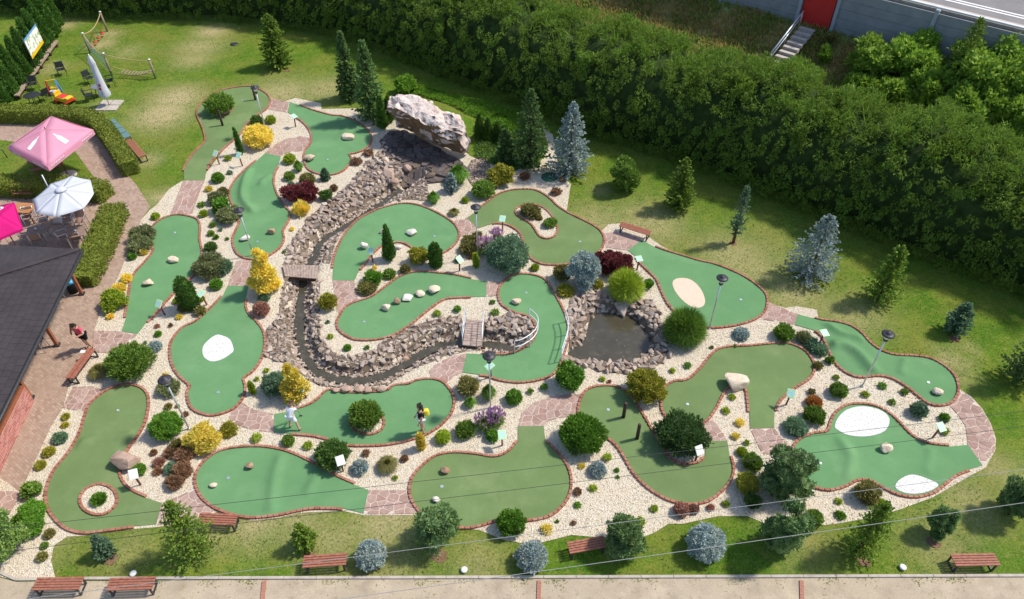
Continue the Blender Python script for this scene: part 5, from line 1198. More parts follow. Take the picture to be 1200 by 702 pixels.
# tall hedge: cross-section swept along its foot, then covered with hanging sprays
HB = [ray(*p) for p in [(-420,2),(-150,8),(80,19),(240,23),(330,31),(410,47),(520,89),(620,127),(690,158),(780,184),(900,230),(1000,270),(1100,310),(1200,346),(1420,432)]]
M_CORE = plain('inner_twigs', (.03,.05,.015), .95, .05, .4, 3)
def tall_hedge():
    rg = np.random.default_rng(77); ln = np.array(cr([(p.x, p.y) for p in HB], 10)); d = np.hypot(*np.diff(ln, axis=0).T); s = np.concatenate([[0], np.cumsum(d)])
    tx, ty = np.gradient(ln[:, 0], s), np.gradient(ln[:, 1], s); L = s[-1]
    def base(t): x, y, a, b = (np.interp(t, s, c) for c in (ln[:, 0], ln[:, 1], tx, ty)); q = np.hypot(a, b); return x, y, -b / q, a / q      # normal to the far side
    prof = np.array([(0.0, 0.0), (-0.15, 1.2), (-0.2, 2.4), (0.05, 3.5), (0.6, 4.4), (1.4, 4.9), (2.5, 5.1), (3.9, 5.05), (5.1, 4.6), (5.9, 3.3)]); ps = np.concatenate([[0], np.cumsum(np.hypot(*np.diff(prof, axis=0).T))])
    def hv(t): return 1 + 0.06 * np.sin(t * 0.7) + 0.05 * np.sin(t * 1.7 + 1) + 0.03 * np.sin(t * 4.1)
    def surf(t, u):
        x, y, nx, ny = base(t); o = np.interp(u, ps, prof[:, 0]); z = np.interp(u, ps, prof[:, 1]) * hv(t); o = o + 0.30 * np.sin(t * 1.9 + z) * np.sin(t * .63 + z * 1.7) * (z / 4)
        fall = np.clip((t - L * 0.66) / (L * 0.3), 0, 1) * 0.0
        return np.column_stack([x + nx * o, y + ny * o, z - fall]), nx, ny
    root = E("tall_hedge", (0, 0, 0), 0, "tall dark overgrown hedge running behind the whole lawn", "hedge")
    # dense inner branches
    TT = np.linspace(0, L, 160); UU = np.linspace(0, ps[-1], 14); q = []
    for u in UU:
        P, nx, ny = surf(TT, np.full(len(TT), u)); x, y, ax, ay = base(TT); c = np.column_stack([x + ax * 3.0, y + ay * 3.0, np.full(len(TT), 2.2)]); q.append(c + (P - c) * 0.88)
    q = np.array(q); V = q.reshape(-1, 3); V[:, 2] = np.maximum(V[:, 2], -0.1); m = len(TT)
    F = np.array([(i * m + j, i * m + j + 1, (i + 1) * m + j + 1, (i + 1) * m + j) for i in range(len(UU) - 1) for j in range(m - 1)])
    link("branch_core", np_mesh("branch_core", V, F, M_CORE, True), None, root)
    # boughs: feathery plumes of sprays, hanging on the face and rising from the top
    tc = np.linspace(0, L, 400); vis = [t_ for t_ in tc if -40 < photo((base(np.array([t_]))[0][0], base(np.array([t_]))[1][0], 2.0))[0] < 1300]; Lo, Hi = vis[0], vis[-1]
    nb = 4000; tb_ = Lo + (Hi - Lo) * rg.uniform(0, 1, nb) ** .85; ub = ps[-1] * rg.uniform(0, 1, nb) ** 1.4; C, bx_, by_ = surf(tb_, ub); up = np.clip((ub / ps[-1] - 0.28) / 0.24, 0, 1); back = np.clip((ub / ps[-1] - .72) / .28, 0, 1)
    side = -1 + 2 * back; A3 = unit(np.column_stack([bx_ * side * (1 - .55 * up), by_ * side * (1 - .55 * up), -.35 + 1.15 * up]) + rg.normal(0, .30, (nb, 3)))
    ln_ = (0.42 + 0.45 * up * rg.uniform(.3, 1.5, nb)) * rg.uniform(.7, 1.3, nb); wd_ = ln_ * rg.uniform(.26, .42, nb)
    C = C + A3 * (-.35 * ln_ + rg.uniform(-.15, .15, nb))[:, None]
    cnt = (36 * (ln_ / .5) ** 1.5 + 8).astype(int); ix = np.repeat(np.arange(nb), cnt); n = len(ix)
    f_ = rg.uniform(0, 1, n); U = unit(np.cross(A3[ix], rg.normal(0, 1, (n, 3)))); rad = wd_[ix] * np.sin(np.clip(f_ * .9 + .12, 0, 1) * pi) ** .8 * np.sqrt(rg.uniform(.1, 1, n))
    P = C[ix] + A3[ix] * (f_ * ln_[ix])[:, None] + U * rad[:, None]; P[:, 2] -= .22 * f_ ** 2 * ln_[ix]
    D = unit(A3[ix] * .75 + U * .7 + np.array([0, 0, -.2]) + rg.normal(0, .15, (n, 3))); LL = (.15 + .07 * up[ix]) * rg.uniform(.7, 1.4, n)
    parts = [blades(P, D, LL * .9, 0.05, rg, 1, 0.12, 0.12)]
    S = unit(np.cross(D, rg.normal(0, 1, (n, 3))))
    for sgn in (-1, 1):
        k = rg.uniform(0, 1, n) < 0.4; parts.append(blades((P + D * (LL * .3)[:, None])[k], unit(D * .8 + S * sgn * .7)[k], LL[k] * .58, 0.042, rg, 1, 0.15, 0.15))
    # long young shoots rising from the top
    m_ = 2600; ts = rg.uniform(Lo, Hi, m_); us = ps[-1] * rg.uniform(.45, .95, m_); Q, _, _ = surf(ts, us); parts.append(blades(Q, unit(np.column_stack([rg.normal(0, .35, (m_, 2)), np.ones(m_)])), rg.uniform(.4, .9, m_), .07, rg, 2, .2, .1))
    v, f = join(parts); f = f[(v[f[:, 0], 2] > 0.02)]
    link("foliage", np_mesh("foliage", v, f, LEAF['hedge']), None, root)
    for i in range(24):
        tt = L * (i + .5) / 24; x, y, nx, ny = base(np.array([tt])); mb = MB(); mb.tube([(x[0] + nx[0] * 1.6, y[0] + ny[0] * 1.6, -.05), (x[0] + nx[0] * 1.7, y[0] + ny[0] * 1.7, 3.2)], [.11, .05], 6); mb.build("trunk", M_BARK, root)
    return base, L
HBASE, HLEN = tall_hedge()
# thuja row at the top left
row = [(73,34),(69,44),(63,54),(57,63),(50,73),(44,83),(37,93),(30,103),(22,113),(12,124)]
tops = [-4,1,6,19,24,34,44,55,63,78]
for i, ((x, y), ty) in enumerate(zip(row, tops)):
    p = ray(x, y); lab = ["farthest", "second farthest", "third farthest", "fourth farthest", "fifth farthest", "fifth nearest", "fourth nearest", "third nearest", "second nearest", "nearest"][i] + " columnar thuja of the row at the top left"
    o = T('thuja', 'thuja', x - 6, y, ty, 23, lab, 'columnar_thuja', 'thuja', zt=3.4 - 0.05 * i); o["group"] = "row of columnar thujas at the top left"
# back hillside hedge beyond the thuja row
# ------------------------------------------------------------------ embankment with weeds behind the hedge
WZ = 3.0
WA, WB = ray(855, 4, WZ), ray(1183, 96, WZ); wd = (WB - WA).normalized()
W0, W1 = WA - wd * 22, WB + wd * 22
emb = []
hb = [HBASE(np.array([t])) for t in np.linspace(HLEN * .30, HLEN * .995, 30)]
low = [(a[0][0] + a[2][0] * 3.0, a[1][0] + a[3][0] * 3.0) for a in hb]
upw = [tuple((W0.lerp(W1, t))[:2]) for t in np.linspace(0, 1, 30)]
Vb = []
def zprof(d): return WZ - .42 * d if d < 4.2 else max(-.05, WZ - .42 * 4.2 - (d - 4.2) * .14)
for a, b in zip(low, upw):
    for j in range(9):
        s = (j / 8) ** .7; Vb.append((a[0] + (b[0] - a[0]) * s, a[1] + (b[1] - a[1]) * s, zprof(math.hypot(b[0] - a[0], b[1] - a[1]) * (1 - s)) ))
Fb = [(i * 9 + j, i * 9 + j + 1, (i + 1) * 9 + j + 1, (i + 1) * 9 + j) for i in range(29) for j in range(8)]
Vb = np.array(Vb); Fb = np.array(Fb)
nn = np.cross(Vb[Fb[0][1]] - Vb[Fb[0][0]], Vb[Fb[0][3]] - Vb[Fb[0][0]]);
if nn[2] < 0: Fb = Fb[:, ::-1]
M_BANKG = plain("embankment_soil", (.27,.28,.10), 0.95, 0.05, 0.4, 1.5, bmp=0.5)
link("embankment", np_mesh("embankment", Vb, Fb, M_BANKG, True))["kind"] = "structure"
from mathutils.bvhtree import BVHTree
EMB = BVHTree.FromPolygons([Vector(v) for v in Vb], [tuple(f) for f in Fb])
def emb_z(x, y):
    h = EMB.ray_cast(Vector((x, y, 30)), Vector((0, 0, -1))); return h[0].z if h[0] else 0.0
def emb_px(px, py):
    o = Vector((0, 0, CAM_H)); d = (ray(px, py, 0) - o).normalized(); h = EMB.ray_cast(o, d); return h[0] if h[0] else ray(px, py, 2.0)
rg = np.random.default_rng(9)
def weeds(name, col, n, h, w_, seed, gate, L0=0.02, L1=0.98):
    rg = np.random.default_rng(seed); fi = rg.integers(0, len(Fb), n); a, b = rg.uniform(0, 1, (2, n)); q = Vb[Fb[fi]]
    P = (q[:, 0] * ((1-a) * (1-b))[:, None] + q[:, 1] * (a * (1-b))[:, None] + q[:, 2] * (a * b)[:, None] + q[:, 3] * ((1-a) * b)[:, None])
    g = np.sin(P[:, 0] * .9 + seed) * np.sin(P[:, 1] * 1.1 + seed * 2) + rg.normal(0, .35, n); pv = np.array([photo(v) for v in P]); P = P[(g > gate) & (pv[:, 0] > 640) & (pv[:, 0] < 1300) & (pv[:, 1] > -60) & (pv[:, 1] < 150)]
    D = unit(np.column_stack([rg.normal(0, .35, (len(P), 2)), np.ones(len(P))]))
    o = link(name, np_mesh(name, *blades(P, D, h, w_, rg, 2, 0.65), LEAF[col])); o["kind"] = "stuff"
weeds("dry_grass", 'dry', 60000, 0.45, 0.06, 3, -0.3)
weeds("weeds", 'weed', 50000, 0.42, 0.09, 4, -0.45)
for i, (x, y, w_, hh, lab) in enumerate([(1018,88,58,2.2,"light green bush on the embankment below the wall, left one"), (1062,84,62,2.3,"light green bush on the embankment below the wall, middle one"), (1148,108,92,2.6,"light green bush below the wall at the top right corner"), (1198,128,60,2.4,"bush cut by the right edge under the wall"), (1085,124,60,2.0,"lower light green bush behind the tall hedge"), (1040,122,46,1.6,"low bush between the tall hedge and the left wild bush"), (1130,150,70,2.3,"bush behind the tall hedge near the right edge"), (1185,168,60,2.4,"rightmost lower bush between hedge and wall"), (1005,112,36,1.3,"smallest wild bush below the steps' right side")]):
    p = emb_px(x, y); r = w_ * mpp(x, y, 2) / 2; rr = np.random.default_rng(300 + i); root = E("wild_bush", (p.x, p.y, emb_z(p.x, p.y) - .1), i, lab, "bush")
    link("foliage", np_mesh("foliage", *lobed(rr, r, hh, 16, 2600, .30, .17, .4, .7, 2, .36, .05), LEAF['bush']), None, root); trunk(root, hh * .7, .05)
for x, y, hh, w_, lab, c in [(1113,108,4.6,46,"young conifer rising before the grey wall",'yspruce'), (939,26,1.6,14,"weedy bush at the post left of the red door",'bush'), (965,72,1.2,14,"green weed clump right of the steps",'bush'), (1018,47,1.0,10,"small weed at the wall's foot",'mid'), (968,55,1.0,12,"brown-green weed clump under the red door",'olive')]:
    p = emb_px(x, y); r = w_ * mpp(x, y, 2) / 2; rr = np.random.default_rng(int(x)); root = E("wild_conifer" if hh > 3 else "weed_clump", (p.x, p.y, p.z - .1), 0, lab, "conifer" if hh > 3 else "weed")
    V, F = spruce(rr, r, hh, 130, 8, .26, .1, .3, 3, .6, .03, .4) if hh > 3 else lobed(rr, r, hh, 8, 800, .22, .12, .5, .6, 2, .4, .02)
    link("crown" if hh > 3 else "foliage", np_mesh("foliage", V, F, LEAF[c]), None, root); trunk(root, hh * .7, .04)

# ------------------------------------------------------------------ pebbles and grass (stuff)
PAVW = [P2(p[0]) for p in PAV]
ISL = [cr(P2(g['isl']), 4, True) for g in GREENS if 'isl' in g]
def free(X, Y):
    k = inside(X, Y, GRAVEL)
    for q in GREEN_OUT: k &= ~inside(X, Y, q)
    for q in PAVW: k &= ~inside(X, Y, q)
    return k
ga = np.array(GRAVEL); X, Y = scatter((ga.min(0), ga.max(0)), 150000, free)
Xi, Yi = [], []
for q in ISL:
    qa = np.array(q); a, b = scatter((qa.min(0), qa.max(0)), int(220 * abs(area2(q))), lambda X, Y: inside(X, Y, q)); Xi.append(a); Yi.append(b)
Zb = hz_np(X, Y); keep = Zb > -0.12; X, Y, Zb = X[keep], Y[keep], Zb[keep] + 0.012
nI = len(X); X = np.concatenate([X] + Xi); Y = np.concatenate([Y] + Yi); Zb = np.concatenate([Zb, np.full(len(X) - nI, GZ + .012)])
n = len(X); S = rng.uniform(.016, .034, n)
oct_ = np.array([(1,0,0),(0,1,0),(-1,0,0),(0,-1,0),(0,0,.7)]); A = rng.uniform(0, 6.28, n)
base_ = np.repeat(oct_[None], n, 0) * rng.uniform(.7, 1.2, (n, 5, 1)) * S[:, None, None]
R = np.stack([np.stack([np.cos(A), -np.sin(A)], 1), np.stack([np.sin(A), np.cos(A)], 1)], 1); base_[:, :, :2] = np.einsum('nij,nkj->nki', R, base_[:, :, :2])
V = base_ + np.stack([X, Y, Zb + .004], 1)[:, None]; F = (np.arange(n)[:, None, None] * 5 + np.array([(0,1,4),(1,2,4),(2,3,4),(3,0,4)])[None]).reshape(-1, 3)
link("white_pebbles", np_mesh("white_pebbles", V.reshape(-1, 3), F, M_PEBBLE))["kind"] = "stuff"
def onlawn(X, Y):
    k = ~inside(X, Y, GRAVEL) & ~inside(X, Y, PATH) & ~inside(X, Y, DIRT) & ~inside(X, Y, P2(PATH_PX[0:1] + [(-260,143),(-500,216),(0,216),(112,210)]))
    for q in GREEN_OUT: k &= ~inside(X, Y, q)
    return k
X, Y = scatter(((-38, 10), (32, 64)), 170000, onlawn)
th = np.abs(X) < (Y * 0.62 + 8); X, Y = X[th], Y[th]
gn = np.sin(X * .7 + np.sin(Y * .9) * 1.5) * np.sin(Y * .8 + np.sin(X * .6)); kk = rng.uniform(-1.1, 1.0, len(X)) < gn + 0.35; X, Y = X[kk], Y[kk]
P = np.column_stack([X, Y, hz_np(X, Y)]); D = unit(np.column_stack([rng.normal(0, .6, (len(X), 2)), np.ones(len(X))]))
link("lawn_grass", np_mesh("lawn_grass", *blades(P, D, 0.09, 0.035, rng, 1, .2), LEAF['turf']))["kind"] = "stuff"
# weeds along the concrete kerb and on the dirt path
nk = 2600; X = rng.uniform(-14, 16, nk); yk = np.interp(X, *zip(*[tuple(ray(a, b)[:2]) for a, b in kx if a > 60])); Y = yk - np.abs(rng.normal(.10, .10, nk)) - (rng.uniform(0, 1, nk) < .12) * rng.uniform(0, .9, nk); g_ = np.sin(X * 1.9) + np.sin(X * 4.3 + 1) + rng.normal(0, .5, nk) > .5
P = np.column_stack([X[g_], Y[g_], np.full(g_.sum(), .01)]); link("path_weeds", np_mesh("path_weeds", *blades(P, unit(np.column_stack([rng.normal(0, .8, (len(P), 2)), np.ones(len(P))])), .055, .025, rng, 2, .5), LEAF['weed']))["kind"] = "stuff"
# bright ground cover behind the overhanging rock
cov = P2([(470,96),(500,98),(540,108),(580,118),(604,124),(612,150),(592,152),(570,138),(548,134),(520,120),(494,110),(474,108)], 0.4); ca = np.array(cov)
X, Y = scatter((ca.min(0), ca.max(0)), 16000, lambda X, Y: inside(X, Y, cov)); P = np.column_stack([X, Y, hz_np(X, Y) + 0.05 + .12 * np.abs(np.sin(X * 2.3) * np.sin(Y * 1.9))])
D = unit(np.column_stack([rng.normal(0, .5, (len(X), 2)), np.ones(len(X))]))
cov2 = P2([(556,150),(600,146),(630,150),(640,168),(628,194),(600,197),(575,190),(556,180)], 0.2); ca = np.array(cov2); X2, Y2 = scatter((ca.min(0), ca.max(0)), 9000, lambda X, Y: inside(X, Y, cov2)); P2_ = np.column_stack([X2, Y2, hz_np(X2, Y2) + .04 + .10 * np.abs(np.sin(X2 * 2.9) * np.sin(Y2 * 2.1))])
link("low_ground_cover", np_mesh("low_ground_cover", *blades(P2_, unit(np.column_stack([rng.normal(0, .6, (len(X2), 2)), np.ones(len(X2))])), .12, .08, rng, 1, .4), LEAF['dark']))["kind"] = "stuff"
link("ground_cover", np_mesh("ground_cover", *blades(P, D, .14, .1, rng, 2, .4), LEAF['cover']))["kind"] = "stuff"

# ------------------------------------------------------------------ lamps, signs, posts
def lamp(bx, by, hpx, hpy, lab):
    p = ray(bx, by); h = top_z(p, hpy)
    h = 3.15 + 0.25 * (h - 3.15)
    o = E("lamp_post", p, 0, lab, "lamp post", "park lamps on grey poles")
    mb = MB(); mb.tube([(0, 0, -.1), (0, 0, h - .42)], .032, 10); mb.build("pole", M_METAL, o)
    MB().lathe([(.03, 0), (.075, .01), (.07, .06), (.035, .10)], 12).build("foot_plate", M_METAL, o)
    MB().lathe([(.035, h - .48), (.085, h - .44), (.10, h - .36), (.085, h - .33)], 14).build("collar", M_DARK, o)
    MB().lathe([(.085, h - .33), (.13, h - .17), (.13, h - .12), (.09, h - .12)], 16).build("lamp_glass", M_CAP, o)
    MB().lathe([(.12, h - .14), (.245, h - .11), (.25, h - .085), (.17, h - .055), (.09, h - .03), (.075, h + .02), (.02, h + .03)], 20).build("hood", M_LAMPHEAD, o)
    return o
for a in [(313,158,297,97,"lamp post rising from the large yellow spirea, farthest back"), (297,300,286,260,"lamp post beside the golden cypress on the wavy green's kerb"), (560,302,557,240,"central lamp post between the two kidney greens"),
          (222,503,194,450,"lamp post at the left by the vivid green shrub"), (575,478,571,414,"lamp post below the C shaped green, by the purple flowers"), (831,385,845,328,"lamp post at the biggest grass tuft right of the pond"), (1010,453,1041,388,"rightmost lamp post beside the ridged green")]: lamp(*a)

M_PRINT, _t, _b = new_mat("sign_print", 0.45, 0.4)
_u = coord(_t, "Object"); _s = _t.nodes.new("ShaderNodeSeparateXYZ"); _t.links.new(_u, _s.inputs[0])
def _ab(sock, lim):
    a = _t.nodes.new("ShaderNodeMath"); a.operation = 'ABSOLUTE'; _t.links.new(sock, a.inputs[0]); g = _t.nodes.new("ShaderNodeMath"); g.operation = 'LESS_THAN'; _t.links.new(a.outputs[0], g.inputs[0]); g.inputs[1].default_value = lim; return g.outputs[0]
_m = _t.nodes.new("ShaderNodeMath"); _m.operation = 'MULTIPLY'; _t.links.new(_ab(_s.outputs[0], .085), _m.inputs[0]); _t.links.new(_ab(_s.outputs[1], .10), _m.inputs[1])
_in = ramp(_t, noise(_t, _u, 26, 3), [(0.42, (.55,.78,.80)), (0.55, (.20,.42,.62)), (0.65, (.62,.80,.70))])
_t.links.new(mix(_t, _m.outputs[0], (.42,.72,.36), _in), _b.inputs["Base Color"])
def sign(bx, by, ty, face, lab, tilt=0.75, plain_=False):
    p = gp(bx, by); h = 0.72
    o = E("hole_sign", p, face, lab, "hole sign", "hole signs on wooden posts")
    MB().bar((0, .03, -.05), (0, -.02, h), .055, .055).build("post", M_WOODP, o)
    mb = MB(); mb.box((0, 0, 0), (.31, .36, .018)); q = mb.build("panel", M_WHITE, o); q.location = (0, -.03, h + .05); q.rotation_euler = (tilt, 0, 0)
    if not plain_:
        mb = MB(); mb.box((0, 0, 0), (.285, .335, .006)); s = mb.build("printed_sheet", M_PRINT, q); s.location = (0, 0, .0125)
    else:
        mb = MB(); mb.box((0, 0, 0), (.285, .335, .006)); s = mb.build("printed_sheet", M_WHITE2, q); s.location = (0, 0, .0125)
    return o
M_WHITE2 = plain("pale_print", (.74,.78,.70), .5, .4, .06, 12, bmp=0)
for a in [(257,193,178,-.5,"first hole sign left of the thin thuja"), (284,195,178,-.4,"hole sign just below the thin columnar thuja"), (347,149,132,.9,"hole sign by the tee of the rock fall green",.3), (193,370,350,-.4,"hole sign at the tee of the green beside the brick path"),
          (242,358,341,-.6,"hole sign at the foot of the sprawling juniper",.3), (437,308,289,-.3,"hole sign left of the tall pointed thuja"), (539,318,301,.9,"hole sign in the centre right of the egg thuja"), (589,270,254,-.2,"hole sign at the kidney green with the gravel island",.5),
          (746.5,317,300,.2,"hole sign right of the red maple",.15), (921,475,456,-.3,"hole sign on the olive green's right kerb"), (358.5,467,453,-.5,"hole sign against the golden cypress behind the man in white"), (575,443,434,-.9,"hole sign behind the lower lamp post",.3),
          (588.5,523,508,.1,"hole sign right below the purple flowers",.4), (960,404,391,.2,"hole sign at the ridged green's tee",.15), (1093,514,496,.3,"hole sign above the right tee of the white patches green",.4)]: sign(*a)
for a in [(402.5,553,537,.4,"white faced hole sign at the dark mugo pine's edge",.8,True), (165,569,553,.3,"white faced hole sign near the round island green",.7,True), (815,541,520,.4,"white faced hole sign in front of the largest mugo pine",.8,True)]: sign(*a)
for x, y, ty, lab in [(261,147,130,"dark log post on the green with the mugo island"), (299.5,117,101,"dark log post behind the top lamp post's pole"), (730.5,489,473,"dark log post on the S shaped green, upper of two"), (746.5,514,498,"dark log post on the S shaped green, lower of two")]:
    p = ray(x, y, GZ); h = top_z(p, ty); rg_ = random.Random(int(x)); o = link("log_post", None if False else MB().lathe([(.07, -.05), (.072, h * .4), (.068, h * .97), (.055, h)], 12).mesh("log_post", M_LOG)); o.location = p; props(o, lab, "post", "log posts standing on the greens")
# small round ground lamps
for x, y, lab in [(544,668,"white round ground lamp on the bottom lawn, middle of three"), (1057,665,"white round ground lamp on the bottom lawn, right of three"), (157,672.5,"white round ground lamp on the bottom lawn, left of three")]:
    o = E("ground_lamp", ray(x, y + 1), 0, lab, "ground lamp", "white ground lamps on the bottom lawn")
    MB().lathe([(.03, -.03), (.03, .05), (.05, .06)], 10).build("stem", M_DARK, o); MB().lathe([(.05, .05), (.11, .07), (.115, .10), (.08, .125), (.03, .13)], 16).build("globe", M_CAP, o)
p = ray(644, 208); o = link("round_cover", MB().lathe([(.05, 0), (.46, .01), (.47, .05), (.42, .09), (.1, .11)], 24).mesh("round_cover", plain("green_plastic", (.03,.11,.06), .5, .4))); o.location = p; props(o, "green round well cover on gravel left of the big blue spruce", "cover")
p = ray(274.5, 52); o = link("drain_cover", MB().lathe([(.05, 0), (.30, .012), (.30, .035), (.1, .04)], 18).mesh("drain_cover", M_LAMPHEAD)); o.location = p; props(o, "small dark drain cover on the lawn behind the top greens", "cover")

# ------------------------------------------------------------------ benches
def bench(a, b, lab, back=0, cols=None, ns=5, depth=.44, zt=.45):
    A, B = ray(*a, zt), ray(*b, zt); c = (A + B) / 2; d = B - A; L = d.length; rz = atan2(d.y, d.x)
    o = E("slatted_bench", (c.x, c.y, 0), rz, lab, "bench", "slatted park benches")
    pit = depth / ns
    for i in range(ns):
        y = -depth / 2 + pit * (i + .5); MB().box((0, y, zt - .02), (L, pit * .80, .04)).build("slat", M_WOODR, o, .006)
    for s in (-1, 1):
        x = s * (L / 2 - .10); mb = MB()
        for y in (-.19, .19): mb.box((x, y, (zt - .04) / 2), (.05, .05, zt - .04))
        mb.box((x, 0, zt - .07), (.045, .33, .05)); mb.box((x, 0, .03), (.045, .33, .04))
        if back: mb.bar((x, back * .2, zt - .04), (x, back * .30, zt + .42), .05, .05)
        mb.build("leg_frame", M_DARK, o)
    if back:
        for i in range(3):
            z = zt + .12 + .12 * i; MB().box((0, back * (.225 + .022 * i) , z), (L, .03, .095)).build("back_slat", M_WOODR, o, .006)
    return o
bench((727,262),(762,273),"slatted bench at the lawn edge above the sand oval green")
bench((81,443),(107,408),"two plank bench on the brick path beside the mugo pine", ns=2, depth=.40)
bench((40,684),(95.5,683),"slatted bench on the dirt path, leftmost of the bottom benches"); bench((126,684.5),(180.5,682.5),"slatted bench on the dirt path, second from the left at the bottom")
bench((232,607),(277,609),"slatted bench partly behind a green conifer below the teardrop green"); bench((355,658),(406,654.5),"slatted bench on the bottom lawn beside the leftmost silvery spruce")
bench((666,642),(709,634),"slatted bench on the bottom lawn with its end behind a pine"); bench((1117,656),(1169,655),"slatted bench alone at the bottom right lawn")
bench((151,164),(167,183),"red slatted bench at the end of the clipped L shaped hedge")
tb = bench((129,141),(150,162),"slatted bench with four teal cushions behind the clipped hedge")
M_TEAL = plain("teal_fabric", (.11,.20,.21), .9, .1, .15, 20)
L_ = (ray(129,141,.45) - ray(150,162,.45)).length
for i in range(4): MB().box((-L_ / 2 + L_ * (i + .5) / 4, 0, .49), (L_ / 4 - .07, .46, .08)).build("cushion", M_TEAL, tb, .02)

# ------------------------------------------------------------------ bridges and handrails
def plank_bridge(quad, n, z, lab, along=True):
    q = [ray(*c, z) for c in quad]; o = E("plank_bridge", (0, 0, 0), 0, lab, "footbridge"); rg = random.Random(3)   # q: far-left, far-right, near-right, near-left
    for i in range(n):
        s0, s1 = i / n, (i + .9) / n
        if along: a, b, c, d = q[0].lerp(q[3], s0), q[1].lerp(q[2], s0), q[1].lerp(q[2], s1), q[0].lerp(q[3], s1)
        else: a, b, c, d = q[0].lerp(q[1], s0), q[0].lerp(q[1], s1), q[3].lerp(q[2], s1), q[3].lerp(q[2], s0)
        j = rg.uniform(-.006, .006); mb = MB(); mb.prism([(v.x, v.y) for v in (a, b, c, d)], z - .05 + j, z + j); mb.build("plank", M_DECK, o)
    for e0, e1 in (((0, 3), 0), ((1, 2), 0)) if along else (((0, 1), 0), ((3, 2), 0)):
        A, B = q[e0[0]], q[e0[1]]; c = (q[0] + q[1] + q[2] + q[3]) / 4
        A = A.lerp(c, .06); B = B.lerp(c, .06); MB().bar(A + Vector((0, 0, -.12)), B + Vector((0, 0, -.12)), .07, .14).build("beam", M_LOG, o)
    return o, q
plank_bridge([(331,310),(373,311),(371,326.5),(334,323.5)], 12, .16, "little weathered plank bridge over the upper stream", along=False)
b2, q = plank_bridge([(546.5,374),(567.5,375.5),(565,406.5),(542,404.5)], 11, .18, "steep weathered plank bridge with metal handrails over the lower stream", True)
M_RAILW = plain("white_rail", (.66,.69,.72), .4, .5, .06, 8, metal=.3, bmp=0)
for s, (A, B) in enumerate(((q[0], q[3]), (q[1], q[2]))):
    mb = MB(); n = 3
    for t in (0.05, .5, .95): P = A.lerp(B, t); mb.tube([P, P + Vector((0, 0, .72))], .018, 6)
    for z in (.36, .72): mb.tube([A.lerp(B, .05) + Vector((0, 0, z)), A.lerp(B, .95) + Vector((0, 0, z))], .018, 6)
    mb.build("handrail", M_RAILW, b2)
# rail of the small bridge: one thin rail each side
def rail(pts, zs, posts, lab, r=.02, base=0.03):
    P = [ray(*p, base) for p in pts]; ln = [Vector((a[0], a[1], base)) for a in cr([(v.x, v.y) for v in P], 5)]
    o = E("handrail", (0, 0, 0), 0, lab, "handrail")
    for z in zs: MB().tube([v + Vector((0, 0, z)) for v in ln], r, 7).build("rail", M_RAILW, o)
    for i in range(posts):
        v = ln[round(i * (len(ln) - 1) / (posts - 1))]; MB().tube([v + Vector((0, 0, -.15)), v + Vector((0, 0, zs[0]))], r, 7).build("post", M_RAILW, o)
    return o
rail([(620,376),(628.5,384),(630,393),(625,403),(613,411.5),(603,414.5)], (.78,.42), 4, "curved white handrail around the stone pocket in the C shaped green")
rail([(662,378),(665,388),(664.5,400),(661,413),(657.5,424)], (.78,.42), 4, "curved white handrail on the C shaped green's right kerb, along the pond")

# ------------------------------------------------------------------ building at the left
ZE = 2.75
c0 = ray(95, 293, ZE); eB = ray(0, 484, ZE); eA = ray(0, 287, ZE)
dB = (eB - c0).normalized(); dA = (eA - c0).normalized()
B1 = c0 + dB * 16; A1 = c0 + dA * 14
bis = (dA + dB).normalized(); 
best = min(((abs((lambda P: 0)(0)), 0),), key=lambda x: x[0])
def photo(P):
    v = Vector(P) - Vector((0, 0, CAM_H)); f = v.y * cos(TILT) - v.z * sin(TILT); u = v.y * sin(TILT) + v.z * cos(TILT); return 600 + FPX * v.x / f, 351 - FPX * u / f
bs = 1e9
for dist in np.arange(2, 8, .1):
    for sl in np.arange(.15, .6, .02):
        P = c0 + bis * dist + Vector((0, 0, dist * sl)); x, y = photo(P); e = abs(x) + abs(y - 328)
        if e < bs: bs, HIPD, SL = e, dist, sl
hip = lambda d: c0 + bis * d + Vector((0, 0, d * SL))
M_ROOF, _t, _b = new_mat("roof_shingle", .8, .2)
_c = ramp(_t, noise(_t, wpos(_t), 1.2, 5), [(.3, (.036,.030,.033)), (.7, (.054,.046,.050))])
_c = mix(_t, ramp(_t, island(_t), [(0, (0, 0, 0)), (1, (.35, .35, .35))]), _c, (.060,.051,.055))
_t.links.new(_c, _b.inputs["Base Color"]); bump(_t, _b, noise(_t, wpos(_t), 40, 3), .4, .01)
house = E("pavilion", (0, 0, 0), 0, "low pavilion with a dark shingled hip roof at the left edge", "building")
apex = hip(6.2)
roof = E("roof", (0, 0, 0)); roof.parent = house
mb = MB(); A2, B2 = apex + dA * 12, apex + dB * 12
mb.add([c0, A1, A2 + Vector((0, 0, 0)), apex], [(0, 1, 2, 3)]); mb.add([c0, apex, B2, B1], [(0, 1, 2, 3)])
mb.add([Vector(v) - Vector((0, 0, .14)) for v in (c0, A1, A2, apex)], [(3, 2, 1, 0)]); mb.add([Vector(v) - Vector((0, 0, .14)) for v in (c0, apex, B2, B1)], [(3, 2, 1, 0)])
mb.build("roof_deck", M_ROOF, roof)
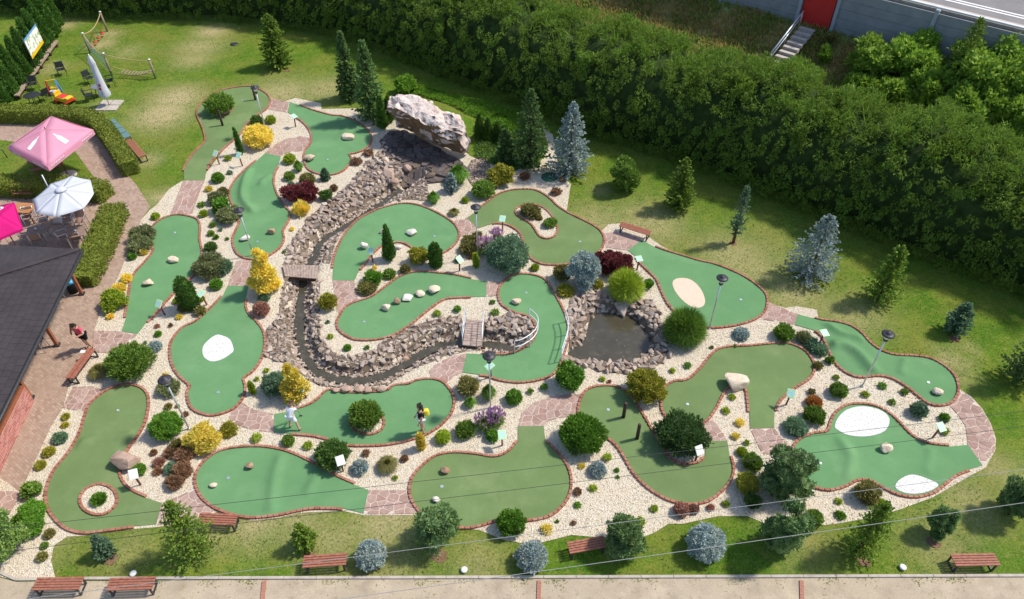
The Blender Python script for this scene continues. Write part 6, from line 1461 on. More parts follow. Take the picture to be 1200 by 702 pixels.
def shingles(e0, ed, u0, length, seed):
    """courses of shingles laid over one roof face, as one joined part"""
    rg = random.Random(seed); inw = (apex - c0) - ed * (apex - c0).dot(ed); run = inw.length; inw.normalize(); nrm = ed.cross(inw).normalized()
    if nrm.z < 0: nrm = -nrm
    hipalong = (apex - c0).dot(ed); mb = MB(); rows = int(run / .28)
    for r_ in range(rows):
        s0 = r_ * .28; start = hipalong * s0 / run + .02; x = start - (r_ % 2) * .15
        while x < length:
            wdt = .34 + rg.uniform(-.03, .03); a = max(x, start)
            if x + wdt > start + .05:
                p = c0 + ed * a + inw * s0; q = c0 + ed * (x + wdt - .01) + inw * s0; up = inw * .30; l = nrm * (.012 + rg.uniform(0, .008)); h = nrm * .028
                mb.add([p + h, q + h, q + up + l * .4, p + up + l * .4, p, q], [(0, 1, 2, 3), (4, 5, 1, 0)])
            x += wdt
    o = mb.build("shingles", M_ROOF, roof); o["kind"] = "stuff"
    me = o.data
    return o
shingles(c0, dA, 0, 7.5, 1); shingles(c0, dB, 0, 13.0, 2)
mb = MB(); mb.bar(c0 + Vector((0, 0, .05)), apex + Vector((0, 0, .06)), .16, .04); mb.build("hip_cap", M_ROOF, roof)
mb = MB(); o_ = Vector((0, 0, -.06)); mb.tube([c0 + (dB.cross(Vector((0,0,1)))).normalized() * -.06 + o_, B1 + (dB.cross(Vector((0,0,1)))).normalized() * -.06 + o_], .06, 8); mb.build("gutter", M_DARK, house)
nB = dB.cross(Vector((0, 0, 1))).normalized()
if nB.dot(bis) > 0: nB = -nB              # outward
mb = MB(); mb.bar(c0 - nB * .10 + Vector((0,0,-.22)), B1 - nB * .10 + Vector((0,0,-.22)), .03, .2); mb.build("fascia", M_DARK, house)
nA = dA.cross(Vector((0, 0, 1))).normalized(); nA = nA if nA.dot(bis) < 0 else -nA
mb = MB(); mb.bar(c0 - nA * .10 + Vector((0,0,-.22)), A1 - nA * .10 + Vector((0,0,-.22)), .03, .2); mb.build("fascia", M_DARK, house)
M_POSTW = plain("varnished_timber", (.28,.10,.05), .5, .35, .2, 10)
for px, py in [(96.5,345),(67.5,405),(37,467),(5,530)]:
    p = ray(px, py); mb = MB(); mb.box((p.x, p.y, 1.35), (.13, .13, 2.75), atan2(dB.y, dB.x)); mb.build("timber_post", M_POSTW, house)
    MB().box((p.x, p.y, .05), (.22, .22, .1), atan2(dB.y, dB.x)).build("post_base", M_DARK, house)
# low brick parapet under the eave, window wall behind
pa, pb = ray(37, 470), ray(4, 539); dw = (pb - pa).normalized(); pb = pa + dw * 6
M_REDBR, _t, _b = new_mat("red_brick", .85, .2)
_tc = coord(_t, "UV"); 
mbw = MB(); rg = random.Random(8); zr = 0; L_ = (pb - pa).length; nw = Vector((-dw.y, dw.x, 0)); nw = nw if nw.dot(nB) > 0 else -nw
for row_ in range(11):
    x = -(row_ % 2) * .125
    while x < L_:
        a = max(0, x); b = min(L_, x + .235)
        if b - a > .04:
            c = pa + dw * ((a + b) / 2); mbw.box((c.x, c.y, row_ * .082 + .045), (b - a, .22 + rg.uniform(-.006, .006), .064), atan2(dw.y, dw.x))
        x += .25
_t.links.new(ramp(_t, island(_t), [(0, (.30,.09,.07)), (.5, (.40,.14,.11)), (1, (.48,.20,.16))]), _b.inputs["Base Color"])
wl = MB().bar(pa + Vector((0, 0, .45)), pb + Vector((0, 0, .45)), .205, .90).build("parapet_wall", plain("white_mortar", (.62,.55,.50), .9, .1), house)
mbw.build("parapet_bricks", M_REDBR, wl)["kind"] = "stuff"
MB().bar(pa + Vector((0, 0, .935)) + nw * -.02, pb + Vector((0, 0, .935)) + nw * -.02, .30, .06).build("parapet_sill", M_POSTW, house)
ia, ib = pa - nw * 1.1 - dw * 2.0, pb - nw * 1.1
MB().bar(ia + Vector((0, 0, 1.3)), ib + Vector((0, 0, 1.3)), .15, 2.6).build("wall", plain("timber_cladding", (.42,.22,.09), .6, .3, .25, 5), house)
for i in range(4):
    c = ia + dw * (2.4 + i * 1.5) + nw * .085; f = MB().bar(c - dw * .5 + Vector((0, 0, 1.5)), c + dw * .5 + Vector((0, 0, 1.5)), .06, 1.1).build("window", M_POSTW, house)
    c2 = c + nw * .033; MB().bar(c2 - dw * .42 + Vector((0, 0, 1.5)), c2 + dw * .42 + Vector((0, 0, 1.5)), .012, .94).build("pane", M_WATERG if 'M_WATERG' in globals() else M_DARK, f)
# bin under the eave
p = ray(87, 342); o = E("waste_bin", p, 0, "black waste bin with a blue lid under the roof corner", "bin")
MB().lathe([(.20, 0), (.25, .6), (.24, .62)], 16).build("body", M_BLACK, o); MB().lathe([(.27, .60), (.28, .66), (.2, .74), (.05, .77)], 16).build("lid", plain("blue_plastic", (.03,.30,.52), .4, .4), o)

# ------------------------------------------------------------------ parasols
def fabric(name, c): 
    m, t, b = new_mat(name, .8, .15); v = noise(t, wpos(t), 1.6, 4); t.links.new(ramp(t, v, [(.3, tuple(x * .93 for x in c)), (.7, c)]), b.inputs["Base Color"])
    tr = t.nodes.new("ShaderNodeBsdfTranslucent"); tr.inputs[0].default_value = (*c, 1); ms = t.nodes.new("ShaderNodeMixShader"); ms.inputs[0].default_value = .25
    t.links.new(b.outputs[0], ms.inputs[1]); t.links.new(tr.outputs[0], ms.inputs[2]); t.links.new(ms.outputs[0], t.nodes["Material Output"].inputs[0]); return m
M_PINK, M_PWHITE, M_MAGENTA = fabric("pink_fabric", (.78,.35,.47)), fabric("white_fabric", (.66,.68,.74)), fabric("magenta_fabric", (.66,.015,.20))
def tri_panel(o, name, a, b, c, m, sag=.05, thick=.01):
    """one canopy panel between two ribs"""
    n = 6; V = []; F = []
    for i in range(n + 1):
        for j in range(i + 1):
            t = i / n; u = j / max(1, i); p = a.lerp(b.lerp(c, u), t); p = p - Vector((0, 0, sag * t * 4 * u * (1 - u))); V.append(p)
    idx = lambda i, j: i * (i + 1) // 2 + j
    for i in range(n):
        for j in range(i + 1):
            F.append((idx(i, j), idx(i+1, j), idx(i+1, j+1)))
            if j < i: F.append((idx(i, j), idx(i+1, j+1), idx(i, j+1)))
    ob = link(name, np_mesh(name, np.array([v[:] for v in V]), np.array(F), m, True), None, o)
    s = ob.modifiers.new("cloth", 'SOLIDIFY'); s.thickness = thick; return ob
def square_parasol(corners, z, rise, m, lab, val=.28, emb=None, mast=True):
    C = [ray(*c, z) for c in corners]; ctr = sum(C, Vector()) / 4; top = ctr + Vector((0, 0, rise)); o = E("parasol", (ctr.x, ctr.y, 0), 0, lab, "parasol"); off = Vector((ctr.x, ctr.y, 0))
    L = [c - off for c in C]; T_ = top - off; pan = []
    for i in range(4): pan.append(tri_panel(o, "canopy_panel", T_, L[i], L[(i+1) % 4], m))
    vl = []
    for i in range(4):
        a, b = L[i], L[(i+1) % 4]; d = Vector((0, 0, -val)); ou = ((a + b) / 2); ou.z = 0; ou = ou.normalized() * .02
        mb = MB(); mb.add([a, b, b + d + ou, a + d + ou], [(0, 1, 2, 3)]); q = mb.build("valance", m, o); s = q.modifiers.new("cloth", 'SOLIDIFY'); s.thickness = .01; vl.append(q)
    for i in range(4): MB().tube([T_ - Vector((0, 0, .06)), L[i] - Vector((0, 0, .03))], .015, 6).build("rib", M_DARK, o)
    mb = MB(); mb.tube([(0, 0, 0), (0, 0, T_.z + .12)], .03, 10); mb.build("pole", M_WOODP if mast else M_METAL, o); MB().lathe([(.5, .0), (.5, .06), (.08, .1)], 16).build("foot", M_CONC, o)
    return o, L, T_, pan, vl
o, L, T_, pan, vl = square_parasol([(9,172),(55,195),(109,152),(60,136)], 2.35, .62, M_PINK, "big square pink parasol over the picnic table")
M_WPRINT = plain("white_print", (.80,.77,.78), .7, .2, .03, 5, bmp=0)
# white bottle outlines printed on the two front panels, white lettering strokes on the valances
def on_panel(a, b, c, u, t, dn): return a.lerp(b.lerp(c, u), t) + Vector((0, 0, dn - .05 * t * 4 * u * (1 - u)))
for k, (i, u0) in enumerate(((0, .42), (1, .55))):
    a, b, c = T_, L[i], L[(i+1) % 4]; V = []
    prof = [(.30,.012),(.38,.014),(.44,.03),(.50,.052),(.62,.052),(.70,.055),(.78,.055),(.79,.05)]
    for t, h in prof: V += [on_panel(a, b, c, u0 - h / t * .75, t, .022), on_panel(a, b, c, u0 + h / t * .75, t, .022)]
    mb = MB(); mb.add(V, [(2*j, 2*j+1, 2*j+3, 2*j+2) for j in range(len(prof) - 1)]); mb.build("printed_bottle", M_WPRINT, pan[i])
for i, segs in ((0, ((.08,.32),(.62,.9))), (1, ((.06,.34),(.72,.96)))):
    a, b = L[i], L[(i+1) % 4]; ou = ((a + b) / 2); ou.z = 0; ou.normalize(); rg = random.Random(i)
    for s0, s1 in segs:
        n = 6; mb = MB()
        for k in range(n):
            u = s0 + (s1 - s0) * (k + .5) / n; hh = rg.uniform(.09, .15); c = a.lerp(b, u) + ou * .03 + Vector((0, 0, -.15)); d = (b - a).normalized()
            mb.tube([c - d * .06 - Vector((0,0,hh*.5)), c - d * .03 + Vector((0,0,hh*.5)), c + d * .03 + Vector((0,0,hh*.35)), c + d * .05 - Vector((0,0,hh*.5))], .016, 5)
        mb.build("lettering", M_WPRINT, vl[i])
# white cantilever parasol with eight ribs
C8 = [ray(*c, 2.3) for c in [(84,206),(106,211),(110,227),(98,244),(65,254),(42,250),(38,234),(60,215)]]
ctr = ray(71, 222, 2.72); off = Vector((ctr.x, ctr.y, 0)); o = E("parasol", off, 0, "white eight ribbed cantilever parasol over the terrace tables", "parasol")
T8 = Vector((0, 0, ctr.z)); cc = sum(C8, Vector()) / 8
for i in range(8): tri_panel(o, "canopy_panel", T8, C8[i] - off, C8[(i+1) % 8] - off, M_PWHITE, .035); MB().tube([T8 - Vector((0, 0, .06)), C8[i] - off - Vector((0, 0, .02))], .012, 6).build("rib", M_METAL, o)
MB().lathe([(.30, 0), (.22, .07), (.08, .12)], 8, T8 - Vector((0, 0, .03))).build("vent_cap", M_PWHITE, o)
mp = ray(49, 205, 2.75) - off; mp.z = 0; mt = mp + Vector((0, 0, 2.75))
MB().tube([mp, mt], .03, 10).build("mast", M_METAL, o); MB().tube([mp + Vector((0, 0, 2.1)), T8 - Vector((0, 0, .38)), T8 - Vector((0, 0, .05))], .025, 8).build("arm", M_METAL, o); MB().box(mp + Vector((0, 0, .05)), (.9, .9, .1)).build("foot", M_CONC, o)
# magenta parasol at the left edge
o, L, T_, pan, vl = square_parasol([(-26,247),(16,237),(26,268),(-12,284)], 2.4, .35, M_MAGENTA, "bright magenta square parasol with a round white emblem at the left edge", .1)
em = on_panel(T_, L[1], L[2], .5, .55, 0); i_ = 1
def ring_on(parent, a, b, c, u, t, r0, r1, m, name, up=.03):
    ctr = on_panel(a, b, c, u, t, up); e1 = (c - b).normalized(); e2 = (b.lerp(c, .5) - a).normalized(); V = []; n = 24
    for k in range(n): A = 2 * pi * k / n; d = e1 * cos(A) + e2 * sin(A); V += [ctr + d * r0, ctr + d * r1]
    mb = MB(); mb.add(V, [(2*k, 2*k+1, (2*k+3) % (2*n), (2*k+2) % (2*n)) for k in range(n)]); return mb.build(name, m, parent)
ring_on(pan[0], T_, L[0], L[1], .55, .62, .17, .27, M_WPRINT, "emblem_ring", .05); ring_on(pan[0], T_, L[0], L[1], .55, .62, .0, .09, M_WPRINT, "emblem_dot", .05)
ring_on(pan[0], T_, L[0], L[1], .40, .74, .04, .12, M_WPRINT, "emblem_curl", .05)
# folded white parasol on the play lawn
p = ray(128.5, 124); o = E("folded_parasol", p, 0, "folded white parasol standing on four slabs on the play lawn", "parasol")
for i in (-1, 1):
    for j in (-1, 1): MB().box((i * .36, j * .36, .035), (.66, .66, .06), 0).build("base_slab", M_CONC, o, .01)
MB().tube([(0, 0, .05), (0, 0, 3.5)], .026, 8).build("pole", M_METAL, o)
mb = MB(); n = 16; V = []; rr = [(.02, 3.46), (.10, 3.3), (.17, 2.9), (.155, 2.85), (.17, 2.4), (.20, 1.7), (.24, 1.2), (.30, .85), (.27, .70)]
for r, z in rr:
    for k in range(n): a = 2 * pi * k / n; q = r * (1 + .25 * (k % 2)); V.append((q * cos(a), q * sin(a), z))
mb.add(V, [(i*n+k, i*n+(k+1) % n, (i+1)*n+(k+1) % n, (i+1)*n+k) for i in range(len(rr) - 1) for k in range(n)], True); cl = mb.build("folded_cloth", M_PWHITE, o)
M_REDP = plain("red_print", (.48,.02,.10), .7, .2, .05, 5, bmp=0)
for z, a in ((1.55, -1.4), (1.3, -1.6), (1.05, -1.2), (.92, -1.75)): MB().box((.27 * cos(a), .27 * sin(a), z), (.13, .02, .16), a + pi / 2).build("printed_mark", M_REDP, cl)

# ------------------------------------------------------------------ terrace and garden furniture
M_RATTAN, M_CHAIRD = plain("brown_rattan", (.29,.185,.145), .7, .2, .2, 30), plain("dark_plastic", (.022,.025,.026), .55, .35, .2, 8, bmp=0)
M_TABLE = plain("table_slats", (.24,.165,.13), .6, .3, .2, 14); M_TABLEO = plain("orange_wood", (.42,.19,.075), .5, .35, .2, 8); M_ALU = plain("aluminium", (.50,.50,.52), .35, .5, .08, 8, metal=.6, bmp=0)
def chair(px, py, rz, lab, group, seat=M_RATTAN, frame=M_ALU, proto={}):
    p = ray(px, py); key = (seat.name, frame.name)
    if key in proto:
        o = copy_tree(proto[key]); o.location = p; o.rotation_euler = (0, 0, rz); o["label"] = lab; o["group"] = group; return o
    o = E("garden_chair", p, rz, lab, "chair", group); proto[key] = o
    MB().box((0, 0, .43), (.46, .44, .03)).build("seat", seat, o, .01); MB().box((0, .245, .68), (.46, .03, .40), 0, -.18).build("backrest", seat, o, .01)
    for s in (-1, 1):
        MB().tube([(s * .25, -.22, 0), (s * .25, -.22, .62)], .016, 6).build("leg", frame, o); MB().tube([(s * .25, .27, 0), (s * .25, .21, .45), (s * .25, .30, .90)], .016, 6).build("leg", frame, o)
        MB().bar((s * .25, -.24, .63), (s * .25, .25, .64), .045, .025).build("armrest", frame, o)
    return o
def table(px, py, rz, sx, sy, lab, top=M_TABLE, leg=M_ALU, slats=6):
    p = ray(px, py, .73); o = E("garden_table", (p.x, p.y, 0), rz, lab, "table"); w_ = sy / slats
    for i in range(slats): MB().box((0, -sy / 2 + w_ * (i + .5), .725), (sx, w_ * .93, .03)).build("slat", top, o)
    for a in (-1, 1):
        for b in (-1, 1): MB().box((a * (sx / 2 - .06), b * (sy / 2 - .06), .355), (.05, .05, .70)).build("leg", leg, o)
    return o
G_T = "chairs on the terrace"
table(42, 270, .35, .85, .85, "square slatted table on the terrace, left of two alike"); table(88.5, 272, .35, .85, .85, "square slatted table on the terrace beside the hedge, right of two alike"); table(27, 243.5, -.1, 1.15, .85, "orange wood table between the magenta and white parasols", M_TABLEO, M_WOODP, 7)
for x, y, r, l in [(38,262,3.1+.35+3.14,"terrace chair above the left slatted table"), (55,265,-1.2,"terrace chair right of the left slatted table"), (34,283,1.9,"terrace chair left below the left slatted table"), (48,287,3.5,"terrace chair below the left slatted table"),
                   (83,265,.35,"terrace chair above the right slatted table"), (98,266,.2,"terrace chair above right of the right slatted table, by the hedge"), (78,284,2.2,"terrace chair left below the right slatted table"), (93,286,3.5,"terrace chair below the right slatted table at the hedge"),
                   (27,232,.1,"rust brown chair behind the orange wood table, left of two"), (38,232,.0,"rust brown chair behind the orange wood table, right of two"), (24,258,3.1,"terrace chair in front of the orange wood table"),
                   (89,254,-.8,"terrace chair under the white parasol's lower edge"), (100,245,-1.2,"terrace chair under the white parasol's right edge"), (2,288,2.8,"terrace chair under the magenta parasol"),
                   (71,348,-1.2,"terrace chair under the eave near the waste bin"), (66,360,-1.3,"terrace chair under the eave, second from the bin"), (52,402,-1.3,"terrace chair under the eave behind the second timber post"), (46,411,-1.2,"terrace chair under the eave, lowest")]:
    chair(x, y, r, l, G_T, M_WOODR if 'rust' in l else M_RATTAN, M_WOODP if 'rust' in l else M_ALU)
for i, (x, y, l) in enumerate([(42,269,"white cup on the left slatted table"), (88.5,271,"white cup on the right slatted table"), (27,244.5,"white dish on the orange wood table")]):
    p = ray(x, y, .745); o = link("cup" if i < 2 else "dish", MB().lathe([(.03, 0), (.055, .07), (.05, .075)] if i < 2 else [(.06, 0), (.14, .03), (.13, .035)], 14).mesh("cup", M_WHITE)); o.location = p; props(o, l, "cup" if i < 2 else "dish")
# picnic table under the pink parasol
p = ray(58, 197); o = E("picnic_table", p, .45, "red-brown picnic table with fixed benches under the pink parasol", "picnic table")
for i in range(5): MB().box((0, -.30 + .15 * i, .74), (1.7, .14, .035)).build("table_slat", M_WOODR, o)
for s in (-1, 1):
    for i in range(2): MB().box((0, s * (.62 + .14 * i), .45), (1.7, .13, .035)).build("bench_slat", M_WOODR, o)
    mb = MB(); mb.bar((s * .6, -.62, 0), (s * .6, -.22, .72), .06, .06); mb.bar((s * .6, .62, 0), (s * .6, .22, .72), .06, .06); mb.bar((s * .6, -.76, .40), (s * .6, .76, .40), .06, .06); mb.build("leg_frame", M_WOODR, o)
p = ray(2, 186); o = E("scooter_frame", p, .4, "dark curved metal hoop on the grass at the left edge", "hoop"); MB().tube([(-.3, 0, 0), (-.25, 0, .5), (0, 0, .7), (.25, 0, .5), (.3, 0, 0)], .025, 8).build("hoop", M_DARK, o)
# round tables and dark chairs on the play lawn
def rtable(px, py, lab, m, r=.5):
    p = ray(px, py, .7); o = E("round_table", (p.x, p.y, 0), 0, lab, "table"); MB().lathe([(r - .02, .68), (r, .69), (r, .715), (r - .02, .72)], 24).build("tabletop", m, o)
    for k in range(4): a = pi / 4 + k * pi / 2; MB().tube([(r * .45 * cos(a), r * .45 * sin(a), .69), (r * .7 * cos(a), r * .7 * sin(a), 0)], .022, 6).build("leg", M_CHAIRD, o)
M_GREYT = plain("grey_plastic", (.16,.18,.19), .5, .35, .1, 6, bmp=0)
rtable(37, 111.5, "dark round table by the timber edging on the play lawn", M_CHAIRD, .5); rtable(114, 101, "grey round table beside the folded parasol", M_GREYT, .42)
for x, y, r, l in [(74,88,.5,"dark chair standing alone on the play lawn"), (107,98,1.0,"dark chair left of the grey round table"), (131,101,-1.2,"dark chair right of the grey round table, behind the folded parasol"), (106.5,118,2.0,"dark chair below the grey round table"), (42,105,.4,"grey dark chair behind the dark round table"), (54,117.5,-2.0,"black chair between the dark round table and the toy car")]:
    chair(x, y, r, l, "dark chairs on the play lawn", M_CHAIRD, M_CHAIRD)
# timber edging along the thuja row
A, B = ray(22, 118), ray(68, 53)
for i, (s0, s1, l) in enumerate([(0, .2, "short pale timber beam, nearest end of the edging along the thujas"), (.22, .50, "timber beam, second from the near end of the edging"), (.52, .74, "brown timber beam, third in the edging along the thujas"), (.76, 1, "grey timber beam, far end of the edging along the thujas")]):
    a, b = A.lerp(B, s0), A.lerp(B, s1); o = E("timber_beam", (a + b) / 2, 0, l, "beam", "timber edging along the thuja row"); c = (a + b) / 2
    MB().bar(a - c + Vector((0, 0, .33)), b - c + Vector((0, 0, .33)), .30, .09).build("beam", M_TIMBER, o)
    for t in (.15, .85): q = a.lerp(b, t) - c; MB().box(q + Vector((0, 0, .14)), (.2, .2, .28)).build("block", M_LOG, o)
# banner
q = [ray(30.5,53,2.0), ray(44,34,2.0)]; cB = (q[0] + q[1]) / 2; dxy = (q[1] - q[0]); Lb = dxy.length; o = E("advertising_banner", (cB.x, cB.y, 0), atan2(dxy.y, dxy.x), "white and yellow picture banner hung before the thuja row", "banner")
M_BAN, _t, _b = new_mat("banner_print", .6, .3); _u = coord(_t, "Object"); _c = ramp(_t, noise(_t, _u, 2.6, 4), [(.38, (.35,.42,.20)), (.46, (.75,.74,.72)), (.58, (.78,.78,.78)), (.66, (.42,.10,.06))], 'CONSTANT'); _t.links.new(_c, _b.inputs["Base Color"])
mb = MB(); mb.box((0, 0, 1.75), (Lb, .015, 1.0)); pnl = mb.build("picture_sheet", M_BAN, o)
MB().box((0, -.004, 1.13), (Lb, .016, .24)).build("yellow_strip", plain("yellow_print", (.72,.45,.02), .6, .3, .05, 4, bmp=0), pnl); MB().box((0, -.004, 2.30), (Lb, .016, .12)).build("blue_strip", plain("blue_print", (.12,.32,.60), .6, .3, .05, 4, bmp=0), pnl)
for s in (-1, 1): MB().tube([(s * (Lb / 2 + .04), .03, 0), (s * (Lb / 2 + .04), .03, 2.5)], .03, 8).build("post", M_DARK, o)
# rope climbing course
M_ROPE, M_NET = plain("hemp_rope", (.45,.33,.17), .9, .1, .2, 30), plain("blue_green_net", (.12,.25,.20), .9, .1, .2, 20); M_REDROPE = plain("red_rope", (.5,.08,.05), .8, .2, .1, 10, bmp=0)
PP = [ray(126, 37), ray(106, 62), ray(131, 88), ray(182.5, 92)]; base_ = PP[1]; o = E("rope_course", base_, 0, "children's rope course with four posts, net and rung bridge", "climbing course")
HT = [1.5, 1.45, 1.55, 1.35]; PP = [p - base_ for p in PP]
for p, h in zip(PP, HT): po = MB().lathe([(.07, -.1), (.075, h * .5), (.07, h)], 10).build("post", M_TIMBER, o); po.location = p; MB().lathe([(.085, h), (.09, h + .04), (.04, h + .07)], 10).build("post_cap", M_WHITE, po)
def sag(a, b, s, n=10): return [a.lerp(b, i / n) - Vector((0, 0, s * 4 * (i / n) * (1 - i / n))) for i in range(n + 1)]
Z = lambda h: Vector((0, 0, h))
for i in range(3): MB().tube(sag(PP[i] + Z(HT[i] - .05), PP[i+1] + Z(HT[i+1] - .05), .35 if i < 2 else .15), .028, 6).build("top_rope", M_ROPE, o)
mb = MB()
for k in range(9): t = k / 8; mb.tube([PP[1].lerp(PP[2], t) + Z(.15), sag(PP[1] + Z(HT[1] - .1), PP[2] + Z(HT[2] - .1), .35, 8)[k]], .012, 4)
for k in range(6): mb.tube(sag(PP[1] + Z(.15 + k * .2), PP[2] + Z(.15 + k * .2), .06 * k, 8), .012, 4)
nt_ = mb.build("net", M_NET, o); nt_["kind"] = "stuff"
sd = (PP[3] - PP[2]).cross(Vector((0, 0, 1))).normalized() * .25
for s in (-1, 1): MB().tube(sag(PP[2] + sd * s + Z(.55), PP[3] + sd * s + Z(.55), .3), .022, 6).build("bridge_rope", M_ROPE, o)
sg_ = sag(PP[2] + Z(.57), PP[3] + Z(.57), .3, 14)
for k in range(4, 14): MB().tube([sg_[k] - sd * 1.15, sg_[k] + sd * 1.15], .032, 6).build("rung", M_TIMBER, o)
for k, t in enumerate((.25, .45, .65, .85)): a = sag(PP[0] + Z(HT[0] - .05), PP[1] + Z(HT[1] - .05), .35, 20)[int(t * 20)]; MB().tube([a, Vector((a.x, a.y, .25))], .018, 5).build("hanging_rope", M_NET if k % 2 else M_REDROPE, o); MB().lathe([(.02, .2), (.16, .22), (.16, .28), (.02, .3)], 10, (a.x, a.y, 0)).build("foot_disc", M_REDROPE, o)
# toys
M_TOYY, M_TOYR, M_TOYB = plain("yellow_plastic", (.75,.47,.015), .4, .45, .05, 5, bmp=0), plain("red_plastic", (.62,.03,.025), .4, .45, .05, 5, bmp=0), plain("blue_toy_plastic", (.08,.28,.62), .4, .45, .05, 5, bmp=0)
p = ray(77, 120); o = E("toy_car", p, -.45, "yellow and red children's ride-on toy car", "toy car")
mb = MB(); mb.box((0, 0, .30), (1.25, .62, .30), taper=.9); mb.build("body", M_TOYY, o, .08); MB().box((-.05, 0, .43), (.62, .46, .08)).build("seat_well", M_TOYR, o, .03); MB().box((.52, 0, .45), (.32, .5, .12)).build("bonnet", M_TOYY, o, .05); MB().box((-.5, 0, .55), (.1, .5, .34)).build("backrest", M_TOYY, o, .04); MB().box((.67, 0, .30), (.04, .5, .12)).build("bumper", M_TOYR, o, .01)
for a in (-.4, .42):
    for b in (-.33, .33):
        w_ = MB(); w_.tube([(a, b - .05, .15), (a, b + .05, .15)], .15, 14); w_.build("wheel", M_TOYR, o)
p = ray(66, 110); o = E("toy_swing", p, .3, "small red, yellow and blue plastic toy frame behind the toy car", "toy")
for s, m in ((-1, M_TOYR), (1, M_TOYB)): MB().bar((s * .35, -.25, 0), (s * .28, 0, .95), .07, .07).build("side_bar", m, o); MB().bar((s * .35, .25, 0), (s * .28, 0, .95), .07, .07).build("side_bar", m, o)
MB().bar((-.28, 0, .95), (.28, 0, .95), .07, .07).build("top_bar", M_TOYY, o); MB().box((0, 0, .42), (.36, .3, .16)).build("seat", M_TOYY, o, .03); MB().box((-.05, -.2, .2), (.4, .2, .3)).build("step", plain("pale_blue_plastic", (.45,.50,.75), .4, .4, .05, 5, bmp=0), o, .03)

# ------------------------------------------------------------------ wall, door, steps, road at the top right
nWl = Vector((-wd.y, wd.x, 0)); nWl = nWl if nWl.y < 0 else -nWl          # towards the camera
wall = E("panel_wall", W0, 0, "grey concrete panel wall with posts along the road at the top right", "wall"); HW = 2.85; M_GREYP = plain("grey_panel", (.235,.245,.26), .85, .2, .12, 1.5, bmp=.2)
Lw = (W1 - W0).length
def wpos_px(px, py): return (ray(px, py, WZ) - W0).dot(wd)
posts = [wpos_px(940, 21), wpos_px(973, 38), wpos_px(1087, 58)]; stp = (posts[2] - posts[1])
door0, door1 = posts[0] + .12, posts[1] - .12
posts += [posts[2] + stp, posts[2] + 2 * stp, posts[0] - stp, posts[0] - 2 * stp, posts[0] - 3 * stp]; posts.sort()
yup = Vector((0, 0, 1))
for s in posts:
    c = W0 + wd * s - W0; MB().box(c + yup * (HW / 2 - .2) + nWl * .06, (.22, .22, HW + .5), atan2(wd.y, wd.x)).build("post", plain("post_concrete", (.30,.33,.37), .85, .2, .1, 3) if s == posts[0] else bpy.data.materials["post_concrete"], wall); MB().box(c + yup * (HW + .09) + nWl * .06, (.28, .28, .07), atan2(wd.y, wd.x), taper=.7).build("post_cap", bpy.data.materials["post_concrete"], wall)
for a, b in zip(posts, posts[1:]):
    if abs(a + .12 - door0) < .2: continue
    for r_ in range(5): MB().bar(wd * (a + .10) + yup * (r_ * .58 + .29 - .15), wd * (b - .10) + yup * (r_ * .58 + .29 - .15), .10, .565).build("panel", M_GREYP, wall)
MB().bar(wd * (door0 + .02) + yup * 2.46, wd * (door1 - .02) + yup * 2.46, .12, .68).build("lintel", M_GREYP, wall)
MB().bar(wd * 1 + yup * (HW + .13) - nWl * .35, wd * Lw + yup * (HW + .13) - nWl * .35, .26, .10).build("coping", plain("coping_concrete", (.55,.55,.56), .8, .2, .08, 3), wall)
d_ = E("door", (0, 0, 0)); d_.parent = wall
MB().bar(wd * (door0 + .05) + yup * 1.05, wd * (door1 - .1) + yup * 1.05, .05, 2.05).build("door_leaf", plain("red_steel", (.50,.018,.02), .45, .4, .08, 3, bmp=0), d_); MB().box(wd * (door0 + .2) + yup * 1.0 + nWl * .05, (.1, .06, .05), atan2(wd.y, wd.x)).build("handle", M_DARK, d_)
MB().box(wd * (door0 + .12) + yup * 2.0 + nWl * .09, (.14, .05, .10), atan2(wd.y, wd.x)).build("red_box", bpy.data.materials["red_steel"], d_)
# steps
sa, sb = W0 + wd * ((door0 + door1) / 2 - .15) + nWl * .7, None
st_ = E("stairs", (0, 0, 0), 0, "pale concrete steps going down the bank from the red door", "stairs"); M_STEP = plain("step_concrete", (.42,.37,.33), .9, .15, .1, 4)
for k in range(9):
    c = sa + nWl * (k * .44) + wd * (-k * .02); mb = MB(); mb.box((c.x, c.y, WZ + .06 - k * .185 - .12), (1.05, .34, .24), atan2(wd.y, wd.x)); mb.build("step", M_STEP, st_)
for s in (-1,):
    a = sa + wd * s * .72 + yup * .85 - nWl * .5; b = a + nWl * 3.9 - yup * 2.15; a.z = WZ + .9; b.z = WZ + .9 - 1.6; q = MB(); q.tube([a, b], .05, 8); q.build("handrail", M_RAILW, st_)
    MB().tube([a - yup * .35, b - yup * .35], .035, 8).build("handrail", M_RAILW, st_)
    for t in (.02, .5, .98): v = a.lerp(b, t); MB().tube([v, v - yup * 1.1], .03, 8).build("rail_post", M_RAILW, st_)
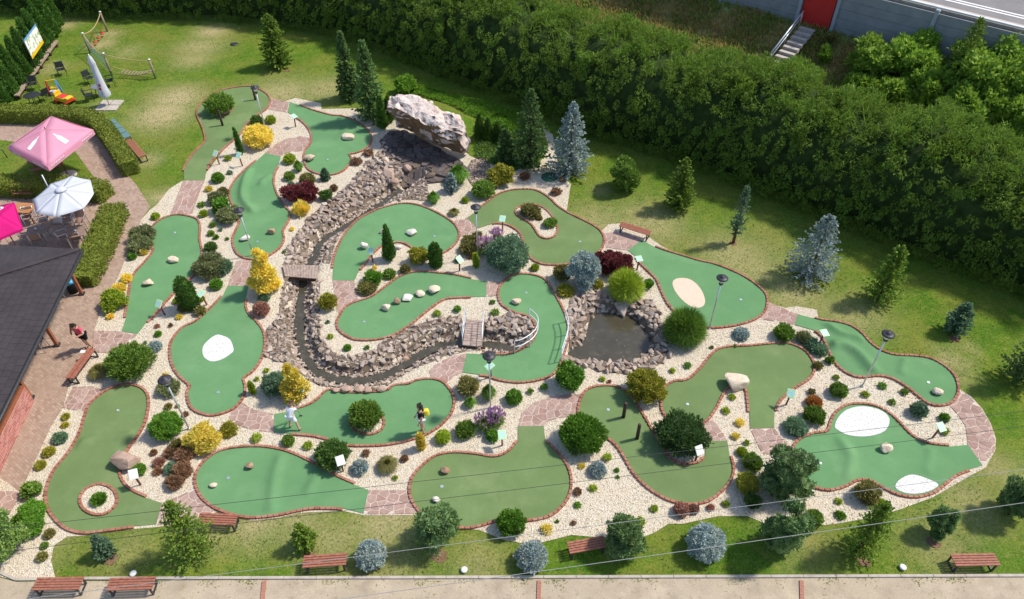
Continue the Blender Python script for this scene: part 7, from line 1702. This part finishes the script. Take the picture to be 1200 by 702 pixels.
# road behind the wall
M_ROAD = plain("asphalt", (.20,.185,.185), .9, .2, .12, 1.0, bmp=.3); RZ = WZ + HW - .15
def strip(o0, o1, z, name, m):
    a, b = W0 - nWl * o0, W1 - nWl * o0; c, d = W1 - nWl * o1, W0 - nWl * o1; e = wd * 60
    o = link(name, np_mesh(name, np.array([(v.x, v.y, z) for v in (a - e, b + e, d * 0 + c + e, d - e)]), np.array([(0, 1, 2, 3)]), m)); o["kind"] = "structure"; return o
strip(.5, 16, RZ, "road", M_ROAD); strip(.5, 1.3, RZ + .12, "pavement", M_CONC); strip(2.6, 2.78, RZ + .006, "road_marking", M_WHITE); strip(3.0, 3.18, RZ + .006, "road_marking", M_WHITE); strip(16, 90, RZ - .05, "far_verge", M_LAWN)
MB_ = MB(); MB_.add([W0 - nWl * .49 - wd * 60 + Vector((0, 0, -.3)), W1 - nWl * .49 + wd * 60 + Vector((0, 0, -.3)), W1 - nWl * .49 + wd * 60 + Vector((0, 0, RZ - WZ + .12)), W0 - nWl * .49 - wd * 60 + Vector((0, 0, RZ - WZ + .12))], [(0, 1, 2, 3)])
MB_.build("road_embankment", M_CONC)["kind"] = "structure"

# ------------------------------------------------------------------ people
def skin(name, nodes, edges, m, parent, root, sub=2):
    me = bpy.data.meshes.new(name); keys = list(nodes); me.from_pydata([nodes[k][:3] for k in keys], [(keys.index(a), keys.index(b)) for a, b in edges], []); me.update(); me.materials.append(m)
    o = bpy.data.objects.new(name, me); COL.objects.link(o); o.parent = parent
    s = o.modifiers.new("skin", 'SKIN'); s.use_smooth_shade = True
    for i, k in enumerate(keys):
        r = nodes[k][3]; v = me.skin_vertices[0].data[i]; v.radius = (r, r) if not isinstance(r, tuple) else r; v.use_root = (k == root)
    u = o.modifiers.new("sub", 'SUBSURF'); u.levels = u.render_levels = sub; return o
SKINM = plain("skin", (.50,.30,.21), .6, .3, .06, 12, bmp=0)
def person(bx, by, rz, lab, pose, hair, top, low, shoe, scale=1.0, hair_long=True, z=0.0, sleeve=.6, legfrac=.7, bald=False):
    p = ray(bx, by, z); o = E("person", p, rz, lab, "person"); J = {k: Vector(v) * scale for k, v in pose.items()}; S = scale
    n = {'pelvis': (*J['pelvis'], .125*S), 'waist': (*J['pelvis'].lerp(J['chest'], .5), .115*S), 'chest': (*J['chest'], .135*S), 'neck': (*J['neck'], .055*S)}; e = [('pelvis','waist'),('waist','chest'),('chest','neck')]
    hd = (J['head'] - J['neck']).normalized(); fw = Vector(pose.get('face', (0, -1, 0))).normalized()
    n['jaw'] = (*(J['neck'] + hd * .09*S + fw * .03*S), .068*S); n['skull'] = (*(J['neck'] + hd * .17*S + fw * .01*S), .090*S); n['crown'] = (*(J['neck'] + hd * .235*S), .070*S); n['nose'] = (*(J['neck'] + hd * .145*S + fw * .115*S), .016*S)
    e += [('neck','jaw'),('jaw','skull'),('skull','crown'),('jaw','nose')]
    for s in 'lr':
        n['sh'+s] = (*J['sh'+s], .062*S); n['el'+s] = (*J['el'+s], .043*S); n['wr'+s] = (*J['wr'+s], .030*S); hv = (J['wr'+s] - J['el'+s]).normalized(); sd_ = hv.cross(fw); sd_ = sd_.normalized() if sd_.length > .1 else Vector((1, 0, 0))
        n['pa'+s] = (*(J['wr'+s] + hv * .07*S), (.038*S, .020*S)); e += [('chest','sh'+s),('sh'+s,'el'+s),('el'+s,'wr'+s),('wr'+s,'pa'+s)]
        for k, (a, ln) in enumerate(((-.03,.065),(-.01,.078),(.01,.073),(.03,.058))):
            q0 = J['wr'+s] + (hv * .085 + sd_ * a)*S; q1 = q0 + (hv * ln * .55 + fw * .006*k)*S; q2 = q1 + (hv * ln * .4 + fw * .022)*S
            n[f'f{k}a{s}'] = (*q1, .0088*S); n[f'f{k}b{s}'] = (*q2, .0078*S); e += [('pa'+s, f'f{k}a{s}'), (f'f{k}a{s}', f'f{k}b{s}')]
        t0 = J['wr'+s] + (hv * .06 - sd_ * .05)*S; n['th'+s] = (*t0, .0100*S); n['tb'+s] = (*(t0 + hv * .035*S), .009*S); e += [('pa'+s,'th'+s),('th'+s,'tb'+s)]
        n['hp'+s] = (*J['hp'+s], .092*S); n['kn'+s] = (*J['kn'+s], .060*S); n['ca'+s] = (*J['kn'+s].lerp(J['an'+s], .35), .056*S); n['an'+s] = (*J['an'+s], .038*S); n['to'+s] = (*(J['an'+s] + Vector(pose.get('toe', (0,-1,0))) * .15*S - Vector((0, 0, J['an'+s].z - .035*S)) * .6), .033*S)
        e += [('pelvis','hp'+s),('hp'+s,'kn'+s),('kn'+s,'ca'+s),('ca'+s,'an'+s),('an'+s,'to'+s)]
    skin("body", n, e, SKINM, o, 'pelvis')
    g = 1.16; k = lambda a, r=None: (*Vector(n[a][:3]), (n[a][3] if r is None else r * S) * g)
    tn = {a: k(a) for a in ('pelvis','waist','chest','shl','shr')}; tn['nk'] = (*Vector(n['chest'][:3]).lerp(Vector(n['neck'][:3]), .7), .075*S); te = [('pelvis','waist'),('waist','chest'),('chest','shl'),('chest','shr'),('chest','nk')]
    for s in 'lr': q = J['sh'+s].lerp(J['el'+s], sleeve); tn['sl'+s] = (*q, .062*S); te.append(('sh'+s,'sl'+s))
    skin("shirt", tn, te, top, o, 'waist')
    ln_ = {'pelvis': (*Vector(n['pelvis'][:3]), .148*S), 'hpl': k('hpl', .105), 'hpr': k('hpr', .105)}; le = [('pelvis','hpl'),('pelvis','hpr')]
    for s in 'lr': q = J['hp'+s].lerp(J['kn'+s], legfrac); ln_['lg'+s] = (*q, .088*S); le.append(('hp'+s,'lg'+s))
    skin("shorts", ln_, le, low, o, 'pelvis')
    for s in 'lr':
        a = Vector(n['an'+s][:3]); t = Vector(n['to'+s][:3]); bk = a - (t - a) * .25; skin("shoe", {'h': (bk.x, bk.y, max(.04*S, bk.z - .02), .045*S), 'm': (*(a.lerp(t, .5) - Vector((0, 0, .015))), .05*S), 't': (*t, .043*S)}, [('h','m'),('m','t')], shoe, o, 'h', 1)
    sk, cw, jw, nk = (Vector(n[a][:3]) for a in ('skull','crown','jaw','neck')); bk = -fw
    if hair:
        hn = {'c': (*(cw + bk * .01*S + hd * .012*S), .080*S), 's': (*(sk + bk * .035*S), .092*S), 'n': (*(jw + bk * .07*S), .06*S)}; he = [('c','s'),('s','n')]
        if hair_long: hn['d'] = (*(nk + bk * .09*S - hd * .03*S), .05*S); hn['e'] = (*(nk + bk * .10*S - hd * .16*S), .032*S); he += [('n','d'),('d','e')]
        skin("hair", hn, he, hair, o, 's')
    mb = MB(); sx = fw.cross(hd).normalized()
    for s in (-1, 1): c = Vector(n['jaw'][:3]) + hd * .075*S + fw * .075*S + sx * s * .03*S; mb.lathe([(.002, -.008*S), (.009*S, 0), (.002, .008*S)], 8, c)
    mb.build("eyes", M_BLACK, o); mb = MB()
    for s in (-1, 1): c = Vector(n['jaw'][:3]) + hd * .055*S + sx * s * .085*S; mb.lathe([(.004*S, -.028*S), (.014*S, 0), (.004*S, .028*S)], 8, c)
    mb.build("ears", SKINM, o); return o
HB_ = plain("dark_hair", (.030,.018,.013), .5, .4, .3, 40); FB = plain("black_fabric", (.012,.012,.016), .85, .15, .2, 20, bmp=0); FW = plain("white_cotton", (.74,.75,.78), .85, .15, .04, 20, bmp=0); FP = plain("pink_cotton", (.70,.09,.16), .85, .15, .08, 20, bmp=0); SHB = plain("dark_shoe", (.035,.03,.035), .6, .3, .2, 20, bmp=0)
# facing -y in their own frame
stand = dict(pelvis=(0,0,.93), chest=(0,0,1.30), neck=(0,.0,1.45), head=(0,-.02,1.65), shl=(.165,0,1.38), shr=(-.165,0,1.38), ell=(.22,.0,1.12), elr=(-.22,-.02,1.12), wrl=(.22,-.10,.90), wrr=(-.20,-.16,.90), hpl=(.085,0,.88), hpr=(-.085,0,.88), knl=(.09,-.03,.48), knr=(-.10,.02,.48), anl=(.09,.02,.075), anr=(-.11,.05,.075))
woman = person(496, 507, -pi/2 + .25, "woman in a black top and white shorts with a yellow backpack on the long green", stand, HB_, FB, FW, SHB, 1.0, True, GZ, legfrac=.45)
skin("backpack", {'a': (0,.20,1.02,(.10,.14)), 'b': (0,.21,1.22,(.10,.15)), 'c': (0,.18,1.36,(.07,.11))}, [('a','b'),('b','c')], plain("yellow_nylon", (.75,.62,.06), .6, .3, .06, 10, bmp=0), woman, 'b')
put = MB(); put.tube([(-.10,-.32,1.02), (-.02,-.40,.75), (.05,-.55,.12)], .011, 6); M_CLUB = M_DARK
stride = dict(pelvis=(0,.03,.88), chest=(.0,-.16,1.20), neck=(0,-.25,1.33), head=(0,-.35,1.49), face=(0,-.9,-.45), shl=(.17,-.18,1.27), shr=(-.17,-.18,1.27), ell=(.17,-.32,1.03), elr=(-.17,-.32,1.03), wrl=(.04,-.42,.84), wrr=(-.04,-.42,.82), hpl=(.09,0,.86), hpr=(-.09,0,.86), knl=(.16,-.06,.47), knr=(-.20,-.02,.47), anl=(.20,.02,.075), anr=(-.30,.06,.075))
man = person(345, 502, pi - .25, "man in a white shirt and white shorts putting at the golden cypress", stride, plain("short_brown_hair", (.16,.085,.055), .6, .3, .2, 40), FW, FW, SHB, .84, False, GZ, sleeve=.75, legfrac=.85)
g_ = E("putter", man.location, man.rotation_euler.z, "thin putter held by the man in white", "putter"); MB().tube([(0,-.42,1.0), (.02,-.60,.05)], .011, 6).build("shaft", M_ALU, g_); MB().box((.02,-.62,.035), (.11,.03,.03)).build("head", M_DARK, g_)
lean = dict(pelvis=(0,.03,.92), chest=(.0,-.05,1.27), neck=(0,-.09,1.42), head=(.03,-.18,1.58), face=(.1,-.8,-.5), shl=(.19,-.06,1.35), shr=(-.19,-.06,1.35), ell=(.30,-.14,1.12), elr=(-.30,-.12,1.12), wrl=(.10,-.30,1.08), wrr=(-.06,-.32,1.10), hpl=(.09,.06,.86), hpr=(-.09,.06,.86), knl=(.10,-.0,.47), knr=(-.11,.06,.47), anl=(.10,.08,.075), anr=(-.12,.14,.075))
person(104.5, 409, -.15, "woman in a pink top and black shorts standing at the two plank bench", lean, HB_, FP, FB, SHB, 1.0, True, 0.01, legfrac=.75)
p = ray(97, 412, .47); o = link("paper_sheet", MB().box((0, 0, .004), (.21, .15, .008)).mesh("paper_sheet", M_WHITE)); o.location = p; props(o, "white score sheet lying on the two plank bench", "paper")
# balls and hole markers
for x, y, l in [(204.6,272,"white golf ball by the hole of the green beside the brick path"), (383.8,187,"white golf ball on the rock fall green"), (137.5,480.5,"white golf ball at the hole of the round island green")]:
    p = ray(x, y, GZ + .045); o = link("golf_ball", rock_mesh("golf_ball", (.03, .03, .03), 1, M_WHITE, 2, 0, True)); o.location = (p.x, p.y, GZ + .03); props(o, l, "golf ball")
# ------------------------------------------------------------------ overhead cables
M_CABLE, M_CABLE2 = plain("dark_cable", (.04,.04,.04), .6, .3, .1, 4, bmp=0), plain("grey_cable", (.28,.28,.28), .6, .3, .1, 4, bmp=0)
for a, b, z, r, m, l in [((-60,627),(1280,473),6.0,.007,M_CABLE,"thin dark overhead cable, highest of four across the bottom"), ((-60,655),(1280,490),6.0,.007,M_CABLE,"thin dark overhead cable, second of four across the bottom"),
                         ((-60,714),(1280,540),6.6,.007,M_CABLE2,"grey overhead cable, third of four across the bottom"), ((300,716),(1280,578),6.6,.008,M_CABLE2,"grey overhead cable, lowest of four, crossing the twin pines")]:
    A, B = ray(*a, z), ray(*b, z); d = (B - A); A, B = A - d * .4, B + d * .4
    pts = [A.lerp(B, i / 24) - Vector((0, 0, .12 * 4 * (i / 24) * (1 - i / 24) - .1)) for i in range(25)]
    o = link("overhead_cable", MB().tube(pts, r, 5).mesh("overhead_cable", m)); props(o, l, "cable", "overhead cables")
